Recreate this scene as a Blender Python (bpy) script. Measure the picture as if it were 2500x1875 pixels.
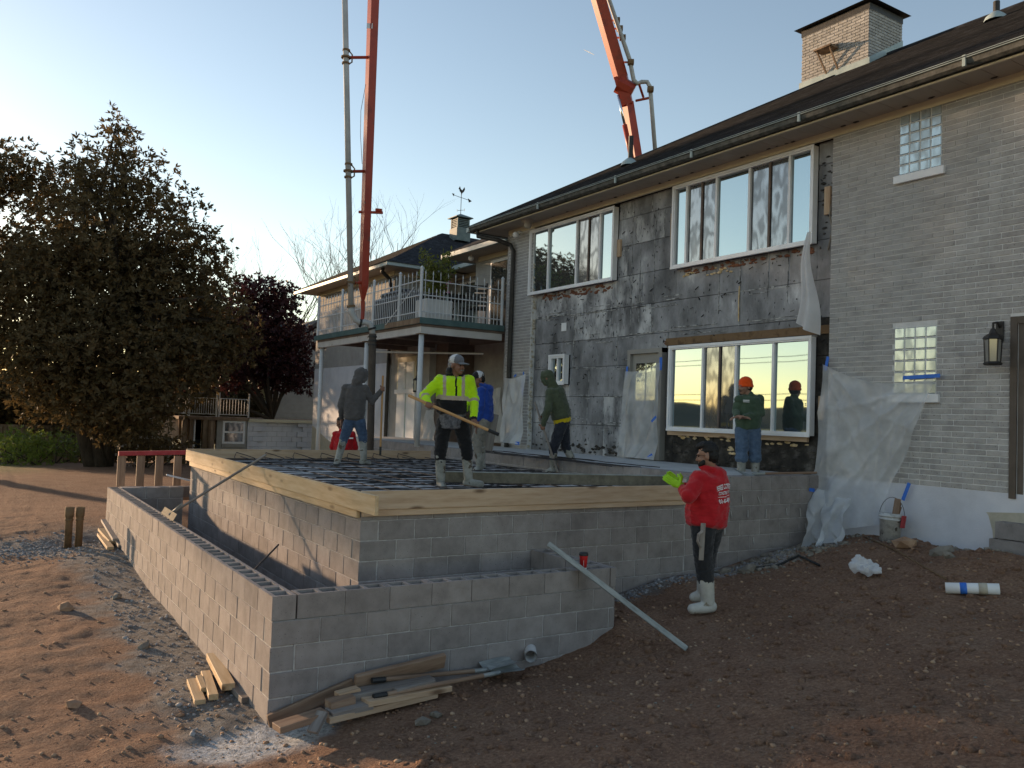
import bpy, bmesh, math, random
import numpy as np
from mathutils import Vector, Matrix, noise as mnoise
random.seed(7); rng = np.random.default_rng(7)
scn = bpy.context.scene
for o in list(bpy.data.objects): bpy.data.objects.remove(o)
COL = scn.collection
# ------------------------------------------------------------------ camera
FPX = 2050.0; YAW, PIT, ROL = 0.569695, 0.039227, 0.035687
CAM = np.array([-2.08508, -6.66871, 2.49685])
_F = np.array([math.sin(YAW)*math.cos(PIT), math.cos(YAW)*math.cos(PIT), math.sin(PIT)])
_R = np.array([math.cos(YAW), -math.sin(YAW), 0.0]); _U = np.cross(_R, _F)
CR = _R*math.cos(ROL)+_U*math.sin(ROL); CU = -_R*math.sin(ROL)+_U*math.cos(ROL); CF = _F
cd = bpy.data.cameras.new('camera'); cam = bpy.data.objects.new('camera', cd); COL.objects.link(cam)
cd.sensor_width = 36; cd.lens = FPX/2500*36; cd.clip_end = 12000; cd.clip_start = 0.05
m4 = Matrix(((CR[0], CU[0], -CF[0], CAM[0]), (CR[1], CU[1], -CF[1], CAM[1]), (CR[2], CU[2], -CF[2], CAM[2]), (0, 0, 0, 1)))
cam.matrix_world = m4; scn.camera = cam
def ray(x, y): return CF+CR*(x-1250)/FPX-CU*(y-937.5)/FPX
def on(x, y, ax, v):                    # pixel of the photograph (2500 wide) -> point on an axis plane
    d = ray(x, y); k = 'XYZ'.index(ax); return Vector(CAM+(v-CAM[k])/d[k]*d)
def at(x, y, dep): return Vector(CAM+ray(x, y)*dep)
def zm(ox, oy, w=600): s = w/2212.; return lambda x, y: (ox+x*s, oy+y*s)
# ------------------------------------------------------------------ sky, sun, exposure
SUN_AZ, SUN_EL = math.radians(21), math.radians(8)     # azimuth: from +Y towards -X
w = bpy.data.worlds.new('World'); scn.world = w; w.use_nodes = True
nt = w.node_tree; nt.nodes.clear()
sky = nt.nodes.new('ShaderNodeTexSky'); sky.sky_type = 'NISHITA'; sky.sun_disc = False
sky.sun_elevation = SUN_EL; sky.sun_rotation = -SUN_AZ; sky.altitude = 100; sky.air_density = 1.0; sky.dust_density = 0.25; sky.ozone_density = 1.0
bg = nt.nodes.new('ShaderNodeBackground'); bg.inputs[1].default_value = 0.15
wo = nt.nodes.new('ShaderNodeOutputWorld'); nt.links.new(sky.outputs[0], bg.inputs[0]); nt.links.new(bg.outputs[0], wo.inputs[0])
sl = bpy.data.lights.new('sun', 'SUN'); sl.energy = 3.6; sl.angle = math.radians(1.2); sl.color = (1.0, 0.72, 0.45)
so = bpy.data.objects.new('sun', sl); COL.objects.link(so)
sd = Vector((-math.sin(SUN_AZ)*math.cos(SUN_EL), math.cos(SUN_AZ)*math.cos(SUN_EL), math.sin(SUN_EL)))
so.rotation_euler = sd.to_track_quat('Z', 'Y').to_euler(); so.location = sd*50
scn.view_settings.view_transform = 'Standard'; scn.view_settings.look = 'None'
scn.view_settings.exposure = 0.9; scn.view_settings.gamma = 1.0; scn.view_settings.use_curve_mapping = False
scn.view_settings.use_white_balance = True; scn.view_settings.white_balance_temperature = 7000; scn.view_settings.white_balance_tint = 16
# ------------------------------------------------------------------ mesh helpers
class MB:
    def __init__(s): s.v = []; s.f = []; s.m = []; s.cm = 0
    def quad(s, a, b, c, d): n = len(s.v); s.v += [tuple(a), tuple(b), tuple(c), tuple(d)]; s.f.append((n, n+1, n+2, n+3)); s.m.append(s.cm)
    def poly(s, pts): n = len(s.v); s.v += [tuple(p) for p in pts]; s.f.append(tuple(range(n, n+len(pts)))); s.m.append(s.cm)
    def box(s, x0, x1, y0, y1, z0, z1, mat=None):
        n = len(s.v); P = [(x, y, z) for z in (z0, z1) for y in (y0, y1) for x in (x0, x1)]
        if mat is not None: P = [tuple(mat @ Vector(p)) for p in P]
        s.v += P
        for q in ((0, 2, 3, 1), (4, 5, 7, 6), (0, 1, 5, 4), (2, 6, 7, 3), (0, 4, 6, 2), (1, 3, 7, 5)): s.f.append(tuple(n+i for i in q)); s.m.append(s.cm)
        return s
    def cbox(s, x0, x1, y0, y1, z0, z1, c=.004):    # box with chamfered edges
        cx, cy, cz = (x0+x1)/2, (y0+y1)/2, (z0+z1)/2; hx, hy, hz = (x1-x0)/2, (y1-y0)/2, (z1-z0)/2
        bm = bmesh.new(); bmesh.ops.create_cube(bm, size=2)
        for v in bm.verts: v.co = Vector((cx+v.co.x*hx, cy+v.co.y*hy, cz+v.co.z*hz))
        bmesh.ops.bevel(bm, geom=bm.edges[:], offset=c, segments=1, affect='EDGES')
        s.addbm(bm); return s
    def addbm(s, bm, mat=None):
        n = len(s.v); bm.verts.index_update()
        for v in bm.verts: s.v.append(tuple(mat @ v.co) if mat is not None else tuple(v.co))
        for f in bm.faces: s.f.append(tuple(n+v.index for v in f.verts)); s.m.append(s.cm)
        bm.free()
    def tube(s, pts, r, n=8, cap=True):
        pts = [Vector(p) for p in pts]; R = r if hasattr(r, '__len__') else [r]*len(pts); b = len(s.v)
        t0 = (pts[1]-pts[0]).normalized(); u = t0.orthogonal().normalized()
        for i, p in enumerate(pts):
            t = ((pts[min(i+1, len(pts)-1)]-pts[max(i-1, 0)])).normalized()
            u = (u-t*u.dot(t)).normalized(); w_ = t.cross(u)
            for k in range(n): a = 2*math.pi*k/n; s.v.append(tuple(p+(u*math.cos(a)+w_*math.sin(a))*R[i]))
        for i in range(len(pts)-1):
            for k in range(n): k2 = (k+1) % n; s.f.append((b+i*n+k, b+i*n+k2, b+(i+1)*n+k2, b+(i+1)*n+k)); s.m.append(s.cm)
        if cap: s.f.append(tuple(b+k for k in range(n))[::-1]); s.m.append(s.cm); s.f.append(tuple(b+(len(pts)-1)*n+k for k in range(n))); s.m.append(s.cm)
        return s
    def lathe(s, prof, c=(0, 0, 0), n=16, mat=None):   # prof: (r,z)
        b = len(s.v)
        for r, z in prof:
            for k in range(n):
                a = 2*math.pi*k/n; p = Vector((c[0]+r*math.cos(a), c[1]+r*math.sin(a), c[2]+z)); s.v.append(tuple(mat @ p) if mat is not None else tuple(p))
        for i in range(len(prof)-1):
            for k in range(n): k2 = (k+1) % n; s.f.append((b+i*n+k, b+i*n+k2, b+(i+1)*n+k2, b+(i+1)*n+k)); s.m.append(s.cm)
        return s
    def prism(s, poly, ax, a0, a1):        # polygon in the two other axes, extruded on ax
        def P(u, v, a): return (a, u, v) if ax == 'X' else ((u, a, v) if ax == 'Y' else (u, v, a))
        n = len(poly); b = len(s.v); s.v += [P(u, v, a0) for u, v in poly]+[P(u, v, a1) for u, v in poly]
        s.f.append(tuple(range(b, b+n))[::-1]); s.f.append(tuple(range(b+n, b+2*n))); s.m += [s.cm]*2
        for i in range(n): j = (i+1) % n; s.f.append((b+i, b+j, b+n+j, b+n+i)); s.m.append(s.cm)
        return s
    def ico(s, c, r, sub=1, jit=0, sc=(1, 1, 1)):
        bm = bmesh.new(); bmesh.ops.create_icosphere(bm, subdivisions=sub, radius=1)
        for v in bm.verts:
            k = 1+random.uniform(-jit, jit); v.co = Vector((c[0]+v.co.x*r*sc[0]*k, c[1]+v.co.y*r*sc[1]*k, c[2]+v.co.z*r*sc[2]*k))
        s.addbm(bm); return s
    def mesh(s, name, mats, smooth=False):
        me = bpy.data.meshes.new(name); me.from_pydata(s.v, [], s.f)
        for m in (mats if isinstance(mats, (list, tuple)) else [mats]): me.materials.append(m)
        if isinstance(mats, (list, tuple)) and len(mats) > 1: me.polygons.foreach_set('material_index', s.m)
        bm = bmesh.new(); bm.from_mesh(me); bmesh.ops.recalc_face_normals(bm, faces=bm.faces[:]); bm.to_mesh(me); bm.free()
        if smooth: me.polygons.foreach_set('use_smooth', [True]*len(me.polygons))
        me.update(); return me
    def obj(s, name, mats, parent=None, smooth=False): return link(name, s.mesh(name, mats, smooth), parent)
def link(name, me, parent=None, loc=None):
    o = bpy.data.objects.new(name, me); COL.objects.link(o)
    if loc is not None: o.location = loc
    if parent is not None: o.parent = parent; o.matrix_parent_inverse = INV[parent.name] if parent.name in INV else Matrix()
    return o
INV = {}
def thing(name, label, cat, loc, group=None):
    o = bpy.data.objects.new(name, None); COL.objects.link(o); o.location = loc; o.empty_display_size = .1
    INV[o.name] = Matrix.Translation(-Vector(loc)); return tag(o, label, cat, group)
def tag(o, label, cat, group=None, kind=None):
    if label: o['label'] = label
    if cat: o['category'] = cat
    if group: o['group'] = group
    if kind: o['kind'] = kind
    return o
def struct(o, label=None): o['kind'] = 'structure'; (label and o.__setitem__('label', label)); return o
def np_mesh(name, V, F, mats, smooth=False, midx=None):
    V = np.asarray(V, np.float32); F = np.asarray(F, np.int32); k = F.shape[1]; me = bpy.data.meshes.new(name)
    me.vertices.add(len(V)); me.vertices.foreach_set('co', V.ravel()); me.loops.add(F.size); me.loops.foreach_set('vertex_index', F.ravel())
    me.polygons.add(len(F)); me.polygons.foreach_set('loop_start', np.arange(0, F.size, k, dtype=np.int32)); me.polygons.foreach_set('loop_total', np.full(len(F), k, np.int32))
    for m in (mats if isinstance(mats, (list, tuple)) else [mats]): me.materials.append(m)
    if midx is not None: me.polygons.foreach_set('material_index', np.asarray(midx, np.int32))
    if smooth: me.polygons.foreach_set('use_smooth', np.ones(len(F), bool))
    me.update(calc_edges=True); me.validate(); return me
# ------------------------------------------------------------------ materials
MATS = {}
def M(name, cols, scale=6, rough=.8, bump=.15, bscale=60, rnd=0., metal=0., spec=.35, detail=8, stretch=(1, 1, 1), space='W', pos=None, dist=.01, spk=None, trans=0., sheen=0., hue=0.):
    m = bpy.data.materials.new(name); m.use_nodes = True; n = m.node_tree.nodes; L = m.node_tree.links; b = n['Principled BSDF']
    if space == 'W': co = n.new('ShaderNodeNewGeometry').outputs['Position']
    else: co = n.new('ShaderNodeTexCoord').outputs['Object']
    mp = n.new('ShaderNodeMapping'); mp.inputs['Scale'].default_value = stretch; L.new(co, mp.inputs[0]); co = mp.outputs[0]
    if space == 'O':
        oi = n.new('ShaderNodeObjectInfo'); ad = n.new('ShaderNodeVectorMath'); ad.operation = 'MULTIPLY_ADD'; L.new(oi.outputs['Random'], ad.inputs[0]); ad.inputs[1].default_value = (37, 53, 71); L.new(co, ad.inputs[2]); co = ad.outputs[0]
    nz = n.new('ShaderNodeTexNoise'); nz.inputs['Scale'].default_value = scale; nz.inputs['Detail'].default_value = detail; nz.inputs['Roughness'].default_value = .62; L.new(co, nz.inputs['Vector'])
    cr = n.new('ShaderNodeValToRGB'); L.new(nz.outputs['Fac'], cr.inputs[0]); e = cr.color_ramp.elements
    k = len(cols); pos = pos or [.32+.36*i/max(1, k-1) for i in range(k)]
    while len(e) < k: e.new(.5)
    for i in range(k): e[i].position = pos[i]; e[i].color = (*cols[i], 1)
    c = cr.outputs[0]
    if spk:      # (scale, threshold, colour) dark or light pits
        n2 = n.new('ShaderNodeTexNoise'); n2.inputs['Scale'].default_value = spk[0]; n2.inputs['Detail'].default_value = 3; L.new(co, n2.inputs['Vector'])
        r2 = n.new('ShaderNodeMapRange'); r2.inputs[1].default_value = spk[1]; r2.inputs[2].default_value = spk[1]+.06; L.new(n2.outputs['Fac'], r2.inputs[0])
        mx = n.new('ShaderNodeMixRGB'); L.new(r2.outputs[0], mx.inputs[0]); L.new(c, mx.inputs[1]); mx.inputs[2].default_value = (*spk[2], 1); c = mx.outputs[0]
    if rnd or hue:
        oi = n.new('ShaderNodeObjectInfo'); hs = n.new('ShaderNodeHueSaturation'); mr = n.new('ShaderNodeMapRange'); mr.inputs[3].default_value = 1-rnd; mr.inputs[4].default_value = 1+rnd
        L.new(oi.outputs['Random'], mr.inputs[0]); L.new(mr.outputs[0], hs.inputs['Value']); L.new(c, hs.inputs['Color']); c = hs.outputs[0]
    L.new(c, b.inputs['Base Color']); b.inputs['Roughness'].default_value = rough; b.inputs['Metallic'].default_value = metal; b.inputs['Specular IOR Level'].default_value = spec
    if sheen: b.inputs['Sheen Weight'].default_value = sheen
    if bump:
        n3 = n.new('ShaderNodeTexNoise'); n3.inputs['Scale'].default_value = bscale; n3.inputs['Detail'].default_value = 5; L.new(co, n3.inputs['Vector'])
        bp = n.new('ShaderNodeBump'); bp.inputs['Strength'].default_value = bump; bp.inputs['Distance'].default_value = dist; L.new(n3.outputs['Fac'], bp.inputs['Height']); L.new(bp.outputs[0], b.inputs['Normal'])
    if trans:
        tr = n.new('ShaderNodeBsdfTranslucent'); L.new(c, tr.inputs[0]); ms = n.new('ShaderNodeMixShader'); ms.inputs[0].default_value = trans
        L.new(b.outputs[0], ms.inputs[1]); L.new(tr.outputs[0], ms.inputs[2]); L.new(ms.outputs[0], n['Material Output'].inputs[0])
    MATS[name] = m; return m
g3 = lambda v, t=0: (v+t, v, v-t)
M('block', [(.215, .189, .18), (.272, .243, .231), (.318, .286, .272)], 5, .92, .35, 220, rnd=.12, spk=(90, .66, (.1, .095, .09)))
M('mortar', [(0.2835, 0.2693, 0.2622), (0.5103, 0.489, 0.4678)], 14, .95, .6, 90)
M('brick', [(0.3135, 0.3007, 0.2892), (0.3937, 0.3758, 0.3596), (0.452, 0.436, 0.4221)], 7, .9, .45, 120, rnd=.13, spk=(55, .64, (.06, .055, .05)))
M('brick_mortar', [(0.5747, 0.5746, 0.5602), (0.7315, 0.7182, 0.7096)], 9, .95, .4, 90)
M('stucco', [(0.5238, 0.5292, 0.5701), (0.6155, 0.6218, 0.6674), (0.694, 0.688, 0.7231)], 1.3, .9, .25, 60)
M('stucco_patch', [(.42, .38, .3), (.52, .47, .38)], 9, .95, .6, 60)
M('sheath', [(0.07875, 0.07875, 0.07875), (0.1969, 0.1969, 0.2013), (0.3281, 0.3281, 0.3369), (0.85, 0.85, 0.85)], 1.7, .85, .5, 35, rnd=.14, pos=[.3, .46, .6, .78], stretch=(1, 1, .55), spk=(16, .65, (.012, .012, .012)))
M('sheath_pale', [(0.054, 0.054, 0.054), (0.198, 0.198, 0.2016), (0.468, 0.468, 0.468), (0.72, 0.72, 0.711)], 2.4, .85, .5, 35, rnd=.12, pos=[.28, .44, .58, .8], stretch=(1, 1, .5), spk=(20, .62, (.03, .03, .03)))
M('seam', [(.1, .1, .1), (.5, .5, .49)], 9, .9, .3, 60, pos=[.42, .6])
M('tar', [(0.0192, 0.0176, 0.016), (0.048, 0.0416, 0.0352), (0.192, 0.176, 0.16)], 5, .85, .8, 30, pos=[.35, .55, .8])
M('timber_raw', [(.38, .2, .09), (.5, .29, .14)], 5, .75, .2, 60, stretch=(1, .3, 1))
M('foam', [(.55, .36, .14), (.75, .6, .4)], 12, .8, .8, 40)
M('foam_red', [(.13, .045, .028), (.26, .12, .07)], 9, .85, .8, 40)
M('white_vinyl', [(0.7276, 0.7276, 0.7383), (0.8346, 0.8346, 0.8453)], 3, .35, .03, 30)
M('cream_trim', [(0.624, 0.552, 0.396), (0.72, 0.648, 0.48)], 2, .6, .08, 30)
M('soffit', [(0.364, 0.312, 0.247), (0.442, 0.377, 0.3055)], 2, .7, .1, 30)
M('fascia_dark', [(.02, .022, .02), (.06, .062, .055), (.1, .1, .09)], 9, .6, .2, 40)
M('gutter', [(0.272, 0.34, 0.34), (0.408, 0.4845, 0.476)], 4, .5, .1, 30)
M('shingle', [(.008, .0095, .0135), (.019, .0215, .028), (.046, .05, .062)], 5, .95, .9, 240, rnd=.0, stretch=(1, .5, 1), spk=(46, .6, (.018, .016, .017)))
M('dark_metal', [(.02, .018, .016), (.045, .04, .036)], 8, .5, .1, 60)
M('copper', [(.09, .13, .13), (.16, .2, .195)], 5, .6, .15, 40)
M('rebar', [(.012, .011, .012), (.03, .026, .026), (.07, .045, .035)], 14, .6, .4, 150, pos=[.35, .58, .8])
M('boom_red', [(0.3024, 0.0297, 0.01188), (0.36, 0.0405, 0.0162), (0.216, 0.0243, 0.01188)], 2.2, .42, .05, 30, spk=(5, .68, (.12, .06, .045)))
M('pipe_grey', [(.34, .34, .33), (.46, .46, .45)], 4, .5, .08, 40, spk=(9, .68, (.16, .13, .1)))
M('hose', [(.055, .042, .034), (.095, .075, .06)], 6, .85, .5, 60)
M('chrome', [(.7, .7, .7), (.8, .8, .8)], 4, .12, 0, 40, metal=1.)
M('concrete', [(0.429, 0.429, 0.429), (0.546, 0.546, 0.533)], 3, .9, .3, 80)
M('weathered_metal', [(.2, .215, .21), (.3, .32, .31), (.4, .41, .4)], 5, .55, .15, 60, metal=.25, space='O', stretch=(1, 4, 4))
M('mud', [(.11, .095, .07), (.2, .175, .13)], 12, .9, .5, 60, space='O')
M('rust', [(.1, .06, .03), (.2, .12, .06), (.16, .1, .06)], 7, .85, .4, 60)
M('paint_white', [(.5, .52, .54), (.62, .64, .66)], 3, .5, .1, 40, spk=(11, .72, (.1, .07, .05)))
M('paint_green', [(.05, .1, .1), (.09, .15, .15)], 4, .6, .2, 40)
M('paint_beam', [(.46, .44, .42), (.56, .54, .52)], 3, .6, .15, 40, spk=(8, .7, (.2, .11, .06)))
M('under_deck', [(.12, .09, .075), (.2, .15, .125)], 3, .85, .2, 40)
M('black_plastic', [(.012, .012, .013), (.03, .03, .03)], 6, .5, .05, 40)
M('blue_tape', [(.02, .13, .55), (.04, .2, .68)], 9, .6, .1, 40)
M('red_paint', [(.35, .03, .03), (.45, .07, .08)], 6, .7, .2, 40)
M('cup_red', [(.55, .02, .02), (.62, .03, .03)], 6, .4, .03, 40)
M('white_plain', [(.75, .75, .76), (.8, .8, .8)], 6, .6, .05, 40)
M('foil', [(.55, .56, .6), (.7, .71, .74)], 6, .35, .2, 40)
M('stone', [(0.1637, 0.1389, 0.1091), (0.2291, 0.1984, 0.1615), (0.2728, 0.2381, 0.1964)], 6, .95, .5, 60, space='O')
M('stone_brown', [(0.2281, 0.1317, 0.07898), (0.351, 0.2106, 0.1317), (0.4563, 0.3159, 0.2106)], 4, .95, .5, 60)
M('gravel', [(0.168, 0.1628, 0.168), (0.273, 0.2678, 0.273), (0.42, 0.4095, 0.399)], 12, .95, .4, 60)
M('bark', [(.035, .026, .018), (.07, .052, .038)], 9, .95, .9, 30, stretch=(1, 1, .3), dist=.03)
M('twig', [(.05, .038, .03), (.085, .066, .052)], 4, .95, .3, 30)
M('plywood', [(.24, .18, .12), (.33, .26, .18)], 3, .8, .2, 60)
M('siding', [(.3, .285, .26), (.36, .34, .31)], 3, .85, .2, 40)
M('siding_yellow', [(.42, .37, .22), (.5, .45, .28)], 3, .8, .2, 40)
M('roof_far', [(.05, .045, .045), (.08, .072, .07)], 4, .95, .4, 60)
M('old_wood', [(.13, .085, .055), (.22, .15, .1), (.34, .25, .17)], 4, .9, .4, 40, stretch=(1, 1, .25))
M('dark_inside', [(.012, .011, .012), (.02, .018, .018)], 4, .8, 0, 30)
M('plaid', [(.05, .05, .058), (.2, .2, .21)], 26, .9, .3, 60)
M('flamingo', [(.65, .12, .28), (.7, .18, .34)], 5, .5, 0, 30)
M('planter_pot', [(.55, .55, .55), (.64, .63, .62)], 5, .6, .1, 30)
def wood(name, a, b_, c_, knot=True, rnd=.1):
    m = M(name, [a, b_, c_], 2.2, .68, .18, 30, rnd=rnd, space='O', stretch=(.9, 9, 9), pos=[.3, .5, .7])
    n = m.node_tree.nodes; L = m.node_tree.links; b = n['Principled BSDF']
    if knot:
        tc = n.new('ShaderNodeTexCoord'); oi = n.new('ShaderNodeObjectInfo'); mp = n.new('ShaderNodeMapping'); mp.inputs['Scale'].default_value = (1.6, 5.2, 5.2)
        ad = n.new('ShaderNodeVectorMath'); ad.operation = 'MULTIPLY_ADD'; L.new(oi.outputs['Random'], ad.inputs[0]); ad.inputs[1].default_value = (31, 17, 91); L.new(tc.outputs['Object'], mp.inputs[0]); L.new(mp.outputs[0], ad.inputs[2])
        vo = n.new('ShaderNodeTexVoronoi'); vo.inputs['Scale'].default_value = 1.0; L.new(ad.outputs[0], vo.inputs['Vector'])
        r = n.new('ShaderNodeMapRange'); r.inputs[1].default_value = .06; r.inputs[2].default_value = .17; r.inputs[3].default_value = .85; r.inputs[4].default_value = 0.; L.new(vo.outputs['Distance'], r.inputs[0])
        mx = n.new('ShaderNodeMixRGB'); L.new(r.outputs[0], mx.inputs[0]); L.new(b.inputs['Base Color'].links[0].from_socket, mx.inputs[1]); mx.inputs[2].default_value = (a[0]*.3, a[1]*.24, a[2]*.2, 1)
        L.new(mx.outputs[0], b.inputs['Base Color'])
    return m
wood('pine', (.42, .27, .165), (.52, .36, .235), (.58, .43, .30))
wood('pine_yellow', (.44, .29, .155), (.55, .39, .225), (.62, .47, .30), rnd=.12)
wood('grey_wood', (.16, .135, .12), (.25, .215, .19), (.33, .3, .27), rnd=.2)
wood('brown_wood', (.17, .105, .07), (.26, .165, .11), (.33, .23, .16), rnd=.2)
wood('handle', (.42, .21, .08), (.5, .27, .11), (.58, .34, .16), knot=False)
def glassmat(name, tint, wav=False, rough=.02, alt=(.05, .055, .06), fac=.68):
    m = bpy.data.materials.new(name); m.use_nodes = True; n = m.node_tree.nodes; L = m.node_tree.links; b = n['Principled BSDF']
    b.inputs['Base Color'].default_value = (*alt, 1); b.inputs['Roughness'].default_value = .6
    gl = n.new('ShaderNodeBsdfGlossy'); gl.inputs['Color'].default_value = (*tint, 1); gl.inputs['Roughness'].default_value = rough
    ms = n.new('ShaderNodeMixShader'); ms.inputs[0].default_value = fac; L.new(b.outputs[0], ms.inputs[1]); L.new(gl.outputs[0], ms.inputs[2]); L.new(ms.outputs[0], n['Material Output'].inputs[0])
    geo = n.new('ShaderNodeNewGeometry')
    if wav:
        wv = n.new('ShaderNodeTexWave'); wv.inputs['Scale'].default_value = 1.7; wv.inputs['Distortion'].default_value = 14; wv.inputs['Detail'].default_value = 2.5; wv.inputs['Detail Scale'].default_value = .8
        mp = n.new('ShaderNodeMapping'); mp.inputs['Scale'].default_value = (1, 2.6, 1.2); L.new(geo.outputs['Position'], mp.inputs[0]); L.new(mp.outputs[0], wv.inputs['Vector'])
        r = n.new('ShaderNodeMapRange'); r.inputs[3].default_value = fac*.55; r.inputs[4].default_value = fac*1.3; L.new(wv.outputs['Fac'], r.inputs[0]); L.new(r.outputs[0], ms.inputs[0])
    else:
        nz = n.new('ShaderNodeTexNoise'); nz.inputs['Scale'].default_value = .9; nz.inputs['Detail'].default_value = 1; L.new(geo.outputs['Position'], nz.inputs['Vector'])
        bp = n.new('ShaderNodeBump'); bp.inputs['Strength'].default_value = .015; bp.inputs['Distance'].default_value = .05; L.new(nz.outputs['Fac'], bp.inputs['Height']); L.new(bp.outputs[0], gl.inputs['Normal'])
    MATS[name] = m; return m
glassmat('glass', (.5, .62, .66)); glassmat('screen_glass', (.6, .62, .63), True, .05, fac=.36)
glassmat('glass_block', (.6, .66, .66), True, .18, (.3, .33, .33), .45)
def sheetmat(name, col, tr, gloss=.25):
    m = bpy.data.materials.new(name); m.use_nodes = True; n = m.node_tree.nodes; L = m.node_tree.links; b = n['Principled BSDF']
    b.inputs['Base Color'].default_value = (*col, 1); b.inputs['Roughness'].default_value = gloss; b.inputs['Specular IOR Level'].default_value = .6
    tl = n.new('ShaderNodeBsdfTranslucent'); tl.inputs[0].default_value = (*col, 1); m1 = n.new('ShaderNodeMixShader'); m1.inputs[0].default_value = .45; L.new(b.outputs[0], m1.inputs[1]); L.new(tl.outputs[0], m1.inputs[2])
    tp = n.new('ShaderNodeBsdfTransparent'); ms = n.new('ShaderNodeMixShader'); L.new(tp.outputs[0], ms.inputs[2]); L.new(m1.outputs[0], ms.inputs[1]); L.new(ms.outputs[0], n['Material Output'].inputs[0])
    geo = n.new('ShaderNodeNewGeometry'); nz = n.new('ShaderNodeTexNoise'); nz.inputs['Scale'].default_value = 2.1; nz.inputs['Detail'].default_value = 4; L.new(geo.outputs['Position'], nz.inputs['Vector'])
    r = n.new('ShaderNodeMapRange'); r.inputs[1].default_value = .3; r.inputs[2].default_value = .7; r.inputs[3].default_value = max(0, tr-.22); r.inputs[4].default_value = tr+.2; L.new(nz.outputs['Fac'], r.inputs[0]); L.new(r.outputs[0], ms.inputs[0])
    n3 = n.new('ShaderNodeTexNoise'); n3.inputs['Scale'].default_value = 9; n3.inputs['Detail'].default_value = 4; L.new(geo.outputs['Position'], n3.inputs['Vector'])
    bp = n.new('ShaderNodeBump'); bp.inputs['Strength'].default_value = .5; bp.inputs['Distance'].default_value = .03; L.new(n3.outputs['Fac'], bp.inputs['Height']); L.new(bp.outputs[0], b.inputs['Normal'])
    MATS[name] = m; return m
sheetmat('poly_clear', (.86, .88, .9), .47); sheetmat('poly_white', (.84, .86, .88), .25); sheetmat('cloth_white', (.85, .85, .86), .03, .7)
def leafmat(name, cols, tr=.3, rough=.45): return M(name, cols, 1.3, rough, 0, 30, trans=tr, spec=.25)
leafmat('leaf_dark', [(.075, .052, .024), (.11, .078, .034), (.16, .105, .046)], .35, .65)
leafmat('leaf_plum', [(.045, .016, .017), (.08, .028, .028)], .25)
leafmat('leaf_green', [(.1, .14, .025), (.17, .22, .04), (.25, .27, .06)], .45)
leafmat('leaf_yellow', [(.12, .14, .03), (.2, .2, .05)], .4)
# ------------------------------------------------------------------ ground
CP = np.array([(0, 0, 0), (0, 1.75, 0), (0, 4, .04), (0, 6.3, .1), (0, 7.6, .19), (0, 9.7, .3), (.56, 0, .05), (1.67, 0, .12), (2.64, 0, .16), (3.1, 0, .22), (3.54, 0, .4),
  (4.63, 1.28, .38), (5.46, 1.28, .5), (6.3, 1.28, .57), (8.3, 1.28, .87), (8.65, .75, 1.0), (8.65, -.2, 1.0), (8.65, -1.24, 1.03), (8.65, -6, 1.08), (8, 0, .98), (6.5, -2, .88), (6.46, -.83, .82),
  (4.5, -.25, .48), (3.61, -.95, .36), (3.5, -1.9, .45), (2.5, -4.4, .78), (.87, -2.2, .24), (1.8, -3.5, .5), (-1.8, 0, -.03), (-.4, -.75, -.03), (1.0, -1.0, .08), (-2.1, -6.7, .85), (-4.5, -4, .25), (6, -6, 1.0),
  (-2.5, 4, -.02), (-.77, 8.37, .14), (-4, 8, .05), (-7, 5, -.05), (-5, 14, .15), (0, 14, .3), (3, 13, .36), (5.3, 12, .4), (2, 19, .36), (-3, 20, .32), (2, 25, .3), (-5, 28, .1), (8, 26, .3), (6, 20, .35), (10, 40, -.6), (-20, 30, -.4), (-20, 0, -.3), (20, -10, 1.1), (0, -15, .9), (1, 5, 0), (.7, 9, .15), (-12, -10, .2)], float)
def tps(r): return np.where(r > 1e-9, r*r*np.log(np.maximum(r, 1e-9)), 0)
_n = len(CP); _K = tps(np.hypot(CP[:, None, 0]-CP[None, :, 0], CP[:, None, 1]-CP[None, :, 1]))+np.eye(_n)*.02
_P = np.c_[np.ones(_n), CP[:, :2]]; _A = np.block([[_K, _P], [_P.T, np.zeros((3, 3))]]); _S = np.linalg.solve(_A, np.r_[CP[:, 2], 0, 0, 0])
def gbase(X, Y):
    X = np.asarray(X, float); Y = np.asarray(Y, float); xc = np.clip(X, -22, 22); yc = np.clip(Y, -16, 42)
    h = _S[_n]+_S[_n+1]*xc+_S[_n+2]*yc
    for i in range(_n): h = h+_S[i]*tps(np.hypot(xc-CP[i, 0], yc-CP[i, 1]))
    d = np.maximum(np.maximum(np.abs(X)-22, 0), np.maximum(np.maximum(-16-Y, Y-42), 0)); k = np.exp(-d/20)
    return np.clip(h, -1.2, 1.3)*k+(-.8)*(1-k)
def gn(x, y):
    f = mnoise.fractal(Vector((x*1.1, y*1.1, 3.3)), 1.0, 2.0, 3)*.03
    f += mnoise.fractal(Vector((x*5.5, y*5.5, 9.1)), .9, 2.1, 4)*.012+mnoise.noise(Vector((x*7.5, y*3.0, 1.7)))*.008
    return f
def rough_k(x, y):       # churned soil away from the walls is rougher
    return 1.35 if y < 1.2 and x > .5 else (1.0 if y < 1.2 or x < -.9 else .45)
def gz(x, y): return float(gbase([x], [y])[0])+gn(x, y)*rough_k(x, y)
def axis_lines(lo, hi, step, far):
    a = list(np.arange(lo, hi+1e-6, step)); s = step; x = hi
    while x < far: s *= 1.22; x += s; a.append(x)
    s = step; x = lo; pre = []
    while x > -far: s *= 1.22; x -= s; pre.append(x)
    return np.array(pre[::-1]+a)
gx = axis_lines(-5.2, 9.0, .06, 5000); gy = axis_lines(-5.0, 11.5, .06, 5000)
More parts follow.
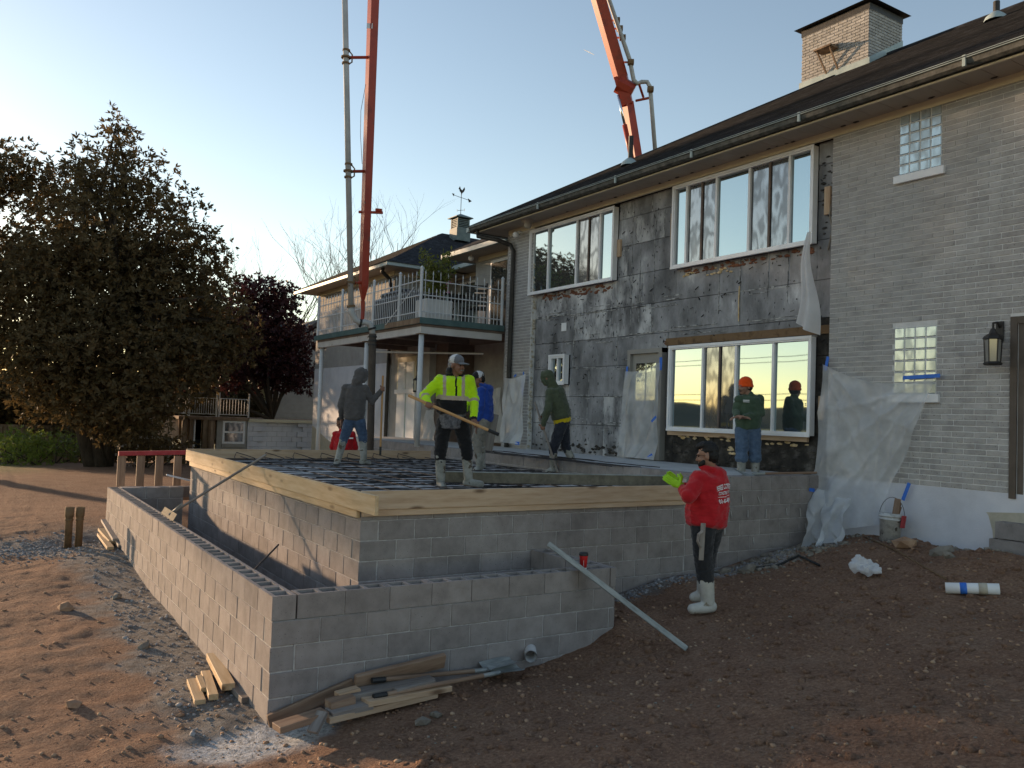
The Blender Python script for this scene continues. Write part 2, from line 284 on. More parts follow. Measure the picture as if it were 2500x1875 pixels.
XX, YY = np.meshgrid(gx, gy, indexing='ij'); ZZ = gbase(XX.ravel(), YY.ravel()).reshape(XX.shape)
nx, ny = XX.shape
for i in range(nx):
    x = gx[i]
    if x < -40 or x > 40: continue
    for j in range(ny):
        y = gy[j]
        if -40 < y < 60: ZZ[i, j] += gn(x, y)*(rough_k(x, y))
# small spoil humps
for hx, hy, hr, hh in ((8.15, -.35, .35, .1), (7.2, .75, .5, .06), (5.4, 1.0, .5, .05), (7.5, -1.7, .6, .1), (-.35, .9, .3, .03), (8.0, -1.35, .4, .1)):
    ZZ += hh*np.exp(-((XX-hx)**2+(YY-hy)**2)/hr**2)
inside = (XX > 1.4) & (XX < 8.5) & (YY > 1.45) & (YY < 9.0); ZZ = np.where(inside, np.minimum(ZZ, .9), ZZ)
inpl = (XX > .2) & (XX < 1.26) & (YY > .2) & (YY < 9.4); ZZ = np.where(inpl, np.minimum(ZZ, .05), ZZ)
idx = np.arange(nx*ny).reshape(nx, ny); GF = np.c_[idx[:-1, :-1].ravel(), idx[1:, :-1].ravel(), idx[1:, 1:].ravel(), idx[:-1, 1:].ravel()]
# wear masks: R grey cement mud, G pale cement splash, B grass
def sm(v, a, b): t = np.clip((v-a)/(b-a), 0, 1); return t*t*(3-2*t)
nzv = np.array([mnoise.fractal(Vector((x*1.7, y*1.7, 5)), 1, 2, 4) if (-8 < x < 10 and -6 < y < 16) else 0 for x, y in zip(XX.ravel(), YY.ravel())]).reshape(XX.shape)
mud = sm(XX+nzv*.55, -1.0, -.45)*(1-sm(XX, .1, .3))*sm(YY+nzv*.5, -.55, -.1)*(1-sm(YY, 9, 10.5))
mud = np.maximum(mud, (1-sm(np.hypot((XX+1.0)/1.2, (YY-8.6)/.9)+nzv*.5, .6, 1.0))*.9)
mud = np.maximum(mud, (1-sm(np.abs(YY-1.1)+nzv*.35, .12, .4))*(XX > 3.4)*(XX < 8.7)*.8)
mud = np.maximum(mud, (1-sm(np.hypot((XX-.6)/1.0, (YY-.6)/.6), .8, 1.2))*.6)
spl = 1-sm(np.hypot((XX+.02)/.85, (YY+.26)/.42)+nzv*.4, .6, .95)
spl = np.maximum(spl, (1-sm(np.hypot((XX-7.1)/1.3, (YY-.85)/.4)+nzv*.9, .5, .9))*.55)
grs = sm(YY-.0*XX+nzv, 21, 24)*(1-sm(XX, -1.5, 1.0))*.9+sm(np.hypot(XX, YY), 45, 60)*.7
gme = np_mesh('ground', np.c_[XX.ravel(), YY.ravel(), ZZ.ravel()], GF, [], True)
ca = gme.color_attributes.new('wear', 'FLOAT_COLOR', 'POINT'); ca.data.foreach_set('color', np.c_[mud.ravel(), spl.ravel(), np.clip(grs, 0, 1).ravel(), np.ones(nx*ny)].astype(np.float32).ravel())
def ground_mat():
    m = bpy.data.materials.new('soil'); m.use_nodes = True; n = m.node_tree.nodes; L = m.node_tree.links; b = n['Principled BSDF']
    p = n.new('ShaderNodeNewGeometry').outputs['Position']
    def nz(s, d=8, st=None):
        t = n.new('ShaderNodeTexNoise'); t.inputs['Scale'].default_value = s; t.inputs['Detail'].default_value = d; t.inputs['Roughness'].default_value = .65
        if st: mp = n.new('ShaderNodeMapping'); mp.inputs['Scale'].default_value = st; L.new(p, mp.inputs[0]); L.new(mp.outputs[0], t.inputs['Vector'])
        else: L.new(p, t.inputs['Vector'])
        return t.outputs['Fac']
    def ramp(f, cs, ps):
        r = n.new('ShaderNodeValToRGB'); L.new(f, r.inputs[0]); e = r.color_ramp.elements
        while len(e) < len(cs): e.new(.5)
        for i, c in enumerate(cs): e[i].position = ps[i]; e[i].color = (*c, 1)
        return r.outputs[0]
    def mix(f, a, c):
        x = n.new('ShaderNodeMixRGB'); L.new(f, x.inputs[0]); L.new(a, x.inputs[1]); L.new(c, x.inputs[2]); return x.outputs[0]
    soil = ramp(nz(2.2), [(.24, .122, .077), (.34, .186, .118), (.42, .265, .18)], [.33, .5, .7])
    soil2 = ramp(nz(32), [(.12, .066, .045), (.29, .17, .112), (.48, .33, .23)], [.35, .52, .72])
    mm = n.new('ShaderNodeMixRGB'); mm.inputs[0].default_value = .58; L.new(soil, mm.inputs[1]); L.new(soil2, mm.inputs[2]); c = mm.outputs[0]
    at_ = n.new('ShaderNodeVertexColor'); at_.layer_name = 'wear'; sp = n.new('ShaderNodeSeparateColor'); L.new(at_.outputs[0], sp.inputs[0])
    mudc = ramp(nz(7), [(.15, .13, .115), (.26, .24, .22), (.38, .36, .335)], [.35, .52, .7]); c = mix(sp.outputs[0], c, mudc)
    spc = ramp(nz(26), [(.22, .22, .22), (.55, .56, .57), (.78, .79, .8)], [.34, .48, .62]); c = mix(sp.outputs[1], c, spc)
    grc = ramp(nz(3), [(.1, .12, .035), (.19, .19, .07), (.27, .25, .12)], [.35, .5, .7]); c = mix(sp.outputs[2], c, grc)
    L.new(c, b.inputs['Base Color']); b.inputs['Roughness'].default_value = .95; b.inputs['Specular IOR Level'].default_value = .2
    ad = n.new('ShaderNodeMath'); ad.operation = 'MULTIPLY_ADD'; L.new(nz(55, 6), ad.inputs[0]); ad.inputs[1].default_value = .55; L.new(nz(11, 9), ad.inputs[2])
    bp = n.new('ShaderNodeBump'); bp.inputs['Strength'].default_value = 1.0; bp.inputs['Distance'].default_value = .07; L.new(ad.outputs[0], bp.inputs['Height']); L.new(bp.outputs[0], b.inputs['Normal'])
    MATS['soil'] = m; return m
gme.materials.append(ground_mat()); ground = struct(link('ground', gme), 'churned reddish brown soil of the building site')
# exact surface lookup for resting things
from bisect import bisect_right
def gsurf(x, y):
    i = min(max(bisect_right(gx, x)-1, 0), nx-2); j = min(max(bisect_right(gy, y)-1, 0), ny-2); u = (x-gx[i])/(gx[i+1]-gx[i]); v = (y-gy[j])/(gy[j+1]-gy[j])
    return float((ZZ[i, j]*(1-u)+ZZ[i+1, j]*u)*(1-v)+(ZZ[i, j+1]*(1-u)+ZZ[i+1, j+1]*u)*v)
def pebbles(name, n, area, r0, r1, mat, label, sink=.3, mask=None):
    bm = bmesh.new(); bmesh.ops.create_icosphere(bm, subdivisions=1, radius=1); bv = np.array([v.co[:] for v in bm.verts]); bf = np.array([[v.index for v in f.verts] for f in bm.faces]); bm.free()
    V = []; Fc = []; c = 0; tries = 0
    while c < n and tries < n*12:
        tries += 1; x, y = area(); 
        if mask and not mask(x, y): continue
        r = r0*(r1/r0)**(random.random()**2.4); k = bv*(1+rng.uniform(-.28, .28, (12 if len(bv) == 12 else len(bv), 1)))*np.array([random.uniform(.7, 1.4), random.uniform(.7, 1.3), random.uniform(.45, .85)])*r
        a = random.random()*6.28; R = np.array([[math.cos(a), -math.sin(a), 0], [math.sin(a), math.cos(a), 0], [0, 0, 1]]); k = k@R.T
        V.append(k+np.array([x, y, gsurf(x, y)+r*(.5-sink)])); Fc.append(bf+c*len(bv)); c += 1
    o = link(name, np_mesh(name, np.concatenate(V), np.concatenate(Fc), MATS[mat])); o['kind'] = 'stuff'; o['label'] = label; return o
def clear_of(x, y): return not ((-.03 < x < 3.6 and -.03 < y < 9.9) or (x > 1.2 and y > 1.25) or x > 8.6)
pebbles('soil_clods', 6000, lambda: (random.uniform(-4.5, 8.6), random.uniform(-4.2, 9) if random.random() < .4 else random.uniform(-4.2, 1.2)), .005, .025, 'stone_brown', 'loose clods of brown soil on the site', mask=clear_of)
pebbles('earth_lumps', 2600, lambda: (random.uniform(.5, 8.6), random.uniform(-4.4, 1.0)), .014, .05, 'soil', 'larger lumps of dug earth below the house foundation', sink=.45, mask=clear_of)
pebbles('rubble_chips', 420, lambda: (random.uniform(-1, 8.6), random.uniform(-4, 1.2)), .004, .017, 'stone', 'pale stone chips strewn over the brown soil', mask=clear_of)
def g_area():
    k = random.random()
    if k < .35: a = random.gauss(0, .5); return -.95+random.gauss(0, .55), 8.5+a
    if k < .8: x = random.uniform(3.6, 8.5); return x, 1.2-abs(random.gauss(0, .16))-(.25*random.random() if x > 6 else 0)
    return random.uniform(-.6, 0), random.uniform(0, 8)
pebbles('gravel', 3000, g_area, .008, .028, 'gravel', 'grey crushed gravel along the foot of the block walls', mask=clear_of)
def rocks_near(): x = random.uniform(6.2, 8.55); return x, random.uniform(.35, 1.2) if x < 8 else random.uniform(-1.6, 1.2)
pebbles('rubble', 480, rocks_near, .015, .05, 'stone', 'broken masonry rubble heaped at the foot of the house', mask=clear_of)
# low hills all round the horizon
mb = MB(); N = 140
for k in range(N):
    a0, a1 = 2*math.pi*k/N, 2*math.pi*(k+1)/N; hh = lambda a: 26+16*mnoise.noise(Vector((math.cos(a)*3, math.sin(a)*3, 1)))+6*mnoise.noise(Vector((math.cos(a)*14, math.sin(a)*14, 4)))
    P = lambda a, r, z: (math.cos(a)*r, math.sin(a)*r, z)
    mb.quad(P(a0, 900, -4), P(a1, 900, -4), P(a1, 1100, hh(a1)), P(a0, 1100, hh(a0))); mb.quad(P(a0, 1100, hh(a0)), P(a1, 1100, hh(a1)), P(a1, 1500, -4), P(a0, 1500, -4))
M('hill', [(.035, .04, .02), (.06, .06, .035)], .02, .95, 0)
struct(mb.obj('hills', MATS['hill'], smooth=True), 'low wooded hills on the horizon')
# ------------------------------------------------------------------ concrete block walls
BL, BH, BT, J = .3969, .1937, .1937, .0095; CS = .2032
def solid_block(name, l, mat, h=BH, t=BT): return MB().cbox(-l/2, l/2, -t/2, t/2, 0, h, .005).mesh(name, MATS[mat])
def hollow_block(name, l, mat, h=BH, t=BT, cores=2):
    mb = MB(); e = .032; c = .004; web = .032; ws = (l-web*(cores+1))/cores; xs = [-l/2]
    for i in range(cores): xs += [-l/2+web+i*(ws+web), -l/2+web+i*(ws+web)+ws]
    xs.append(l/2); ys = [-t/2, -t/2+e, t/2-e, t/2]; d = .17
    for i in range(len(xs)-1):
        for j in range(3):
            if j == 1 and i % 2 == 1:
                x0, x1, y0, y1 = xs[i], xs[i+1], ys[1], ys[2]; i0, i1, j0, j1 = x0+.006, x1-.006, y0+.005, y1-.005
                top = [(x0, y0, h), (x1, y0, h), (x1, y1, h), (x0, y1, h)]; bot = [(i0, j0, h-d), (i1, j0, h-d), (i1, j1, h-d), (i0, j1, h-d)]
                for k in range(4): mb.quad(top[k], bot[k], bot[(k+1) % 4], top[(k+1) % 4])
                mb.poly(bot)
            else: mb.quad((xs[i], ys[j], h), (xs[i+1], ys[j], h), (xs[i+1], ys[j+1], h), (xs[i], ys[j+1], h))
    for (a, b_) in (((-l/2, -t/2), (l/2, -t/2)), ((l/2, -t/2), (l/2, t/2)), ((l/2, t/2), (-l/2, t/2)), ((-l/2, t/2), (-l/2, -t/2))): mb.quad((*a, 0), (*b_, 0), (*b_, h), (*a, h))
    mb.poly([(-l/2, -t/2, 0), (-l/2, t/2, 0), (l/2, t/2, 0), (l/2, -t/2, 0)]); return mb.mesh(name, MATS[mat])
BM = {}
def bmesh_for(l, hollow, mat):
    k = (round(l, 3), hollow, mat)
    if k not in BM: BM[k] = hollow_block('block', l, mat, cores=2 if l > .3 else 1) if hollow else solid_block('block', l, mat)
    return BM[k]
def block_run(parent, ax, a0, a1, fixed, ztop, courses, mat, hollow_top=True, first_half=False, lap=True, alt=None):
    """wall along ax from a0 to a1, outer face of thickness BT starting at `fixed`; joint grid of 0.4064 m"""
    for c in range(courses):
        z = ztop-BH-c*CS; odd = (c % 2 == 1) ^ first_half; a = a0
        if alt is not None: edges = [alt if odd else a0]
        elif odd and lap: edges = [a0, a0+.2032]
        else: edges = [a0]
        while edges[-1] < a1-1e-6: edges.append(min(edges[-1]+.4064, a1))
        for e0, e1 in zip(edges[:-1], edges[1:]):
            l = e1-e0-J
            if l < .05: continue
            me = bmesh_for(l, hollow_top and c == 0, mat); mid = (e0+e1)/2
            jx = random.uniform(-.0025, .0025)
            loc = (mid, fixed+BT/2+jx, z) if ax == 'X' else (fixed+BT/2+jx, mid, z)
            o = link('block', me, parent, loc); o.rotation_euler.z = (0 if ax == 'X' else math.pi/2)+random.uniform(-.004, .004)
    return
def mortar_box(parent, x0, x1, y0, y1, z0, z1): MB().box(x0, x1, y0, y1, z0, z1).obj('mortar', MATS['mortar'], parent)
pl = thing('planter_wall', 'low hollow concrete block wall with open cores around the planting trench', 'block wall', (0, 0, 0))
block_run(pl, 'Y', 0, 9.76, 0, 1.0, 5, 'block', alt=.2032)                         # long side
block_run(pl, 'X', .2032, 3.53, 0, 1.0, 5, 'block', alt=0.)
block_run(pl, 'Y', BT+J, 1.27, 3.53-BT, 1.0, 4, 'block')                        # return to the foundation
block_run(pl, 'X', BT+J, 1.25, 9.76-BT, 1.0, 4, 'block', hollow_top=False)
mortar_box(pl, .007, BT-.007, .007, 9.75, 0-.05, .99-.19); mortar_box(pl, BT, 3.52, .0075, BT-.0075, -.05, .99-.19)
mortar_box(pl, 3.53-BT+.007, 3.53-.007, BT, 1.27, 0, .8); mortar_box(pl, BT, 1.25, 9.76-BT+.007, 9.75, 0, .985)
for y in np.arange(.4064, 9.7, .4064): MB().box(.01, .19, y-.006, y+.006, .8, .997).obj('mortar', MATS['mortar'], pl)
for x in np.arange(.2032+.4064, 3.3, .4064): MB().box(x-.006, x+.006, .01, .19, .8, .9965).obj('mortar', MATS['mortar'], pl)
fw = thing('foundation_wall', 'tall concrete block foundation wall carrying the new slab', 'block wall', (1.26, 1.285, 0))
FX, FY = 1.26, 1.285
block_run(fw, 'X', FX, 5.75, FY, 1.592, 8, 'block', hollow_top=False, alt=FX+.2032)
block_run(fw, 'X', 5.75, 8.63, FY, 1.0+4*CS-.0095+.0, 7, 'block', hollow_top=False)
block_run(fw, 'Y', FY+.2032, 9.13, FX, 1.592, 8, 'block', hollow_top=False, alt=FY)
mortar_box(fw, FX+.007, 5.75, FY+.007, FY+BT-.007, 0, 1.58); mortar_box(fw, 5.75, 8.63, FY+.007, FY+BT-.007, .3, 1.775); mortar_box(fw, FX+.0075, FX+BT-.0075, FY+BT, 9.12, 0, 1.579)
# mortar squeezed out and masonry ties
for (px, py, l) in ((1812, 1208, .1), (1850, 1212, .08), (1784, 1247, .09), (1826, 1245, .1), (1871, 1243, .12), (1920, 1240, .1), (1953, 1241, .12), (1770, 1288, .09), (1966, 1278, .1), (1839, 1312, .09)):
    p = on(px, py, 'Y', FY-.012); q = p+Vector((random.uniform(-.02, .035), -.012, -l)); d_ = MB(); d_.tube([p, q], .008, 5); d_.obj('mortar_drip', MATS['mortar'], fw)
# patio behind, slab bed
mb = MB(); mb.box(6.78, 8.74, 1.48, 16.5, 1.2, 1.775); struct(mb.obj('patio', MATS['concrete']), 'existing concrete patio along the stripped house wall')
led = thing('stem_wall', 'short course of pale concrete blocks edging the old patio', 'block wall', (6.58, 1.48, 1.2))
block_run(led, 'Y', 1.49, 13.6, 6.58, 1.787, 2, 'block', hollow_top=False)
mortar_box(led, 6.587, 6.58+BT-.007, 1.49, 13.6, 1.2, 1.78)
# ------------------------------------------------------------------ slab bed, rebar, formwork
FLOOR = 1.52
V = []; xs = np.linspace(1.46, 6.57, 120); ys = np.linspace(1.49, 9.36, 190)
for x in xs:
    for y in ys:
        r = 1-abs(mnoise.noise(Vector((x*3.2, y*1.3, 2)))); r2 = 1-abs(mnoise.noise(Vector((x*7, y*4, 7))))
        V.append((x, y, FLOOR-.03+.03*r**3+.018*r2**4))
ii = np.arange(len(xs)*len(ys)).reshape(len(xs), len(ys)); F_ = np.c_[ii[:-1, :-1].ravel(), ii[1:, :-1].ravel(), ii[1:, 1:].ravel(), ii[:-1, 1:].ravel()]
M('vapour_poly', [(.2, .18, .17), (.5, .48, .47), (.72, .71, .71)], 2.2, .42, .8, 14, spec=.35, pos=[.36, .5, .66], dist=.03)
o = link('vapour_sheet', np_mesh('vapour_sheet', V, F_, MATS['vapour_poly'], True)); tag(o, 'crumpled plastic vapour sheet under the steel bar mat', 'plastic sheet')
mb = MB(); mb.box(1.46, 6.57, 1.49, 9.3, 1.0, FLOOR-.04); struct(mb.obj('slab_bed', MATS['gravel']), 'gravel bed under the plastic sheet')
rb = thing('rebar_mat', 'mat of dark steel reinforcing bars laid over the plastic', 'rebar', (1.5, 1.5, FLOOR))
def bar(p0, p1, wob=.012, r=.0075):
    n = 9; pts = []
    for i in range(n):
        t = i/(n-1); p = Vector(p0).lerp(Vector(p1), t); p += Vector((random.uniform(-wob, wob), random.uniform(-wob, wob), random.uniform(-.006, .012))); pts.append(p)
    return MB().tube(pts, r, 5)
ZB = FLOOR+.035
y = 1.62
while y < 9.25:
    a, b_ = 1.5+random.uniform(0, .08), 6.5-random.uniform(0, .1); bar((a, y+random.uniform(-.03, .03), ZB), (b_, y+random.uniform(-.05, .05), ZB)).obj('rebar', MATS['rebar'], rb)
    if random.random() < .55: s = random.uniform(1.6, 4); bar((s, y+.02, ZB+.012), (s+random.uniform(1, 2), y+random.uniform(-.12, .14), ZB+.014)).obj('rebar', MATS['rebar'], rb)
    y += .285
x = 1.75
while x < 6.5: bar((x, 1.55, ZB+.016), (x+random.uniform(-.06, .06), 9.25, ZB+.016), .02).obj('rebar', MATS['rebar'], rb); x += .42
for k in range(9):      # loose bars lying over the old patio edge
    yy = random.uniform(2.6, 5); xx = 6.3+random.uniform(-.1, .5); L_ = random.uniform(2.2, 4.6)
    bar((xx, yy, 1.795+.012*(k % 3)), (xx+random.uniform(-.12, .12)-.1, yy+L_, 1.8+.012*(k % 3)), .01).obj('rebar', MATS['rebar'], rb)
for k in range(7):      # dowels hooked over the far form
    xx = 2.0+k*.55; MB().tube([(xx, 9.0, ZB), (xx+.05, 9.22, ZB+.03), (xx+.1, 9.3, ZB+.1), (xx+.24, 9.24, ZB+.06), (xx+.36, 9.0, ZB+.01)], .0075, 5).obj('rebar', MATS['rebar'], rb)
def lumber(name, p0, p1, w_, t, mat, parent=None, roll=0., label=None, cat='lumber', group=None, cham=.003, up=(0, 0, 1)):
    """board from p0 to p1; w_ across (nearest to up), t thick"""
    p0 = Vector(p0); p1 = Vector(p1); d = p1-p0; l = d.length; X = d.normalized(); Y = Vector(up).cross(X).normalized(); Z = X.cross(Y)
    if roll: q = Matrix.Rotation(roll, 3, X); Y = q @ Y; Z = q @ Z
    me = MB().cbox(-l/2, l/2, -t/2, t/2, -w_/2, w_/2, cham).mesh(name, MATS[mat]); o = bpy.data.objects.new(name, me); COL.objects.link(o)
    c = (p0+p1)/2; mw = Matrix(((X.x, Y.x, Z.x, c.x), (X.y, Y.y, Z.y, c.y), (X.z, Y.z, Z.z, c.z), (0, 0, 0, 1)))
    if parent is not None: o.parent = parent; o.matrix_parent_inverse = INV[parent.name]
    o.matrix_basis = mw
    if label: tag(o, label, cat, group)
    return o
fo = thing('formwork', 'new pine formwork boards nailed around the top of the slab', 'formwork', (1.22, .8, 1.44))
lumber('board', (1.215, .8, 1.602), (1.215, 4.4, 1.602), .19, .038, 'pine_yellow', fo); lumber('board', (1.215, 4.405, 1.604), (1.215, 9.27, 1.606), .19, .038, 'pine_yellow', fo)
lumber('board', (1.238, 1.3, 1.47), (1.238, 9.05, 1.47), .085, .038, 'pine_yellow', fo)
lumber('board', (1.236, 1.243, 1.606), (5.75, 1.243, 1.606), .19, .038, 'pine', fo); lumber('board', (1.262, 1.262, 1.476), (5.74, 1.262, 1.482), .066, .038, 'pine', fo)
lumber('board', (1.24, 9.4, 1.625), (6.2, 9.4, 1.625), .17, .038, 'pine', fo)
lumber('board', (1.3, 9.36, 1.49), (6.2, 9.36, 1.49), .09, .038, 'brown_wood', fo)
# long screed beam lying over the bars and the front form
sb = lumber('screed_beam', (3.3, 3.55, 1.645), (6.05, 1.72, 1.70), .14, .045, 'mud', label='long mud caked metal screed beam lying across the slab', cat='beam')
lumber('top_edge', (3.3, 3.55, 1.719), (6.05, 1.72, 1.774), .012, .05, 'weathered_metal'); te = bpy.data.objects['top_edge']; te.parent = sb; te.matrix_parent_inverse = sb.matrix_basis.inverted()
# rake from the slab down to the low wall
rk = thing('concrete_rake', 'long handled concrete rake leaning from the form onto the low wall', 'rake', (.1, 4.9, 1.0))
p1, p0 = Vector((1.3, 4.72, 1.87)), Vector((.16, 5.1, 1.045))
lumber('handle', p0, p1, .034, .034, 'grey_wood', rk, cham=.012); lumber('blade', (.16, 4.68, 1.06), (.2, 5.7, 1.045), .1, .006, 'mud', rk, roll=.5, cham=.002)
MB().tube([(.16, 5.1, 1.045), (.3, 5.02, 1.2), (.22, 5.25, 1.06)], .009, 6).obj('brace', MATS['weathered_metal'], rk)
o = MB().tube([(.12, 1.2, .9), (.194, 1.2, 1.0), (.5, 1.49, 1.17)], .009, 6).obj('rebar_dowel', MATS['rebar']); tag(o, 'single thin steel bar sticking up from the low wall', 'rebar')
# galvanized channel leaning on the low front wall
a_ = Vector((2.85, .24, 1.235)); b_ = Vector((3.61, -.95, gsurf(3.61, -.95)+.03))
o = lumber('metal_beam', a_, b_, .105, .05, 'weathered_metal', label='straight grey aluminium screed beam leaning down off the low wall', cat='beam', roll=1.2)
# ------------------------------------------------------------------ main house
XH = 8.65; ZF0, ZF1 = 6.885, 7.0      # frieze
hs = thing('house', 'two storey grey brick house with part of its brick stripped off', 'house', (XH, 1.3, 1.0))
YB = 1.33; YL = 10.42; YR = -4.6
# foundation band and brick wall with bricks proud of the mortar
fb = MB().box(XH-.012, XH+.3, YR, YB, .2, 1.778).obj('foundation_band', MATS['stucco'], hs)
rp = MB()
rp.poly([(XH-.02, -1.05, 1.48), (XH-.02, -1.02, 1.52), (XH-.02, -1.45, 1.56), (XH-.02, -2.2, 1.58), (XH-.02, -2.2, 1.4), (XH-.02, -1.5, 1.36), (XH-.02, -1.28, 1.3), (XH-.02, -1.24, 1.12), (XH-.02, -1.12, 1.1), (XH-.02, -1.1, 1.3)]); rp.obj('render_patch', MATS['stucco_patch'], hs)
MB().box(XH-.006, XH+.3, YR, YB, 1.778, 3.93).obj('wall', MATS['brick_mortar'], hs); MB().box(XH-.006, XH+.3, YR, YB, 3.93, ZF0+.05).obj('wall', MATS['brick_mortar'], hs)
wl = bpy.data.objects['wall']; BRK = []
GBw = ((-.34, .27, 3.0, 3.92), (-.365, .245, 6.05, 6.9)); DOOR = (-2.35, -1.28, 1.7, 3.95)
CO, BLN = .0737, .292; bh = CO-.011
row = 0; z = 1.778
while z < ZF0-.02:
    off = (row % 2)*BLN/2+random.uniform(-.02, .02); y = YB
    y0 = YB-(off if off > .05 else 0); edges = [YB] + ([y0] if off > .05 else [])
    while edges[-1] > YR: edges.append(edges[-1]-BLN)
    for e1, e0 in zip(edges[:-1], edges[1:]):
        a, b_ = e0+.005, e1-.005
        segs = [(a, b_)]
        for (q0, q1, w0, w1) in GBw+(DOOR,):
            if z+bh > w0-.01 and z < w1+.01:
                ns = []
                for (s0, s1) in segs:
                    if s1 <= q0 or s0 >= q1: ns.append((s0, s1)); continue
                    if s0 < q0: ns.append((s0, q0-.004))
                    if s1 > q1: ns.append((q1+.004, s1))
                segs = ns
        for s0, s1 in segs:
            if s1-s0 > .03: BRK.append((s0, s1, z+.0055, min(z+.0055+bh, ZF0)))
    z += CO; row += 1
vis = sorted([b for b in BRK if b[1] > -1.62], key=lambda b: (Vector((XH, (b[0]+b[1])/2, (b[2]+b[3])/2))-Vector(CAM)).length)
near = vis[:290]; ns_ = set(near); BME = {}
for b in near:
    l = round(b[1]-b[0], 3)
    if l not in BME: BME[l] = MB().cbox(-.02, .012, -l/2, l/2, 0, bh, .0035).mesh('brick', MATS['brick'])
    o = link('brick', BME[l], wl, (XH+.008+random.uniform(-.002, .002), (b[0]+b[1])/2, b[2])); o.parent = wl; o.matrix_parent_inverse = Matrix()
    o.matrix_parent_inverse = INV[hs.name] @ Matrix() if False else Matrix.Translation(-wl.matrix_basis.translation)
mb = MB()
for b in BRK:
    if b not in ns_: d = random.uniform(-.002, .002); mb.box(XH-.012+d, XH+.02, b[0], b[1], b[2], b[3])
M('brick_far', [(.285, .275, .265), (.37, .357, .345), (.435, .422, .41)], 4.2, .9, .45, 120, spk=(55, .64, (.06, .055, .05)), stretch=(1, .9, 3.2))
o = mb.obj('bricks', MATS['brick_far'], wl); o['kind'] = 'stuff'; o.matrix_parent_inverse = Matrix()
# narrow brick return at the far end
MB().box(XH-.005, XH+.25, 9.35, YL, 1.775, ZF0+.05).obj('wall', MATS['brick_mortar'], hs)
mb = MB(); z = 1.778; row = 0
while z < ZF0-.05:
    y = 9.35+random.uniform(0, .03)
    if row % 2: mb.box(XH-.01, XH+.02, y, y+.14, z, z+bh); y += .15
    while y < YL-.02: y1 = min(y+BLN-.01, YL); mb.box(XH-.01, XH+.02, y, y1, z, z+bh); y = y1+.01
    z += CO; row += 1
o = mb.obj('bricks', MATS['brick_far'], hs); o['kind'] = 'stuff'
MB().box(XH+.02, XH+3, YL, YL+.1, 1.7, ZF0+.1).obj('wall', MATS['brick_far'], hs)
# ragged mortar edge where the brick was cut away
mb = MB()
for k in range(90): zz_ = random.uniform(1.8, 6.1); mb.ico((XH+random.uniform(0, .06), 9.34-random.uniform(0, .035), zz_), random.uniform(.015, .04), 1, .3)
o = mb.obj('broken_mortar', MATS['stucco_patch'], hs); o['kind'] = 'stuff'
# sheathing boards, each its own panel
XS = 8.76
MB().box(XS+.03, XS+.1, YB-.03, 9.36, 1.5, ZF0+.1).obj('sheathing_core', MATS['dark_inside'], hs)
OPEN = [(1.63, 4.73, 2.37, 3.89), (4.93, 5.92, 1.78, 3.89), (7.95, 8.57, 3.24, 3.89), (1.66, 4.74, 5.33, 6.9), (6.44, 9.48, 5.33, 6.9)]
rows = [1.76, 2.39, 2.98, 3.6, 4.18, 4.765, 5.385, 5.99, 6.55, 6.9]
seams = [[5.0, 6.76, 8.2], [6.0, 6.76, 7.3], [5.9, 7.27, 8.7], [4.9, 6.4, 7.85], [5.4, 7.84, 3.2], [5.69, 8.16, 3.2], [3.67, 6.13, 4.87], [5.1, 5.9], [5.45, 6.0]]
def cut(y0, y1, z0, z1):
    R_ = [(y0, y1, z0, z1)]
    for (a, b_, c, d) in OPEN:
        n_ = []
        for (p, q, r, s) in R_:
            if q <= a or p >= b_ or s <= c or r >= d: n_.append((p, q, r, s)); continue
            if p < a: n_.append((p, a, r, s))
            if q > b_: n_.append((b_, q, r, s))
            pa, qb = max(p, a), min(q, b_)
            if r < c: n_.append((pa, qb, r, c))
            if s > d: n_.append((pa, qb, d, s))
        R_ = n_
    return [t for t in R_ if t[1]-t[0] > .03 and t[3]-t[2] > .03]
pale = {(2, 6.76), (5, 5.69), (5, 8.16), (6, 6.13), (1, 6.0), (0, 5.0), (7, 5.1)}
mbs = MB()
for i in range(len(rows)-1):
    ed = [YB-.02]+sorted(seams[i])+[9.35]
    for a, b_ in zip(ed[:-1], ed[1:]):
        mt = 'sheath_pale' if (i, round(a, 2)) in pale or random.random() < .12 else 'sheath'
        for (p, q, r, s) in cut(a+.004, b_-.004, rows[i]+.004, rows[i+1]-.004):
            mt2 = 'tar' if q < 1.64 or (s < 2.4 and q < 4.95) else mt
            MB().cbox(XS-random.uniform(0, .008), XS+.04, p, q, r, s, .004).obj('sheathing_board', MATS[mt2], hs)
        if i and a > YB: mbs.box(XS-.011, XS, a-.006, a+.004, rows[i], rows[i+1])
    if i:
        for (p, q, r, s) in cut(YB, 9.34, rows[i]-.012, rows[i]+.014): mbs.box(XS-.0105, XS, p, q, r, s) if s-r > .01 else None
for yv in (2.2, 2.6, 3.2, 3.67, 5.35, 5.75, 6.6, 6.0):
    for (p, q, r, s) in cut(yv, yv+.04, 4.2+random.random()*.5, 6.7): mbs.box(XS-.0112, XS, p, p+.008, r, s)

for k in range(150):
    zz_ = rows[random.randrange(1, 8)]+random.gauss(0, .05); y0 = random.uniform(1.7, 8.9); L_ = random.uniform(.15, .8)
    for (p, q, r, s) in cut(y0, min(y0+L_, 9.3), zz_, zz_+random.uniform(.031, .034)): hz_ = random.uniform(.006, .02); mbs.box(XS-.0115, XS, p, q, r, r+hz_)
o = mbs.obj('seam_tape', MATS['seam'], hs); o['kind'] = 'stuff'
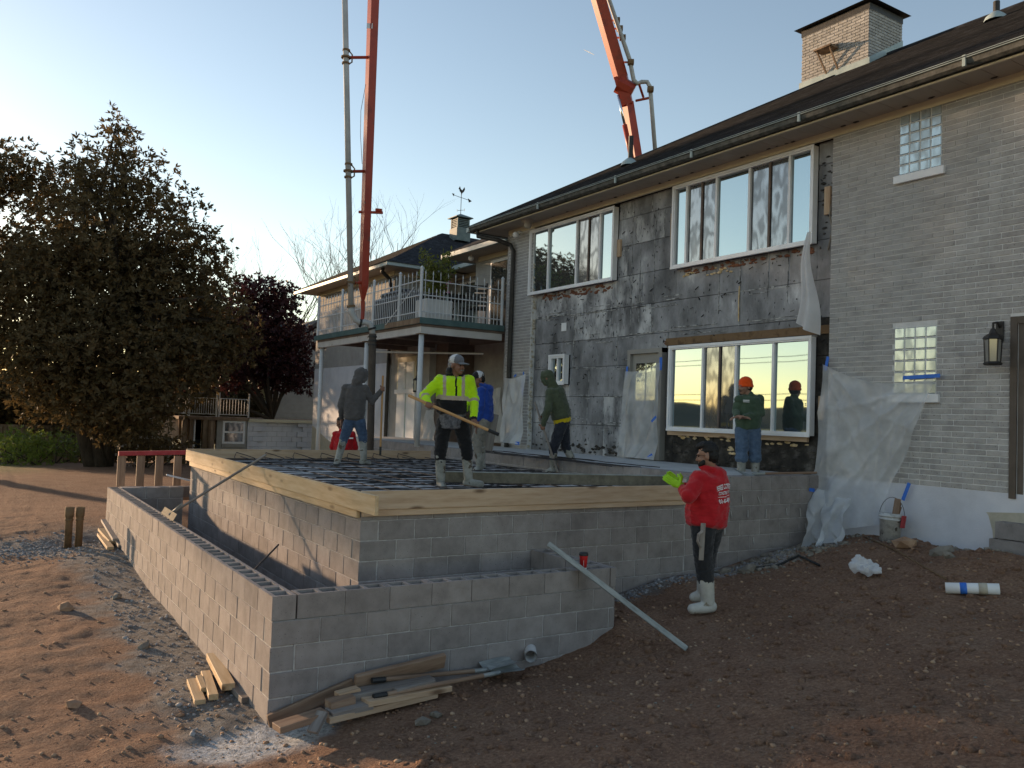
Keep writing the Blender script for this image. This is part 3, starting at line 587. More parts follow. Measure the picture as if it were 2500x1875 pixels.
# tar and torn wood under and around the windows
def lump(name, y0, y1, z0, z1, n, r, mat, x=XS-.01):
    m_ = MB()
    for k in range(n): m_.ico((x, random.uniform(y0, y1), random.uniform(z0, z1)), random.uniform(r*.5, r), 1, .35, (.5, 1.9, .8))
    o = m_.obj(name, MATS[mat], hs); o['kind'] = 'stuff'
lump('tar_smear', YB, 4.9, 1.8, 2.28, 120, .03, 'tar'); lump('tar_smear', 1.36, 1.6, 2.4, 3.85, 30, .025, 'tar'); lump('tar_smear', 1.36, 1.6, 5.4, 6.7, 30, .025, 'tar'); lump('tar_smear', 6.1, 9.3, 1.8, 1.98, 60, .04, 'tar')
lump('foam_bead', 1.75, 4.6, 2.2, 2.29, 26, .035, 'foam'); lump('foam_bead', 1.7, 4.6, 5.2, 5.3, 60, .035, 'foam_red'); lump('foam_bead', 6.6, 9.3, 5.15, 5.3, 70, .04, 'foam_red'); lump('foam_bead', 3.1, 4.6, 5.12, 5.24, 14, .035, 'foam'); lump('foam_bead', 1.85, 5.0, 3.95, 4.03, 50, .03, 'foam_red'); lump('foam_bead', 3.25, 3.33, 2.0, 2.12, 5, .035, 'foam')
MB().box(XS-.03, XS+.02, 1.33, 4.95, 3.93, 4.06).obj('steel_lintel', MATS['rust'], hs)
lumber('sill_board', (XS-.05, 1.72, 2.315), (XS-.05, 4.8, 2.315), .085, .05, 'pine', hs)
for (y, z0, z1) in ((1.5, 2.62, 2.98), (1.47, 5.75, 6.18), (4.84, 5.9, 6.4), (6.38, 5.8, 6.15)): lumber('nailer', (XS-.03, y, z0), (XS-.03, y, z1), .1, .05, 'pine', hs, up=(0, 1, 0))
# ---- windows
def window(y0, y1, z0, z1, mull, kinds, fw_=.055, xf=XH-.035):
    f = MB(); f.box(xf, xf+.12, y0, y1, z0, z0+fw_); f.box(xf, xf+.12, y0, y1, z1-fw_, z1); f.box(xf+.002, xf+.12, y0, y0+fw_, z0+fw_, z1-fw_); f.box(xf+.002, xf+.12, y1-fw_, y1, z0+fw_, z1-fw_)
    f.box(xf-.02, xf, y0-.012, y1+.012, z0-.02, z0+.02); f.box(xf-.015, xf, y0-.012, y1+.012, z1-.03, z1+.015); f.box(xf-.012, xf, y0-.012, y0+.03, z0+.02, z1-.03); f.box(xf-.012, xf, y1-.03, y1+.012, z0+.02, z1-.03)
    f = f.obj('window', MATS['white_vinyl'], hs)
    for y in mull: o = MB().box(xf+.012, xf+.1, y-.022, y+.022, z0+fw_, z1-fw_).obj('mullion', MATS['white_vinyl'], f); o.matrix_parent_inverse = Matrix()
    ys_ = [y0+fw_]+sorted(mull)+[y1-fw_]
    for k, (a, b_) in enumerate(zip(ys_[:-1], ys_[1:])):
        pn = MB().box(xf+.055, xf+.062, a+.02, b_-.02, z0+fw_, z1-fw_).obj('pane', MATS['glass' if kinds[k] == 'g' else 'screen_glass'], f); pn.matrix_parent_inverse = Matrix()
        if kinds[k] == 's':
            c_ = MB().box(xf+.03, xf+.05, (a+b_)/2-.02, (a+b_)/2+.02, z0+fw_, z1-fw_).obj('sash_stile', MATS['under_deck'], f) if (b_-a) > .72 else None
            if c_: c_.matrix_parent_inverse = Matrix()
    return f
window(1.63, 4.73, 2.37, 3.885, [2.36, 3.14, 3.9], ['g', 'g', 's', 'g'])
window(1.66, 4.745, 5.335, 6.85, [2.12, 2.94, 3.68, 4.4], ['g', 's', 'g', 's', 'g'])
window(6.44, 9.48, 5.335, 6.82, [6.9, 7.7, 8.75], ['g', 's', 'g', 'g'])
window(7.97, 8.55, 3.25, 3.885, [8.25], ['g', 'g'], .07)
# ---- door with protective film
d = MB(); x0 = XH-.02; d.box(x0, x0+.14, 4.94, 5.03, 1.79, 3.885); d.box(x0, x0+.14, 5.83, 5.915, 1.79, 3.885); d.box(x0-.003, x0+.14, 4.94, 5.915, 3.8, 3.885)
M('door_paint', [(.25, .235, .215), (.3, .285, .26)], 3, .5, .05, 30)
df = d.obj('door', MATS['door_paint'], hs)
for nm, mt, bx in (('door_leaf', 'door_paint', (x0+.06, x0+.1, 5.03, 5.83, 1.79, 3.8)), ('rail', 'door_paint', (x0+.05, x0+.06, 5.05, 5.81, 2.62, 2.72)), ('pane', 'glass', (x0+.052, x0+.059, 5.15, 5.41, 2.9, 3.62)), ('pane', 'glass', (x0+.052, x0+.059, 5.44, 5.71, 2.9, 3.62)), ('panel', 'door_paint', (x0+.05, x0+.06, 5.15, 5.71, 1.9, 2.5))):
    o = MB().cbox(*bx, .003).obj(nm, MATS[mt], df); o.matrix_parent_inverse = Matrix()
# ---- glass block windows
for (y0, y1, z0, z1), nrow in ((GBw[0], 6), (GBw[1], 6)):
    gb = MB().box(XH-.0075, XH+.1, y0, y1, z0, z1).obj('glass_block_window', MATS['brick_mortar'], hs)
    sz = (y1-y0)/4; hh = (z1-z0)/nrow; me = None
    for i in range(4):
        for j in range(nrow):
            if me is None: me = MB().cbox(-.012, .012, -sz/2+.007, sz/2-.007, -hh/2+.007, hh/2-.007, .009).mesh('glass_block', MATS['glass_block'])
            o = link('glass_block', me, gb, (XH-.006, y0+sz*(i+.5), z0+hh*(j+.5))); o.matrix_parent_inverse = Matrix()
    sill = MB().cbox(XH-.06, XH+.08, y0-.06, y1+.06, z0-.115, z0-.004, .006).obj('sill', MATS['white_vinyl'], gb); sill.matrix_parent_inverse = Matrix()
# ---- brown door frame at the right edge
M('brown_trim', [(.085, .065, .05), (.13, .1, .08)], 5, .6, .1, 40)
db = MB(); db.box(XH-.03, XH+.1, -1.37, -1.29, 1.72, 3.95); db.box(XH-.028, XH+.1, -2.35, -1.29, 3.86, 3.949); db.box(XH-.01, XH+.1, -1.45, -1.38, 1.72, 3.86); db.box(XH-.0, XH+.1, -1.52, -1.46, 1.72, 3.86); db = db.obj('side_door', MATS['brown_trim'], hs)
o = MB().box(XH+.03, XH+.08, -2.34, -1.53, 1.72, 3.86).obj('door_leaf', MATS['dark_metal'], db); o.matrix_parent_inverse = Matrix()
# ---- frieze, soffit boards, fascia, gutter
YE = 11.19; XG = 7.938; RS = .56
MB().box(XH-.03, XH+.02, YR, YL+.02, ZF0, ZF1).obj('frieze', MATS['cream_trim'], hs)
MB().box(8.09, XH+.4, YR, YE-.08, 7.004, 7.02).obj('soffit_core', MATS['soffit'], hs)
y = YR
while y < YE-.12: MB().box(8.09, XH+.1, y, min(y+.34, YE-.1), ZF1-.006, ZF1+.002).obj('soffit_board', MATS['soffit'], hs); y += .348
mb = MB()
for k in range(26): yy = random.uniform(-1.6, 9); mb.ico((8.55+random.uniform(0, .05), yy, ZF1-.008), random.uniform(.012, .03), 1, .3, (1, 2, .4))
o = mb.obj('soffit_stain', MATS['tar'], hs); o['kind'] = 'stuff'
MB().box(8.06, 8.1, YR, YE-.06, 6.985, 7.09).obj('fascia', MATS['fascia_dark'], hs)
MB().box(8.058, 8.092, YR, YE-.06, 6.962, 6.983).obj('fascia_lip', MATS['cream_trim'], hs)
gp = [(8.055, 7.10), (8.055, 7.0), (7.99, 6.99), (7.955, 7.02), (7.945, 7.075), (7.93, 7.095), (7.93, 7.118), (7.95, 7.118), (7.955, 7.1), (8.04, 7.09), (8.04, 7.1)]
gm = MB().prism(gp, 'Y', YR, YE).obj('gutter', MATS['fascia_dark'], hs)
MB().box(7.922, 7.944, YR, YE, 7.09, 7.122).obj('gutter_lip', MATS['gutter'], hs)
MB().box(7.93, XH+3, YE, YE+.12, 6.99, 7.11).obj('gutter', MATS['gutter'], hs)
MB().box(8.06, XH+3, YE-.1, YE-.001, 6.985, 7.1).obj('fascia', MATS['fascia_dark'], hs)
MB().box(XH+.1, XH+3, YL, YE-.1, 6.996, 7.003).obj('soffit_board', MATS['soffit'], hs)
for yy in (-1.05, 1.4, 3.6, 5.6, 8.2): MB().box(7.918, 7.946, yy-.02, yy+.02, 6.99, 7.13).obj('gutter_strap', MATS['gutter'], hs)
# ---- roof: stepped shingle courses on front slope and hip end
def shingles(name, P0, P1, Q0, Q1, n, parent, mat='shingle', lift=.012):
    """courses between eave line P0-P1 and top line Q0-Q1"""
    m_ = MB(); P0, P1, Q0, Q1 = map(Vector, (P0, P1, Q0, Q1)); nn = (P1-P0).cross(Q0-P0 if (Q0-P0).length > .01 else Q1-P0).normalized()
    if nn.z < 0: nn = -nn
    for i in range(n):
        t0, t1 = i/n, min(1, (i+1.15)/n); a, b_ = P0.lerp(Q0, t0), P1.lerp(Q1, t0); c, d_ = P1.lerp(Q1, t1), P0.lerp(Q0, t1)
        m_.quad(a+nn*lift, b_+nn*lift, c, d_); m_.quad(a, b_, b_+nn*lift, a+nn*lift)
    return m_.obj(name, MATS[mat], parent)
T = 6.6; ZE = 7.1; XR, ZR = XG+T, ZE+RS*T
rf = shingles('roof', (XG-.02, YR, ZE), (XG-.02, YE+.02, ZE), (XR, YR, ZR), (XR, YE-T, ZR), 46, hs)
o = shingles('hip_end', (XG-.02, YE+.02, ZE), (XR+T, YE+.02, ZE), (XR, YE-T, ZR), (XR, YE-T, ZR), 40, rf); o.matrix_parent_inverse = Matrix()
o = shingles('rear_slope', (XR+T, YR, ZE), (XR+T, YE, ZE), (XR, YR, ZR), (XR, YE-T, ZR), 6, rf); o.matrix_parent_inverse = Matrix()
MB().tube([(XR, YR, ZR+.0), (XR, YE-T, ZR+.0)], .05, 6).obj('ridge_cap', MATS['shingle'], hs); MB().tube([(XG, YE, ZE+.01), (XR, YE-T, ZR+.01)], .03, 6).obj('ridge_cap', MATS['shingle'], hs)
def roofz(x): return ZE+RS*(x-XG)
# chimney
CX0, CX1, CY0, CY1 = 13.9, 15.1, 4.4, 6.16; zb0 = roofz(CX0)
ch = MB().box(CX0+.01, CX1, CY0+.01, CY1-.01, zb0-.3, 11.72).obj('chimney', MATS['brick_mortar'], hs)
M('brick_pale', [(.3, .285, .265), (.37, .355, .335), (.43, .415, .395)], 6, .92, .6, 50, rnd=.12, spk=(26, .68, (.12, .1, .08)))
zc = zb0+.12; row = 0; bmx = {}
while zc < 11.66:
    for face in (0, 1):
        L0, L1 = (CY0, CY1) if face == 0 else (CX0, CX1); y = L0-(.11 if row % 2 else 0)
        while y < L1-.02:
            a, b_ = max(y, L0), min(y+.21, L1); l = round(b_-a, 3)
            if l > .03 and (face == 0 or zc > roofz(a)):
                k = (l, face)
                if k not in bmx: bmx[k] = (MB().cbox(-.01, .02, -l/2, l/2, 0, .058, .005) if face == 0 else MB().cbox(-l/2, l/2, -.01, .02, 0, .058, .005)).mesh('brick', MATS['brick_pale'])
                o = link('brick', bmx[k], ch, (CX0, (a+b_)/2, zc) if face == 0 else ((a+b_)/2, CY0, zc)); o.matrix_parent_inverse = Matrix()
            y += .22
    zc += .068; row += 1
def chpart(nm, mb_, mt): o = mb_.obj(nm, MATS[mt], ch); o.matrix_parent_inverse = Matrix(); return o
chpart('cap_band', MB().box(CX0-.012, CX1+.02, CY0-.012, CY1+.02, 11.655, 11.8), 'dark_metal')
cp = MB(); A = [(CX0-.14, CY0-.14, 11.83), (CX1+.14, CY0-.14, 11.83), (CX1+.14, CY1+.14, 11.83), (CX0-.14, CY1+.14, 11.83)]; B = [(CX0+.3, CY0+.4, 12.06), (CX1-.3, CY0+.4, 12.06), (CX1-.3, CY1-.4, 12.06), (CX0+.3, CY1-.4, 12.06)]
cp.poly(A[::-1]); cp.poly(B); [cp.quad(A[k], A[(k+1) % 4], B[(k+1) % 4], B[k]) for k in range(4)]; chpart('cap', cp, 'dark_metal'); chpart('cap_post', MB().box(CX0+.05, CX1-.05, CY0+.05, CY1-.05, 11.8, 11.832), 'dark_metal')
fl = MB(); fl.box(CX0-.03, CX0-.012, CY0-.04, CY1+.04, zb0-.1, zb0+.13); fl.poly([(CX0-.03, CY0-.03, zb0-.1), (CX1, CY0-.03, roofz(CX1)-.1), (CX1, CY0-.03, roofz(CX1)+.16), (CX0-.03, CY0-.03, zb0+.13)]); chpart('flashing', fl, 'gutter')
hd = MB(); yc = 5.35; hd.quad((CX0-.02, yc-.2, zb0+.72), (CX0-.3, yc-.17, zb0+.62), (CX0-.3, yc+.25, zb0+.62), (CX0-.02, yc+.2, zb0+.72)); hd.box(CX0-.31, CX0-.02, yc-.2, yc+.25, zb0+.6, zb0+.64); hd.tube([(CX0-.27, yc-.14, zb0+.62), (CX0-.03, yc-.2, zb0+.12)], .022, 4); hd.tube([(CX0-.27, yc+.2, zb0+.62), (CX0-.03, yc+.1, zb0+.12)], .022, 4); chpart('vent_hood', hd, 'old_wood')
for nm, x, y, h in (('a', 9.75, 7.33, .62), ('b', 13.0, 1.22, .32)):
    z = roofz(x); v = MB().tube([(x, y, z-.1), (x, y, z+h)], .055, 10).obj('vent_pipe', MATS['dark_metal'], rf); v.matrix_parent_inverse = Matrix()
    o = MB().lathe([(.0, .02), (.065, .12), (.17, .03), (.2, -.05)], (x-.02, y, z), 14).obj('pipe_boot', MATS['gutter'], rf, True); o.matrix_parent_inverse = Matrix()
# main downspout and flood lights
def spout(pts, parent, r=.05): return MB().tube(pts, r, 8).obj('downspout', MATS['dark_metal'], parent)
spout([(8.05, 10.95, 7.0), (8.05, 10.93, 6.86), (8.3, 10.4, 6.72), (8.54, 10.2, 6.6), (8.57, 10.12, 6.45), (8.57, 10.12, 1.78)], hs, .055)
for (x, y, z) in ((8.45, 9.85, 6.78),):
    fl_ = MB(); fl_.ico((x, y, z), .075, 2); fl_.tube([(x+.02, y, z+.05), (x+.1, y+.02, z+.1), (XH, y+.03, z+.1)], .02, 6); fl_.obj('flood_light', MATS['white_plain'], hs, True)
mb = MB().lathe([(.16, 0), (.15, -.05), (.09, -.07), (.09, -.15), (.06, -.19), (0, -.2)], (8.35, 9.2, 6.998), 16); mb.obj('soffit_lamp', MATS['soffit'], hs, True)
MB().box(XS-.02, XS-.008, 8.12, 8.3, 4.42, 4.6).obj('notice_paper', MATS['white_plain'], hs)
MB().tube([(XS-.02, 3.2, 4.85), (XS-.03, 3.2, 4.6), (XS-.02, 3.2, 4.25)], .012, 6).obj('cable_stub', MATS['foam'], hs); MB().tube([(XS-.03, 1.4, 5.9), (XS-.05, 1.42, 5.75), (XS-.03, 1.38, 5.5), (XS-.03, 1.45, 5.2)], .014, 6).obj('cable_stub', MATS['stone'], hs)
# nail stubs and torn ties on the boards
mb = MB()
for k in range(260):
    y, z = random.uniform(1.5, 9.2), random.uniform(1.9, 6.7)
    if any(a-.05 < y < b_+.05 and c-.05 < z < d_+.05 for a, b_, c, d_ in OPEN): continue
    mb.tube([(XS, y, z), (XS-random.uniform(.02, .06), y+random.uniform(-.06, .06), z+random.uniform(-.07, .03))], random.uniform(.004, .011), 4)
o = mb.obj('brick_ties', MATS['dark_metal'], hs); o['kind'] = 'stuff'
# ------------------------------------------------------------------ recessed parts and far wing
wg = thing('house_wing', 'far brick wing of the house with hip roof and cupola behind the balcony', 'house', (8.8, 17.3, 1.2))
def wpart(nm, mb_, mt, sm_=False): return mb_.obj(nm, MATS[mt], wg, sm_)
M('brick_flat', [(.3, .29, .28), (.38, .37, .36)], 3, .9, .3, 60)
def courses_wall(x0, x1, y0, y1, z0, z1, axis):     # brick wall far off: courses as thin steps
    m_ = MB(); m_.box(x0, x1, y0, y1, z0, z1); z = z0
    while z < z1-.05:
        if axis == 'X': m_.box(x0-.008, x0+.01, y0+.003, y1-.003, z+.006, z+.066)
        else: m_.box(x0+.003, x1-.003, y0-.008, y0+.01, z+.006, z+.066)
        z += .0737
    return m_
wpart('wall', courses_wall(9.85, 10.1, YL+.1, 13.9, 1.78, 6.95, 'X'), 'brick_flat'); wpart('wall', courses_wall(9.85, 11.0, 13.9, 14.1, 1.78, 6.95, 'Y'), 'brick_flat')
wpart('wall', courses_wall(11.0, 11.2, 14.1, 17.3, 4.7, 6.95, 'X'), 'brick_flat'); wpart('wall', courses_wall(8.8, 11.0, 17.3, 17.5, 4.65, 6.9, 'Y'), 'brick_flat')
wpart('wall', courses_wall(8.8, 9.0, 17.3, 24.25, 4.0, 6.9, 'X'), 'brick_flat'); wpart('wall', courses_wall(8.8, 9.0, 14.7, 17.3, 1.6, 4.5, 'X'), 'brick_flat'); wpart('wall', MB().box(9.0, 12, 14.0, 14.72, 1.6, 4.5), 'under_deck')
wpart('render_wall', MB().box(8.79, 9.0, 17.45, 24.25, .2, 4.05), 'stucco'); wpart('wall', MB().box(9.0, 16, 24.0, 24.24, 0, 6.9), 'brick_flat'); wpart('base_patch', MB().prism([(21.5, .2), (24.2, .2), (24.2, 1.9), (22.6, 1.45), (21.5, 1.2)], 'X', 8.775, 8.79), 'stucco_patch')
# window with shutters of the lower wing, sliding doors of the upper floor
sw = wpart('window', MB().box(8.74, 8.8, 15.45, 16.72, 3.15, 4.18), 'cream_trim')
for y0 in (15.55, 16.1):
    s_ = MB(); s_.box(8.715, 8.738, y0, y0+.5, 3.2, 4.02)
    for k in range(9): s_.box(8.7, 8.716, y0+.04, y0+.46, 3.23+k*.09, 3.29+k*.09)
    o = s_.obj('shutter', MATS['white_vinyl'], sw); o.matrix_parent_inverse = Matrix()
o = MB().box(8.69, 8.78, 15.4, 16.78, 3.08, 3.2).obj('sill', MATS['white_vinyl'], sw); o.matrix_parent_inverse = Matrix()
o = MB().box(8.74, 8.79, 15.45, 16.7, 1.72, 3.08).obj('panel', MATS['white_vinyl'], sw); o.matrix_parent_inverse = Matrix()
o = MB().box(8.728, 8.742, 16.04, 16.09, 1.72, 3.08).obj('panel_batten', MATS['gutter'], sw); o.matrix_parent_inverse = Matrix()
def sliding(x, y0, y1, z0, z1):
    f = wpart('sliding_door', MB().box(x-.05, x, y0, y1, z0, z1), 'white_vinyl'); m_ = (y0+y1)/2
    for a, b_ in ((y0+.06, m_-.04), (m_+.04, y1-.06)): o = MB().box(x-.056, x-.051, a, b_, z0+.08, z1-.08).obj('pane', MATS['glass'], f); o.matrix_parent_inverse = Matrix()
sliding(9.85, 11.3, 13.2, 4.75, 6.8); sliding(11.0, 15.0, 17.0, 4.75, 6.75)
wpart('frieze', MB().box(9.82, 9.86, YL+.1, 13.93, 6.87, 7.0), 'cream_trim'); wpart('frieze', MB().box(8.77, 8.81, 17.27, 24.28, 6.78, 6.93), 'cream_trim'); wpart('frieze', MB().box(8.77, 10.9, 17.26, 17.3, 6.78, 6.93), 'cream_trim'); wpart('frieze', MB().box(10.97, 11.01, 14.1, 17.25, 6.87, 7.0), 'cream_trim')
# eaves
wpart('soffit', MB().box(9.2, 11.5, YL+.2, 14.75, 7.0, 7.02), 'soffit'); wpart('gutter', MB().box(9.1, 9.2, YE+.12, 14.85, 6.98, 7.1), 'gutter'); wpart('gutter', MB().box(9.2, 11, 14.76, 14.85, 6.982, 7.098), 'gutter')
wpart('soffit', MB().box(10.3, 12.5, 14.86, 17.3, 7.0, 7.018), 'soffit'); wpart('gutter', MB().box(10.2, 10.3, 14.86, 16.3, 6.98, 7.1), 'gutter')
wpart('soffit', MB().box(8.2, 16, 16.45, 24.9, 6.93, 6.95), 'soffit'); wpart('gutter', MB().box(8.08, 8.2, 16.33, 24.95, 6.9, 7.02), 'gutter'); wpart('gutter', MB().box(8.2, 10.2, 16.33, 16.45, 6.902, 7.018), 'gutter')
shingles('roof', (9.1, YE, 7.1), (9.1, 14.9, 7.1), (13, YE, 9.2), (13, 11.0, 9.2), 24, wg); shingles('roof', (9.1, 14.85, 7.1), (13.0, 14.85, 7.1), (13, 11.0, 9.2), (13, 11.0, 9.2), 22, wg); shingles('roof', (10.2, 14.0, 7.1), (10.2, 17.3, 7.1), (13.5, 14.0, 8.9), (13.5, 17.3, 8.9), 20, wg)
AP = (12.0, 20.4, 9.1); AP2 = (16.5, 20.4, 9.1)
shingles('roof', (8.06, 16.3, 7.0), (8.06, 24.98, 7.0), AP, AP, 30, wg); shingles('roof', (8.06, 16.3, 7.0), (20, 16.3, 7.0), AP, AP2, 30, wg); shingles('roof', (8.06, 24.98, 7.0), (20, 24.98, 7.0), AP, AP2, 10, wg)
spout([(8.25, 17.0, 6.92), (8.25, 17.05, 6.8), (8.6, 17.3, 6.65), (8.72, 17.36, 6.4), (8.72, 17.36, 1.7)], wg, .06)
# cupola with louvres and rooster vane
cx, cy = 12.35, 19.7; k = .42
cu = wpart('cupola', MB().box(cx-k, cx+k, cy-k, cy+k, 8.6, 9.28), 'copper'); 
for dx, dy in ((-1, -1), (-1, 1), (1, -1), (1, 1)): o = MB().box(cx+dx*.34-.04, cx+dx*.34+.04, cy+dy*.34-.04, cy+dy*.34+.04, 9.28, 9.85).obj('corner_post', MATS['copper'], cu); o.matrix_parent_inverse = Matrix()
for j in range(6):
    z = 9.3+j*.09; o = MB().box(cx-.36, cx+.36, cy-.36, cy+.36, z, z+.045).obj('louvre', MATS['copper'], cu); o.matrix_parent_inverse = Matrix()
o = MB().box(cx-.3, cx+.3, cy-.3, cy+.3, 9.28, 9.86).obj('core', MATS['dark_inside'], cu); o.matrix_parent_inverse = Matrix()
c2 = MB(); A = [(cx+sx*.52, cy+sy*.52, 9.86) for sx, sy in ((-1, -1), (1, -1), (1, 1), (-1, 1))]; c2.poly(A[::-1]); B = [(p[0]*1, p[1]*1, 9.9) for p in A]
for q in range(4): c2.quad(A[q], A[(q+1) % 4], B[(q+1) % 4], B[q]); c2.poly([B[q], B[(q+1) % 4], (cx, cy, 10.15)])
o = c2.obj('cupola_roof', MATS['copper'], cu); o.matrix_parent_inverse = Matrix()
vn = MB(); rv = Vector((CR[0], CR[1], 0)).normalized(); cz = 10.12
vn.tube([(cx, cy, cz), (cx, cy, cz+1.25)], .018, 6); P = lambda r, z: tuple(Vector((cx, cy, cz+z))+rv*r)
vn.tube([P(-.42, 1.05), P(.45, .78)], .014, 5); vn.tube([P(-.17, .2), P(.17, .24)], .012, 5); vn.tube([P(-.2, .14), P(-.2, .27)], .012, 4); vn.tube([P(.2, .18), P(.2, .32)], .012, 4)
def flat(pts): n = Vector((CF[0], CF[1], 0)).normalized()*.012; A = [Vector(P(*p))-n for p in pts]; B = [Vector(P(*p))+n for p in pts]; vn.poly(A); vn.poly(B[::-1]); [vn.quad(A[i], A[(i+1) % len(A)], B[(i+1) % len(B)], B[i]) for i in range(len(A))]
flat([(.36, .9), (.58, .74), (.42, .66)]); flat([(-.38, 1.12), (-.52, 1.14), (-.42, .97)])
flat([(-.12, 1.5), (-.09, 1.55), (-.04, 1.4), (.04, 1.32), (.1, 1.42), (.16, 1.5), (.19, 1.38), (.14, 1.25), (.05, 1.17), (.02, 1.08), (-.03, 1.18), (-.1, 1.27), (-.13, 1.38), (-.17, 1.4)])
o = vn.obj('weather_vane', MATS['dark_metal'], cu); o.matrix_parent_inverse = Matrix()
for o in [cu]+list(cu.children):
    v_ = np.empty(len(o.data.vertices)*3); o.data.vertices.foreach_get('co', v_); v_ = v_.reshape(-1, 3); c_ = np.array([cx, cy, 8.95]); v_ = c_+(v_-c_)*.66; o.data.vertices.foreach_set('co', v_.ravel()); o.data.update()
for (x, y, z) in ((9.45, 13.7, 6.9),):
    fl_ = MB(); fl_.ico((x, y, z), .08, 2); fl_.tube([(x, y, z+.05), (x, y, 7.0)], .02, 6); fl_.obj('flood_light', MATS['white_plain'], wg, True)
# ------------------------------------------------------------------ balcony
bx, by, dz = 6.38, 10.5, 4.69; bye = 17.35
bc = thing('balcony', 'upper balcony deck on white steel posts with picket railing', 'balcony', (bx, by, 1.75))
def bp(nm, mb_, mt, s=False): return mb_.obj(nm, MATS[mt], bc, s)
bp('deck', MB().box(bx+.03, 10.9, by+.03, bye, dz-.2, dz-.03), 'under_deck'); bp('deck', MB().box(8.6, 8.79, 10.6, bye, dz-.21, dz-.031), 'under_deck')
bp('fascia', MB().box(bx-.03, bx+.02, by-.03, bye+.15, dz-.14, dz), 'paint_green'); bp('fascia', MB().box(bx+.02, 8.62, by-.03, by+.02, dz-.14, dz), 'paint_green')
bp('fascia_board', MB().box(bx-.034, bx-.029, by-.02, by+1.9, dz-.135, dz-.01), 'old_wood')
bp('beam', MB().box(bx+.04, bx+.14, by+.04, bye, dz-.36, dz-.15), 'paint_beam'); bp('beam', MB().box(bx+.14, 8.6, by+.042, by+.14, dz-.36, dz-.15), 'paint_beam')
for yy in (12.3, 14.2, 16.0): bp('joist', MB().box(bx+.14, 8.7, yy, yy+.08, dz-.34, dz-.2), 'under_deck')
bp('under_rail', MB().tube([(bx+.2, 13.5, 4.05), (8.6, 11.4, 4.05)], .025, 6), 'paint_beam')
for yy, zb_ in ((10.6, 1.75), (13.75, .4), (17.1, .4)): bp('post', MB().tube([(bx+.09, yy, zb_), (bx+.09, yy, dz-.36)], .062, 12), 'paint_white', True); bp('post_cap', MB().box(bx-.01, bx+.2, yy-.1, yy+.1, dz-.378, dz-.361), 'rust')
def rail_run(p0, p1, n, posts):
    p0 = Vector(p0); p1 = Vector(p1); d = (p1-p0)
    for h in (.14, .52, .86): bp('rail', MB().tube([p0+Vector((0, 0, h)), p1+Vector((0, 0, h))], .014, 5), 'paint_white')
    tall = MB().tube([(0, 0, 0), (0, 0, 1.0), (0, 0, 1.02), (0, 0, 1.1)], [.009, .009, .018, .002], 5).mesh('picket', MATS['paint_white']); short = MB().tube([(0, 0, 0), (0, 0, .6), (0, 0, .62), (0, 0, .7)], [.009, .009, .018, .002], 5).mesh('picket', MATS['paint_white'])
    for i in range(n): link('picket', tall if i % 2 == 0 else short, bc, p0+d*((i+.5)/n))
    for t in posts: q = p0+d*t; bp('rail_post', MB().tube([q, q+Vector((0, 0, 1.12)), q+Vector((0, 0, 1.14)), q+Vector((0, 0, 1.19))], [.036, .036, .045, .01], 10), 'paint_white')
rail_run((bx+.02, by+.05, dz), (bx+.02, bye, dz), 62, (0.002, .17, .4, .72, .998)); rail_run((bx+.05, by+.02, dz), (8.58, by+.02, dz), 22, (.99,))
bp('stay', MB().tube([(bx-.05, 12.3, dz-.05), (bx+.05, 11.0, dz+.75)], .012, 5), 'paint_white')
# furniture
G = 'patio furniture on the balcony'
tb = thing('patio_table', 'dark slatted patio table on the balcony behind the railing', 'table', (7.75, 11.6, dz), G)
MB().box(7.3, 8.3, 11.1, 12.2, dz+.68, dz+.73).obj('tabletop', MATS['dark_metal'], tb)
for x in (7.38, 8.2):
    for y in (11.18, 12.1): MB().box(x-.045, x+.045, y-.045, y+.045, dz-.03, dz+.68).obj('leg', MATS['gutter'], tb)
def chair(x, y, rz, label):
    c = thing('patio_chair', label, 'chair', (x, y, dz-.03), G); R_ = Matrix.Translation((x, y, dz-.03)) @ Matrix.Rotation(rz, 4, 'Z')
    def q(nm, boxes, mt='dark_metal'):
        m_ = MB()
        for b in boxes: m_.box(*b, mat=R_)
        m_.obj(nm, MATS[mt], c)
    q('seat', [(-.25, .25, -.25, .25, .42, .46)]); q('backrest', [(-.25, .25, .23, .27, .5+.1*k, .57+.1*k) for k in range(5)])
    for sx in (-.24, .24):
        q('leg', [(sx-.02, sx+.02, -.25, -.21, 0, .64)]); q('leg', [(sx-.02, sx+.02, .22, .27, 0, 1.02)]); q('armrest', [(sx-.025, sx+.025, -.25, .25, .64, .67)])
chair(8.35, 12.75, .2, 'dark slatted patio chair with high back behind the balcony table'); chair(8.1, 10.95, 2.6, 'dark mesh patio chair turned aside near the downspout'); chair(7.0, 11.3, -1.4, 'pale framed folding chair beside the white planter box')
gr = thing('grill_cover', 'black covered grill standing behind the long balcony railing', 'grill', (7.3, 13.7, dz-.03)); MB().cbox(6.95, 7.65, 12.6, 14.6, dz-.03, dz+.85, .06).obj('cover', MATS['black_plastic'], gr); MB().cbox(7.0, 7.6, 12.9, 14.3, dz+.85, dz+1.0, .06).obj('lid', MATS['black_plastic'], gr)
fp = thing('planter_box', 'white planter box with a leafy shrub on the balcony corner', 'planter', (6.95, 10.95, dz-.03)); MB().cbox(6.6, 7.3, 10.68, 11.25, dz-.03, dz+.48, .02).obj('box', MATS['planter_pot'], fp)
V = []; Fq = []
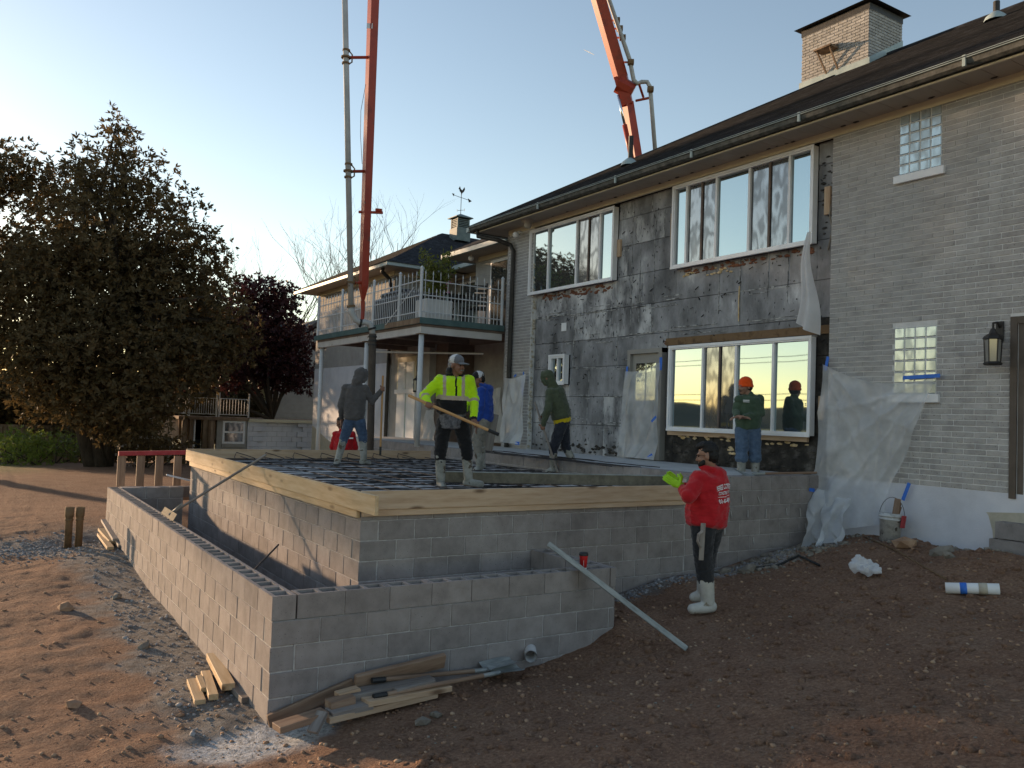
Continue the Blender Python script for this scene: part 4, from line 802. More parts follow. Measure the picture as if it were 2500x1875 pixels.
def leaves(cent, n, spread, size, V, Fq, up=.3):
    for k in range(n):
        c = np.array(cent)+rng.normal(0, 1, 3)*spread; d = rng.normal(0, 1, 3); d[2] += up; d /= np.linalg.norm(d); s = np.cross(d, rng.normal(0, 1, 3)); s /= np.linalg.norm(s); L_ = size*rng.uniform(.6, 1.3); b0 = len(V)
        V.extend([c, c+d*L_*.5+s*L_*.22, c+d*L_, c+d*L_*.5-s*L_*.22]); Fq.append((b0, b0+1, b0+2, b0+3))
st = MB()
for k in range(11):
    a = random.uniform(0, 6.28); top = Vector((6.95+math.cos(a)*random.uniform(.1, .6), 10.95+math.sin(a)*.5, dz+random.uniform(1.0, 1.75))); b0 = Vector((6.95, 10.95, dz+.45)); st.tube([b0, b0.lerp(top, .5)+Vector((0, 0, .1)), top], .008, 4)
    for t in np.linspace(.35, 1, 9): leaves(b0.lerp(top, t), 12, .06, .11, V, Fq)
st.obj('stem', MATS['twig'], fp); link('foliage', np_mesh('foliage', np.array(V), np.array(Fq), MATS['leaf_yellow']), fp)
fm = MB(); fm.ico((7.6, 11.5, dz+.78), .06, 1); fm.tube([(7.6, 11.5, dz+.82), (7.5, 11.45, dz+.98), (7.58, 11.42, dz+1.06), (7.66, 11.42, dz+1.0)], .016, 6); fm.tube([(7.6, 11.5, dz+.73), (7.6, 11.5, dz+.78)], .01, 5); tag(fm.obj('flamingo_ornament', MATS['flamingo'], None, True), 'small pink flamingo ornament on the balcony table', 'ornament')
# lanterns
def lantern(name, label, base, s, wallx=None, chain=None):
    x, y, z = base; l = thing(name, label, 'lantern', base)
    prof = [(.0, .52), (.03, .5), (.05, .44), (.11, .4), (.13, .36), (.115, .355)]
    MB().lathe([(r*s, h*s) for r, h in prof], base, 6).obj('roof', MATS['dark_metal'], l)
    for k in range(6): a = k*math.pi/3; MB().tube([(x+.095*s*math.cos(a), y+.095*s*math.sin(a), z+.04*s), (x+.11*s*math.cos(a), y+.11*s*math.sin(a), z+.36*s)], .008*s, 4).obj('bar', MATS['dark_metal'], l)
    m_ = bpy.data.materials.get('lamp_glass') or glassmat('lamp_glass', (.8, .8, .78), False, .1, (.35, .34, .31), .35)
    MB().lathe([(.088*s, .05*s), (.1*s, .355*s)], base, 6).obj('glass', MATS['lamp_glass'], l)
    MB().lathe([(0, 0), (.1*s, 0), (.12*s, .02*s), (.1*s, .05*s), (0, .05*s)], base, 6).obj('base', MATS['dark_metal'], l); MB().tube([(x, y, z+.05*s), (x, y, z+.2*s)], .015*s, 6).obj('candle', MATS['white_plain'], l)
    if wallx: MB().tube([(x, y, z+.5*s), (x, y, z+.58*s), (x+.09, y, z+.6*s), (wallx, y, z+.52*s)], .016*s, 6).obj('arm', MATS['dark_metal'], l); MB().cbox(wallx-.02, wallx, y-.055*s, y+.055*s, z+.34*s, z+.62*s, .006).obj('back_plate', MATS['dark_metal'], l)
    if chain: MB().tube([(x, y, z+.5*s), (x, y, chain)], .008, 4).obj('chain', MATS['dark_metal'], l)
lantern('wall_lantern', 'black wall lantern mounted on the brick beside the brown door', (8.47, -1.16, 3.345), .9, XH-.012)
lantern('hanging_lantern', 'black lantern hanging under the balcony by the shuttered window', (7.6, 13.05, 3.05), .85, None, dz-.2)
# ------------------------------------------------------------------ concrete pump boom
DB = 18.0
bo = thing('pump_boom', 'red folding boom of a concrete pump reaching over the house roof', 'pump boom', at(905, 1100, DB))
def rt(p, r): return Vector(p)+Vector((CR[0], CR[1], 0))*r
def beam(nm, a, b_, w0, w1, mat, ang=.75, parent=bo, d0=None, d1=None):
    a, b_ = Vector(a), Vector(b_); t = (b_-a).normalized(); u = (Vector((CR[0], CR[1], CR[2]))-t*t.dot(Vector(CR))).normalized(); v = t.cross(u)
    u2 = u*math.cos(ang)+v*math.sin(ang); v2 = t.cross(u2); d0 = d0 or w0; d1 = d1 or w1; m_ = MB()
    A = [a+u2*(sx*w0/2)+v2*(sy*d0/2) for sx, sy in ((-1, -1), (1, -1), (1, 1), (-1, 1))]; B = [b_+u2*(sx*w1/2)+v2*(sy*d1/2) for sx, sy in ((-1, -1), (1, -1), (1, 1), (-1, 1))]
    m_.poly(A[::-1]); m_.poly(B); [m_.quad(A[k], A[(k+1) % 4], B[(k+1) % 4], B[k]) for k in range(4)]
    return m_.obj(nm, MATS[mat], parent)
tipP = at(886, 735, DB); kn = at(887.5, 700, DB); topL = at(934, -640, DB)
beam('tip_section', kn, topL, .155, .21, 'boom_red', .62); beam('tip_taper', tipP, kn, .05, .153, 'boom_red', .62)
pb, pt = at(857, 748, DB-.15), at(836, -300, DB-.15)
MB().tube([pb, pt], .062, 14).obj('delivery_pipe', MATS['pipe_grey'], bo, True)
for py in (140, 418, 690):
    t = (748-py)/(748+300); c = pb.lerp(pt, t); a_ = kn.lerp(topL, (700-py)/(1340.)) if py < 700 else kn
    m_ = MB()
    for dz_ in ((-.13, .0, .15) if py < 600 else (0,)): m_.tube([c+Vector((0, 0, dz_-.018)), c+Vector((0, 0, dz_+.018))], .082 if dz_ else .105, 12)
    m_.tube([rt(c, .07)+Vector((0, 0, .13)), rt(c, .13)+Vector((0, 0, .06)), rt(c, .13)-Vector((0, 0, .1)), rt(c, .07)-Vector((0, 0, .14))], .016, 6); m_.obj('pipe_clamp', MATS['rust'], bo)
    m2 = MB(); m2.tube([rt(c, .1), a_], .034, 8); m2.obj('clamp_arm', MATS['boom_red'], bo)
for py, w_ in ((69, .1),): q = kn.lerp(topL, (700-py)/1340.); MB().box(-.105, .02, -.112, -.104, -.055, .055, mat=Matrix.Translation(q) @ Matrix.Rotation(-YAW, 4, 'Z')).obj('sign_plate', MATS['foil'], bo)
q = kn.lerp(topL, (700-518)/1340.); lug = MB(); lug.tube([rt(q, -.16), rt(q, .36)], .03, 6); lug.tube([rt(q, .2)+Vector((0, 0, .06)), rt(q, .34)+Vector((0, 0, .05))], .035, 6); lug.obj('bracket', MATS['boom_red'], bo)
MB().tube([at(893, 205, DB-.2), at(881, 270, DB-.25), at(880, 330, DB-.25), at(884, 400, DB-.15)], .006, 4).obj('cable', MATS['black_plastic'], bo)
el = [at(857, 748, DB-.15), at(859, 765, DB-.15), at(868, 781, DB-.12), at(880, 789, DB-.08), at(890, 786, DB-.05), at(901, 790, DB-.03), at(908, 802, DB), at(910, 822, DB)]
MB().tube(el, .066, 12).obj('outlet_elbow', MATS['pipe_grey'], bo, True)
for i in (0, 3, 6): m_ = MB(); t = (el[min(i+1, 7)]-el[max(i-1, 0)]).normalized()*.022; m_.tube([el[i]-t, el[i]+t], .09, 12); m_.obj('pipe_clamp', MATS['rust' if i == 0 else 'black_plastic'], bo)
MB().tube([tipP, at(886, 760, DB), at(884, 785, DB-.05)], [.05, .045, .04], 8).obj('tip_hinge', MATS['boom_red'], bo)
hz = [at(910, 815, DB), at(909, 850, DB), at(907, 950, DB), at(904.5, 1060, DB), at(903, 1110, DB)]; hz.append(hz[-1]+Vector((0, 0, -.55)))
m_ = MB(); m_.tube(hz, .079, 14); m_.obj('end_hose', MATS['hose'], bo, True)
for yy in (822, 832, 842): c = at(909.6, yy, DB); MB().tube([c-Vector((0, 0, .02)), c+Vector((0, 0, .02))], .093, 12).obj('hose_band', MATS['black_plastic'], bo)
# far sections, standing in the street behind the house
D2 = 33.
j0 = at(1523, 212, D2); lowe = at(1560, 460, D2); foot = lowe+(lowe-j0).normalized()*10
foot.z = max(foot.z, 2.5); beam('main_section', foot, at(1532, 250, D2), .42, .34, 'boom_red', .5)
up1 = at(1516, 190, D2); e1 = at(1205, -900, 28.)
beam('middle_section', up1, e1, .42, .42, 'boom_red', .35); beam('upper_section', e1, topL, .38, .24, 'boom_red', .35)
MB().tube([at(1508, 205, D2), at(1545, 225, D2)], .34, 10).obj('elbow_joint', MATS['boom_red'], bo); beam('elbow_plate', at(1516, 188, D2), at(1532, 258, D2), .5, .42, 'boom_red', .3)
MB().tube([at(1509, 232, D2-.3), at(1526, 308, D2-.3)], .055, 10).obj('hydraulic_rod', MATS['chrome'], bo, True); MB().tube([at(1525, 305, D2-.3), at(1545, 400, D2-.3)], .1, 10).obj('hydraulic_cylinder', MATS['boom_red'], bo, True)
pp = [at(1230, -880, 28.2), at(1487, 0, D2-.6), at(1538, 148, D2-.4), at(1543, 175, D2-.3), at(1547, 195, D2-.3), at(1556, 204, D2-.3), at(1566, 200, D2-.3), at(1580, 200, D2-.3), at(1587, 212, D2-.3), at(1589, 235, D2-.3), at(1602, 400, D2-.3)]
MB().tube(pp, .085, 10).obj('delivery_pipe', MATS['pipe_grey'], bo, True)
for i, (x, y, x2) in enumerate(((1506, 50, 1488), (1513, 70, 1495), (1520, 92, 1503), (1540, 152, 1524), (1588, 218, 1588))): MB().tube([at(x-7, y, D2-.4), at(x+7, y, D2-.4)], .13, 8).obj('pipe_clamp', MATS['rust'], bo); MB().tube([at(x, y, D2-.4), at(x2, y, D2)], .04, 5).obj('clamp_arm', MATS['boom_red'], bo)
MB().tube([at(1552, 246, D2), at(1590, 238, D2-.3)], .05, 6).obj('clamp_arm', MATS['boom_red'], bo); MB().tube([at(1560, 205, D2-.3), at(1571, 238, D2)], .05, 6).obj('clamp_arm', MATS['boom_red'], bo)
# condensation trail far away in the sky
a_, b_ = at(1425, 121, 5000), at(1451, 134, 5000); M('trail', [(.95, .95, .95), (.97, .97, .97)], 1, 1, 0, trans=.7); tr = MB().tube([a_, a_.lerp(b_, .5), b_], [1, 2.6, 1.2], 6).obj('contrail', MATS['trail']); struct(tr, 'short white condensation trail high in the sky')
# ------------------------------------------------------------------ people
bm = bmesh.new(); bmesh.ops.create_icosphere(bm, subdivisions=2, radius=1); IV = np.array([v.co[:] for v in bm.verts]); IF = np.array([[v.index for v in f.verts] for f in bm.faces]); bm.free()
def NP(v): return np.array([v[0], v[1], v[2]], float)
def unit(v): v = np.asarray(v, float); return v/max(1e-9, np.linalg.norm(v))
class Blob:
    def __init__(s): s.e = []
    def ell(s, c, r, ax=None): s.e.append((NP(c), np.array(r, float)*np.ones(3), np.eye(3) if ax is None else np.array(ax, float))); return s     # ax rows are axes
    def chain(s, p0, p1, r0, r1, fl=1.0, ax=None):
        p0, p1 = NP(p0), NP(p1); L_ = np.linalg.norm(p1-p0); n = max(2, int(L_/(min(r0, r1)*.38))+1)
        for i in range(n):
            t = i/(n-1); r = r0+(r1-r0)*t; s.ell(p0+(p1-p0)*t, (r, r*fl, r) if fl != 1 else r, ax)
        return s
    def remesh(s, name, vox, smooth=4, sf=.5):
        V = []; F = []
        for k, (c, r, A) in enumerate(s.e): V.append((IV*r)@A+c); F.append(IF+k*len(IV))
        me = np_mesh('tmp', np.concatenate(V), np.concatenate(F), []); o = bpy.data.objects.new('tmp', me); COL.objects.link(o)
        md = o.modifiers.new('r', 'REMESH'); md.mode = 'VOXEL'; md.voxel_size = vox; md.adaptivity = 0
        if smooth: sm_ = o.modifiers.new('s', 'SMOOTH'); sm_.iterations = smooth; sm_.factor = sf
        dg = bpy.context.evaluated_depsgraph_get(); ev = o.evaluated_get(dg); out = bpy.data.meshes.new_from_object(ev); out.name = name
        bpy.data.objects.remove(o); bpy.data.meshes.remove(me); return out
def wrinkle(me, amp, fr, seed, st=(1, 1, 1), w=None):
    n = len(me.vertices); co = np.empty(n*3); no = np.empty(n*3); me.vertices.foreach_get('co', co); me.vertices.foreach_get('normal', no); co = co.reshape(-1, 3); no = no.reshape(-1, 3)
    off = Vector((seed*3.1, seed*1.7, seed*.9)); d = np.empty(n)
    for i, c in enumerate(co):
        v = Vector((c[0]*fr*st[0], c[1]*fr*st[1], c[2]*fr*st[2]))+off; a = mnoise.noise(v); d[i] = (.55-abs(a)*2.2)*.7+mnoise.noise(v*2.3)*.45
    if w is not None: d *= w(co)
    co += no*(d*amp)[:, None]; me.vertices.foreach_set('co', co.ravel()); me.update()
def join_np(name, meshes, mats):
    V = []; F = []; Mi = []; b = 0
    for me, mi in meshes:
        n = len(me.vertices); co = np.empty(n*3); me.vertices.foreach_get('co', co); V.append(co.reshape(-1, 3))
        for p in me.polygons: F.append(tuple(b+i for i in p.vertices)); Mi.append(mi)
        b += n
    out = bpy.data.meshes.new(name); out.from_pydata(np.concatenate(V).tolist(), [], F)
    for m in mats: out.materials.append(m)
    out.polygons.foreach_set('material_index', Mi); out.polygons.foreach_set('use_smooth', [True]*len(F)); out.update(); return out
def cloth(name, cols, rough=.9, sc=9): return M(name, cols, sc, rough, .35, 140, spec=.15, sheen=.2)
cloth('c_grey', [(.075, .068, .066), (.105, .096, .094)]); cloth('c_green', [(.06, .075, .045), (.085, .1, .062)]); cloth('c_green2', [(.05, .085, .055), (.075, .115, .075)]); cloth('c_blue', [(.012, .045, .24), (.018, .065, .32)]); cloth('c_red', [(.42, .012, .018), (.52, .02, .026)])
cloth('c_lime', [(.42, .72, .01), (.5, .82, .015)]); cloth('c_black', [(.008, .008, .009), (.016, .015, .016)]); cloth('c_tape', [(.38, .3, .23), (.48, .39, .31)], .5)
cloth('c_jean', [(.055, .095, .16), (.11, .165, .25)], sc=14); cloth('c_jean2', [(.035, .06, .11), (.07, .11, .18)], sc=14); cloth('c_navy', [(.018, .02, .03), (.035, .038, .05)]); cloth('c_khaki', [(.18, .165, .14), (.25, .23, .2)]); cloth('c_yellow', [(.5, .36, .01), (.6, .45, .02)]); cloth('c_orange', [(.85, .08, .01), (.95, .11, .015)]); cloth('c_darkgrey', [(.02, .021, .024), (.035, .036, .04)])
M('boot_grey', [(.16, .16, .14), (.27, .265, .24), (.36, .35, .33)], 7, .6, .1, 50, spk=(12, .62, (.09, .065, .045))); M('boot_white', [(.42, .4, .35), (.58, .56, .52)], 6, .55, .1, 50, spk=(9, .62, (.24, .2, .14))); M('sole', [(.03, .027, .024), (.07, .055, .045)], 8, .9, .4, 60)
M('skin_a', [(.2, .095, .06), (.26, .13, .085)], 9, .55, .1, 80); M('skin_b', [(.28, .15, .1), (.34, .19, .13)], 9, .55, .1, 80); M('hair', [(.006, .005, .005), (.014, .012, .011)], 30, .6, .5, 200, stretch=(1, 1, .3)); M('hair_grey', [(.12, .11, .11), (.3, .29, .29)], 30, .7, .4, 200); M('eye', [(.01, .008, .007), (.02, .02, .02)], 9, .2, 0); M('lip', [(.13, .05, .04), (.16, .06, .05)], 9, .5, 0); M('glove', [(.28, .6, .02), (.36, .72, .04)], 12, .7, .2, 90)
for m_ in ('cap_grey', 'cap_white', 'cap_black'): cloth(m_, {'cap_grey': [(.12, .125, .14), (.16, .165, .18)], 'cap_white': [(.5, .5, .5), (.6, .6, .6)], 'cap_black': [(.012, .012, .014), (.02, .02, .022)]}[m_])
UPV = np.array([0, 0, 1.])
def fist(B, p, axis, n, s=1.0):     # hand closed round a handle through p
    a = unit(axis); n = unit(NP(n)-a*np.dot(NP(n), a)); t = np.cross(a, n); R0 = .021*s
    pc = p+n*.032*s; B.ell(pc, (.042*s, .018*s, .038*s), (a, n, t))
    for k in range(4):
        o = a*(.031-.0205*k)*s; ln = (.95, 1.05, 1, .85)[k]; pts = []
        for q in range(6): th = (-.9+q*.82*ln); pts.append(p+o+(n*math.cos(th)+t*math.sin(th))*(R0+.008*s))
        for u, v in zip(pts[:-1], pts[1:]): B.chain(u, v, .0095*s, .009*s)
    th0 = p+n*.03*s+a*.04*s-t*.012*s; th1 = p+a*.05*s-t*.036*s; th2 = p+a*.03*s-t*.03*s-n*.024*s; B.chain(th0, th1, .012*s, .011*s); B.chain(th1, th2, .011*s, .009*s)
def openhand(B, w_, d, pn, s=1.0, curl=.4, thumb=1):     # wrist, finger direction, palm normal
    w_ = NP(w_); d = unit(d); pn = unit(NP(pn)-d*np.dot(NP(pn), d)); sd = np.cross(d, pn)
    B.chain(w_, w_+d*.04*s, .025*s, .026*s); pc = w_+d*.075*s; B.ell(pc, (.048*s, .04*s, .015*s), (d, sd, pn))
    for k, (ln, off) in enumerate(((.068, .03), (.078, .011), (.072, -.009), (.056, -.027))):
        b0 = w_+d*.112*s+sd*off*s; q = b0; dr = d.copy()
        for j, f in enumerate((.45, .32, .25)): dr = unit(dr+pn*curl*(.3+.35*j)); q2 = q+dr*ln*f*s*1.1; B.chain(q, q2, .0095*s-.0008*j, .0088*s-.0008*j); q = q2
    b0 = w_+d*.04*s+sd*thumb*.028*s; m_ = b0+unit(d*.5+sd*thumb*.9+pn*.3)*.045*s; B.chain(b0, m_, .0135*s, .0115*s); B.chain(m_, m_+unit(d*.9+sd*thumb*.3+pn*.3)*.038*s, .0112*s, .009*s)
def head(H, c, fd, up, s=1.0):        # detailed head blob; fd = face direction
    f = unit(fd); u = unit(NP(up)-f*np.dot(NP(up), f)); r = np.cross(f, u); A = (r, f, u); P = lambda x, y, z: NP(c)+(r*x+f*y+u*z)*s
    H.ell(P(0, -.012, .03), (.077*s, .097*s, .095*s), A).ell(P(0, .03, -.035), (.062*s, .062*s, .075*s), A).ell(P(0, .055, -.085), (.036*s, .034*s, .03*s), A)
    H.ell(P(0, .092, -.018), (.013*s, .018*s, .028*s), A).ell(P(0, .104, -.032), (.016*s, .014*s, .012*s), A).ell(P(0, .08, .022), (.052*s, .018*s, .012*s), A).ell(P(0, .086, -.066), (.022*s, .01*s, .009*s), A)
    for k in (-1, 1): H.ell(P(k*.04, .066, -.03), (.022*s, .022*s, .022*s), A); H.ell(P(k*.078, -.012, -.012), (.011*s, .02*s, .032*s), A)
    return P, A
def person(name, label, J, opt):
    """J: joint name -> world Vector. opt: clothing options"""
    J = {k: NP(v) for k, v in J.items()}; K = opt.get('k', 1.0); root = thing(name, label, 'person', Vector((J['hip'][0], J['hip'][1], min(J['anL'][2], J['anR'][2])-.08)))
    sh = unit(J['shR']-J['shL']); spine = unit((J['shL']+J['shR'])/2-J['hip']); fwd = unit(np.cross(spine, sh)); 
    if opt.get('flip'): fwd = -fwd
    fat = opt.get('fat', 1.0); SK = MATS[opt.get('skin', 'skin_a')]
    ch = (J['shL']+J['shR'])/2; hipax = unit(J['hpR']-J['hpL'])
    def torso(B, grow, z0=0., z1=1., flare=0):
        n = 15
        for i in range(n):
            t = z0+(z1-z0)*i/(n-1); c = J['hip']+(ch-J['hip'])*t; ax = unit(hipax*(1-t)+sh*t)
            hw = (.155+.035*math.sin(min(t, 1)*1.5)+.0*t)*fat; hd_ = (.112+.012*math.sin(t*3.1))*fat*(1.06 if t < .55 else 1)
            if t > .88: hw *= 1-(t-.88)*1.1
            f_ = unit(np.cross(spine, ax)); B.ell(c, ((hw+grow+flare*(1-t))*K, (hd_+grow+flare*(1-t))*K, .07*K), (ax, f_, spine))
    ARM = [(J['shL'], J['elL'], J['haL'], 'L'), (J['shR'], J['elR'], J['haR'], 'R')]
    def arms(B, g0, g1, upto=.86):
        for s_, e_, h_, k in ARM:
            B.ell(s_, .062*K+g0); B.chain(s_, e_, (.05+g0)*K, (.042+g0)*K); w_ = e_+(h_-e_)*upto; B.chain(e_, w_, (.042+g0)*K, (.03+g1)*K)
    LEG = [(J['hpL'], J['knL'], J['anL'], J['toL']), (J['hpR'], J['knR'], J['anR'], J['toR'])]
    # --- body: one continuous skin surface (head and hands joined finely into it)
    B = Blob(); torso(B, -.015); arms(B, -.004, -.003, .95); B.chain(ch+spine*.02, J['head']-spine*.06, .058*K, .056*K)
    for h_, k_, a_, t_ in LEG: B.chain(h_, k_, .075*K, .055*K); B.chain(k_, a_, .05*K, .036*K); B.chain(a_, t_, .036*K, .03*K)
    body = B.remesh('body', .012, 3); H = Blob(); P, A = head(H, J['head'], opt['face'], opt.get('hup', (0, 0, 1)), K*1.07); K0 = K; K = K*1.07; H.chain(P(0, -.02, -.06), ch+spine*.06, .054*K, .055*K); hm = H.remesh('head', .0065, 3, .45); parts = [(body, 0), (hm, 0)]
    glove = opt.get('glove')
    HB = Blob()
    for side, spec in opt['hands'].items():
        w_ = J['ha'+side]; e_ = J['el'+side]
        if spec[0] == 'fist': HB.chain(e_+(w_-e_)*.8, w_, .028*K, .026*K); fist(HB, w_, spec[1], spec[2], K*1.05)
        else: HB.chain(e_+(w_-e_)*.8, w_, .028*K, .026*K); openhand(HB, w_, spec[1], spec[2], K*1.05, spec[3] if len(spec) > 3 else .4, spec[4] if len(spec) > 4 else 1)
    hand = HB.remesh('hand', .005, 2, .4); 
    if not glove: parts.append((hand, 0))
    E_ = Blob(); [E_.ell(P(k*.033, .078, .004), (.012*K, .008*K, .007*K), A) for k in (-1, 1)]; parts.append((E_.remesh('eye', .003, 0), 1)); E_ = Blob().ell(P(0, .091, -.066), (.02*K, .006*K, .004*K), A); parts.append((E_.remesh('lip', .003, 0), 2)); K = K0
    link('body', join_np('body', parts, [SK, MATS['eye'], MATS['lip']]), root)
    if glove: hand.materials.append(MATS[glove]); hand.polygons.foreach_set('use_smooth', [True]*len(hand.polygons)); link('glove', hand, root)
    # --- trousers
    T_ = Blob(); torso(T_, .004, -.06, .2); lg = opt.get('leg', 1.12)
    for h_, k_, a_, t_ in LEG: end = k_+(a_-k_)*opt.get('cuff', .42); T_.chain(h_, k_, .1*K*lg, .078*K*lg); T_.chain(k_, end, .078*K*lg, opt.get('cuffr', .07)*K*lg)
    tm = T_.remesh('trousers', .011, 4); wrinkle(tm, .011, 11, 1+len(name)+J['hip'][0], (1, 1, 1.7)); tm.materials.append(MATS[opt['pants']]); tm.polygons.foreach_set('use_smooth', [True]*len(tm.polygons)); link('trousers', tm, root)
    # --- boots
    for h_, k_, a_, t_ in LEG:
        b_ = Blob(); Kb = K; K = K*opt.get('bootk', 1.12); top = k_+(a_-k_)*opt.get('boot', .3); b_.chain(top, a_+(k_-a_)*.12, .07*K, .055*K); d = unit(t_-a_); b_.chain(a_+(k_-a_)*.12, a_, .052*K, .05*K); b_.chain(a_-d*.03, a_+d*.05, .05*K, .05*K); b_.chain(a_+d*.05, t_, .05*K, .042*K)
        bmx_ = b_.remesh('boot', .009, 3); 
        n = len(bmx_.vertices); co = np.empty(n*3); bmx_.vertices.foreach_get('co', co); co = co.reshape(-1, 3); sd_ = unit(np.cross(d, np.cross(unit(k_-a_), d))); dn = -unit(unit(k_-a_)-d*np.dot(unit(k_-a_), d))   # flatten the sole
        hgt = (co-a_)@dn; lim = .062*K; over = np.maximum(hgt-lim, 0); co -= over[:, None]*dn; bmx_.vertices.foreach_set('co', co.ravel())
        for mm in (opt['bootm'], 'sole'): bmx_.materials.append(MATS[mm])
        cen = np.array([p.center[:] for p in bmx_.polygons]); bmx_.polygons.foreach_set('material_index', (((cen-a_)@dn > lim-.022*K)).astype(np.int32)); bmx_.polygons.foreach_set('use_smooth', [True]*len(bmx_.polygons)); bmx_.update(); link('boot', bmx_, root); K = Kb
    # --- top
    C_ = Blob(); torso(C_, opt.get('grow', .026), opt.get('hem', .0), 1.0, opt.get('flare', .012)); arms(C_, .022*opt.get('slv', 1), .014*opt.get('slv', 1)); 
    for s_ in (J['shL'], J['shR']): C_.chain(ch+spine*.02+(s_-ch)*.3, s_, .075*K, .068*K)
    C_.chain(ch+spine*.01, ch+spine*.075, .085*K, .07*K)
    if opt.get('hood') == 'down':
        for a in np.linspace(-2.2, 2.2, 15): C_.ell(ch+spine*(.105-.02*math.cos(a))+(-fwd*math.cos(a)*.085+sh*math.sin(a)*.085)*K, .034*K)
        C_.ell(ch+spine*.03-fwd*.12*K, (.1*K, .05*K, .085*K), (sh, fwd, spine)).ell(ch-spine*.04-fwd*.125*K, (.07*K, .035*K, .06*K), (sh, fwd, spine))
    if opt.get('hood') == 'up':
        Ph = lambda x, y, z: P(x, y, z); C_.ell(P(0, -.02, .03), (.108*K, .118*K, .125*K), A).ell(P(0, -.03, -.05), (.1*K, .1*K, .1*K), A).chain(P(0, -.04, -.1), ch+spine*.03, .095*K, .1*K)
        for a in np.linspace(-2.4, 2.4, 17): C_.ell(P(math.sin(a)*.092, .066-.02*abs(math.cos(a)), .0+math.cos(a)*.118), .026*K)
    if opt.get('collar'):
        for a in np.linspace(-2.5, 2.5, 17): C_.ell(ch+spine*(.135-.012*math.cos(a))+(-fwd*math.cos(a)*.092+sh*math.sin(a)*.092)*K, (.028*K, .028*K, .05*K), (sh, fwd, spine))
    cm = C_.remesh('top', .011, 4); wrinkle(cm, opt.get('wr', .012), 8.5, 3+len(name)+J['hip'][1], (1, 1, 1.25)); ms = opt['top']; ms = ms if isinstance(ms, (list, tuple)) else [ms]
    for m_ in ms: cm.materials.append(MATS[m_])
    if 'paint' in opt:
        cen = np.array([p.center[:] for p in cm.polygons]); cm.polygons.foreach_set('material_index', np.array([opt['paint'](c, J, spine, sh, fwd, ch) for c in cen], np.int32))
    cm.polygons.foreach_set('use_smooth', [True]*len(cm.polygons)); cm.update(); top = link(opt.get('topname', 'hoodie'), cm, root)
    # --- hair and headgear
    K = K*1.07
    hr = opt.get('hair')
    if hr:
        Hb = Blob(); Hb.ell(P(0, -.024, .05), (.081*K, .096*K, .088*K), A).ell(P(0, -.05, .0), (.077*K, .068*K, .085*K), A)
        if opt.get('longtop'): Hb.ell(P(0, .0, .1), (.072*K, .092*K, .045*K), A).ell(P(0, .06, .095), (.055*K, .04*K, .03*K), A)
        hb = Hb.remesh('hair', .007, 2); wrinkle(hb, .008, 40, 2); hb.materials.append(MATS[hr]); hb.polygons.foreach_set('use_smooth', [True]*len(hb.polygons)); link('hair', hb, root)
    if opt.get('beard'):
        Hb = Blob(); [Hb.ell(P(math.sin(a)*.056, .03+.05*math.cos(a), -.058-.022*math.cos(a)), (.016*K, .017*K, .028*K), A) for a in np.linspace(-1.6, 1.6, 17)]; hb = Hb.remesh('beard', .007, 2); hb.materials.append(MATS[opt['beard']]); link('beard', hb, root)
    if opt.get('moust'): Hb = Blob(); [Hb.ell(P(x, .094-.6*x*x*8, -.054-abs(x)*.25), (.01, .008, .007), A) for x in np.linspace(-.03, .03, 7)]; hb = Hb.remesh('moustache', .004, 1); hb.materials.append(MATS[opt['moust']]); link('moustache', hb, root)
    cap = opt.get('cap')
    if cap == 'beanie':
        Hb = Blob(); Hb.ell(P(0, -.015, .062), (.092*K, .108*K, .092*K), A).ell(P(0, -.018, .035), (.09*K, .107*K, .06*K), A)
        for a in np.linspace(0, 2*math.pi, 26): Hb.ell(P(math.sin(a)*.083, -.017+math.cos(a)*.1, .012+.012*math.cos(a)), (.014*K, .014*K, .024*K), A)
        hb = Hb.remesh('beanie', .008, 3); wrinkle(hb, .004, 40, 5); hb.materials.append(MATS['c_orange']); hb.polygons.foreach_set('use_smooth', [True]*len(hb.polygons)); link('beanie', hb, root)
    elif cap:
        Hb = Blob(); Hb.ell(P(0, -.01, .062), (.088*K, .104*K, .082*K), A).ell(P(0, -.01, .045), (.087*K, .103*K, .045*K), A); hb = Hb.remesh('cap_crown', .008, 2)
        for m_ in cap: hb.materials.append(MATS[m_])
        cen = np.array([p.center[:] for p in hb.polygons]); hb.polygons.foreach_set('material_index', ((cen-NP(P(0, .012, 0)))@A[1] < 0).astype(np.int32)); hb.polygons.foreach_set('use_smooth', [True]*len(hb.polygons)); c0 = link('cap', hb, root)
        Hb = Blob()
        for x in np.linspace(-.07, .07, 11):
            for y in np.linspace(.07, .165-.06*(x/.07)**2*.8, 7): Hb.ell(P(x, y, .038-(x*x)*3.2-(y-.07)*.16), .009*K)
        hb = Hb.remesh('brim', .006, 2); hb.materials.append(MATS[cap[0]]); hb.polygons.foreach_set('use_smooth', [True]*len(hb.polygons)); br = link('brim', hb, c0); br.matrix_parent_inverse = Matrix()
    return root, P, A, spine, sh, fwd, ch, top
def depth_on(px, py, z): d = ray(px, py); return (z-CAM[2])/d[2]
BZ = FLOOR+.04
q6 = zm(740, 750); qa = zm(780, 880, 300); qq = zm(1000, 840, 300); q5 = zm(1250, 750); q3 = zm(1600, 750); q7 = zm(1250, 1050)
def mk(fn, D): return lambda x, y, dd=0.: at(*fn(x, y), D+dd)
TOC = NP(-CF); RT = NP(CR); FW = unit([CF[0], CF[1], 0])
def boots(J, s, fx, fz, toe):     # ankle above ground contact
    pass
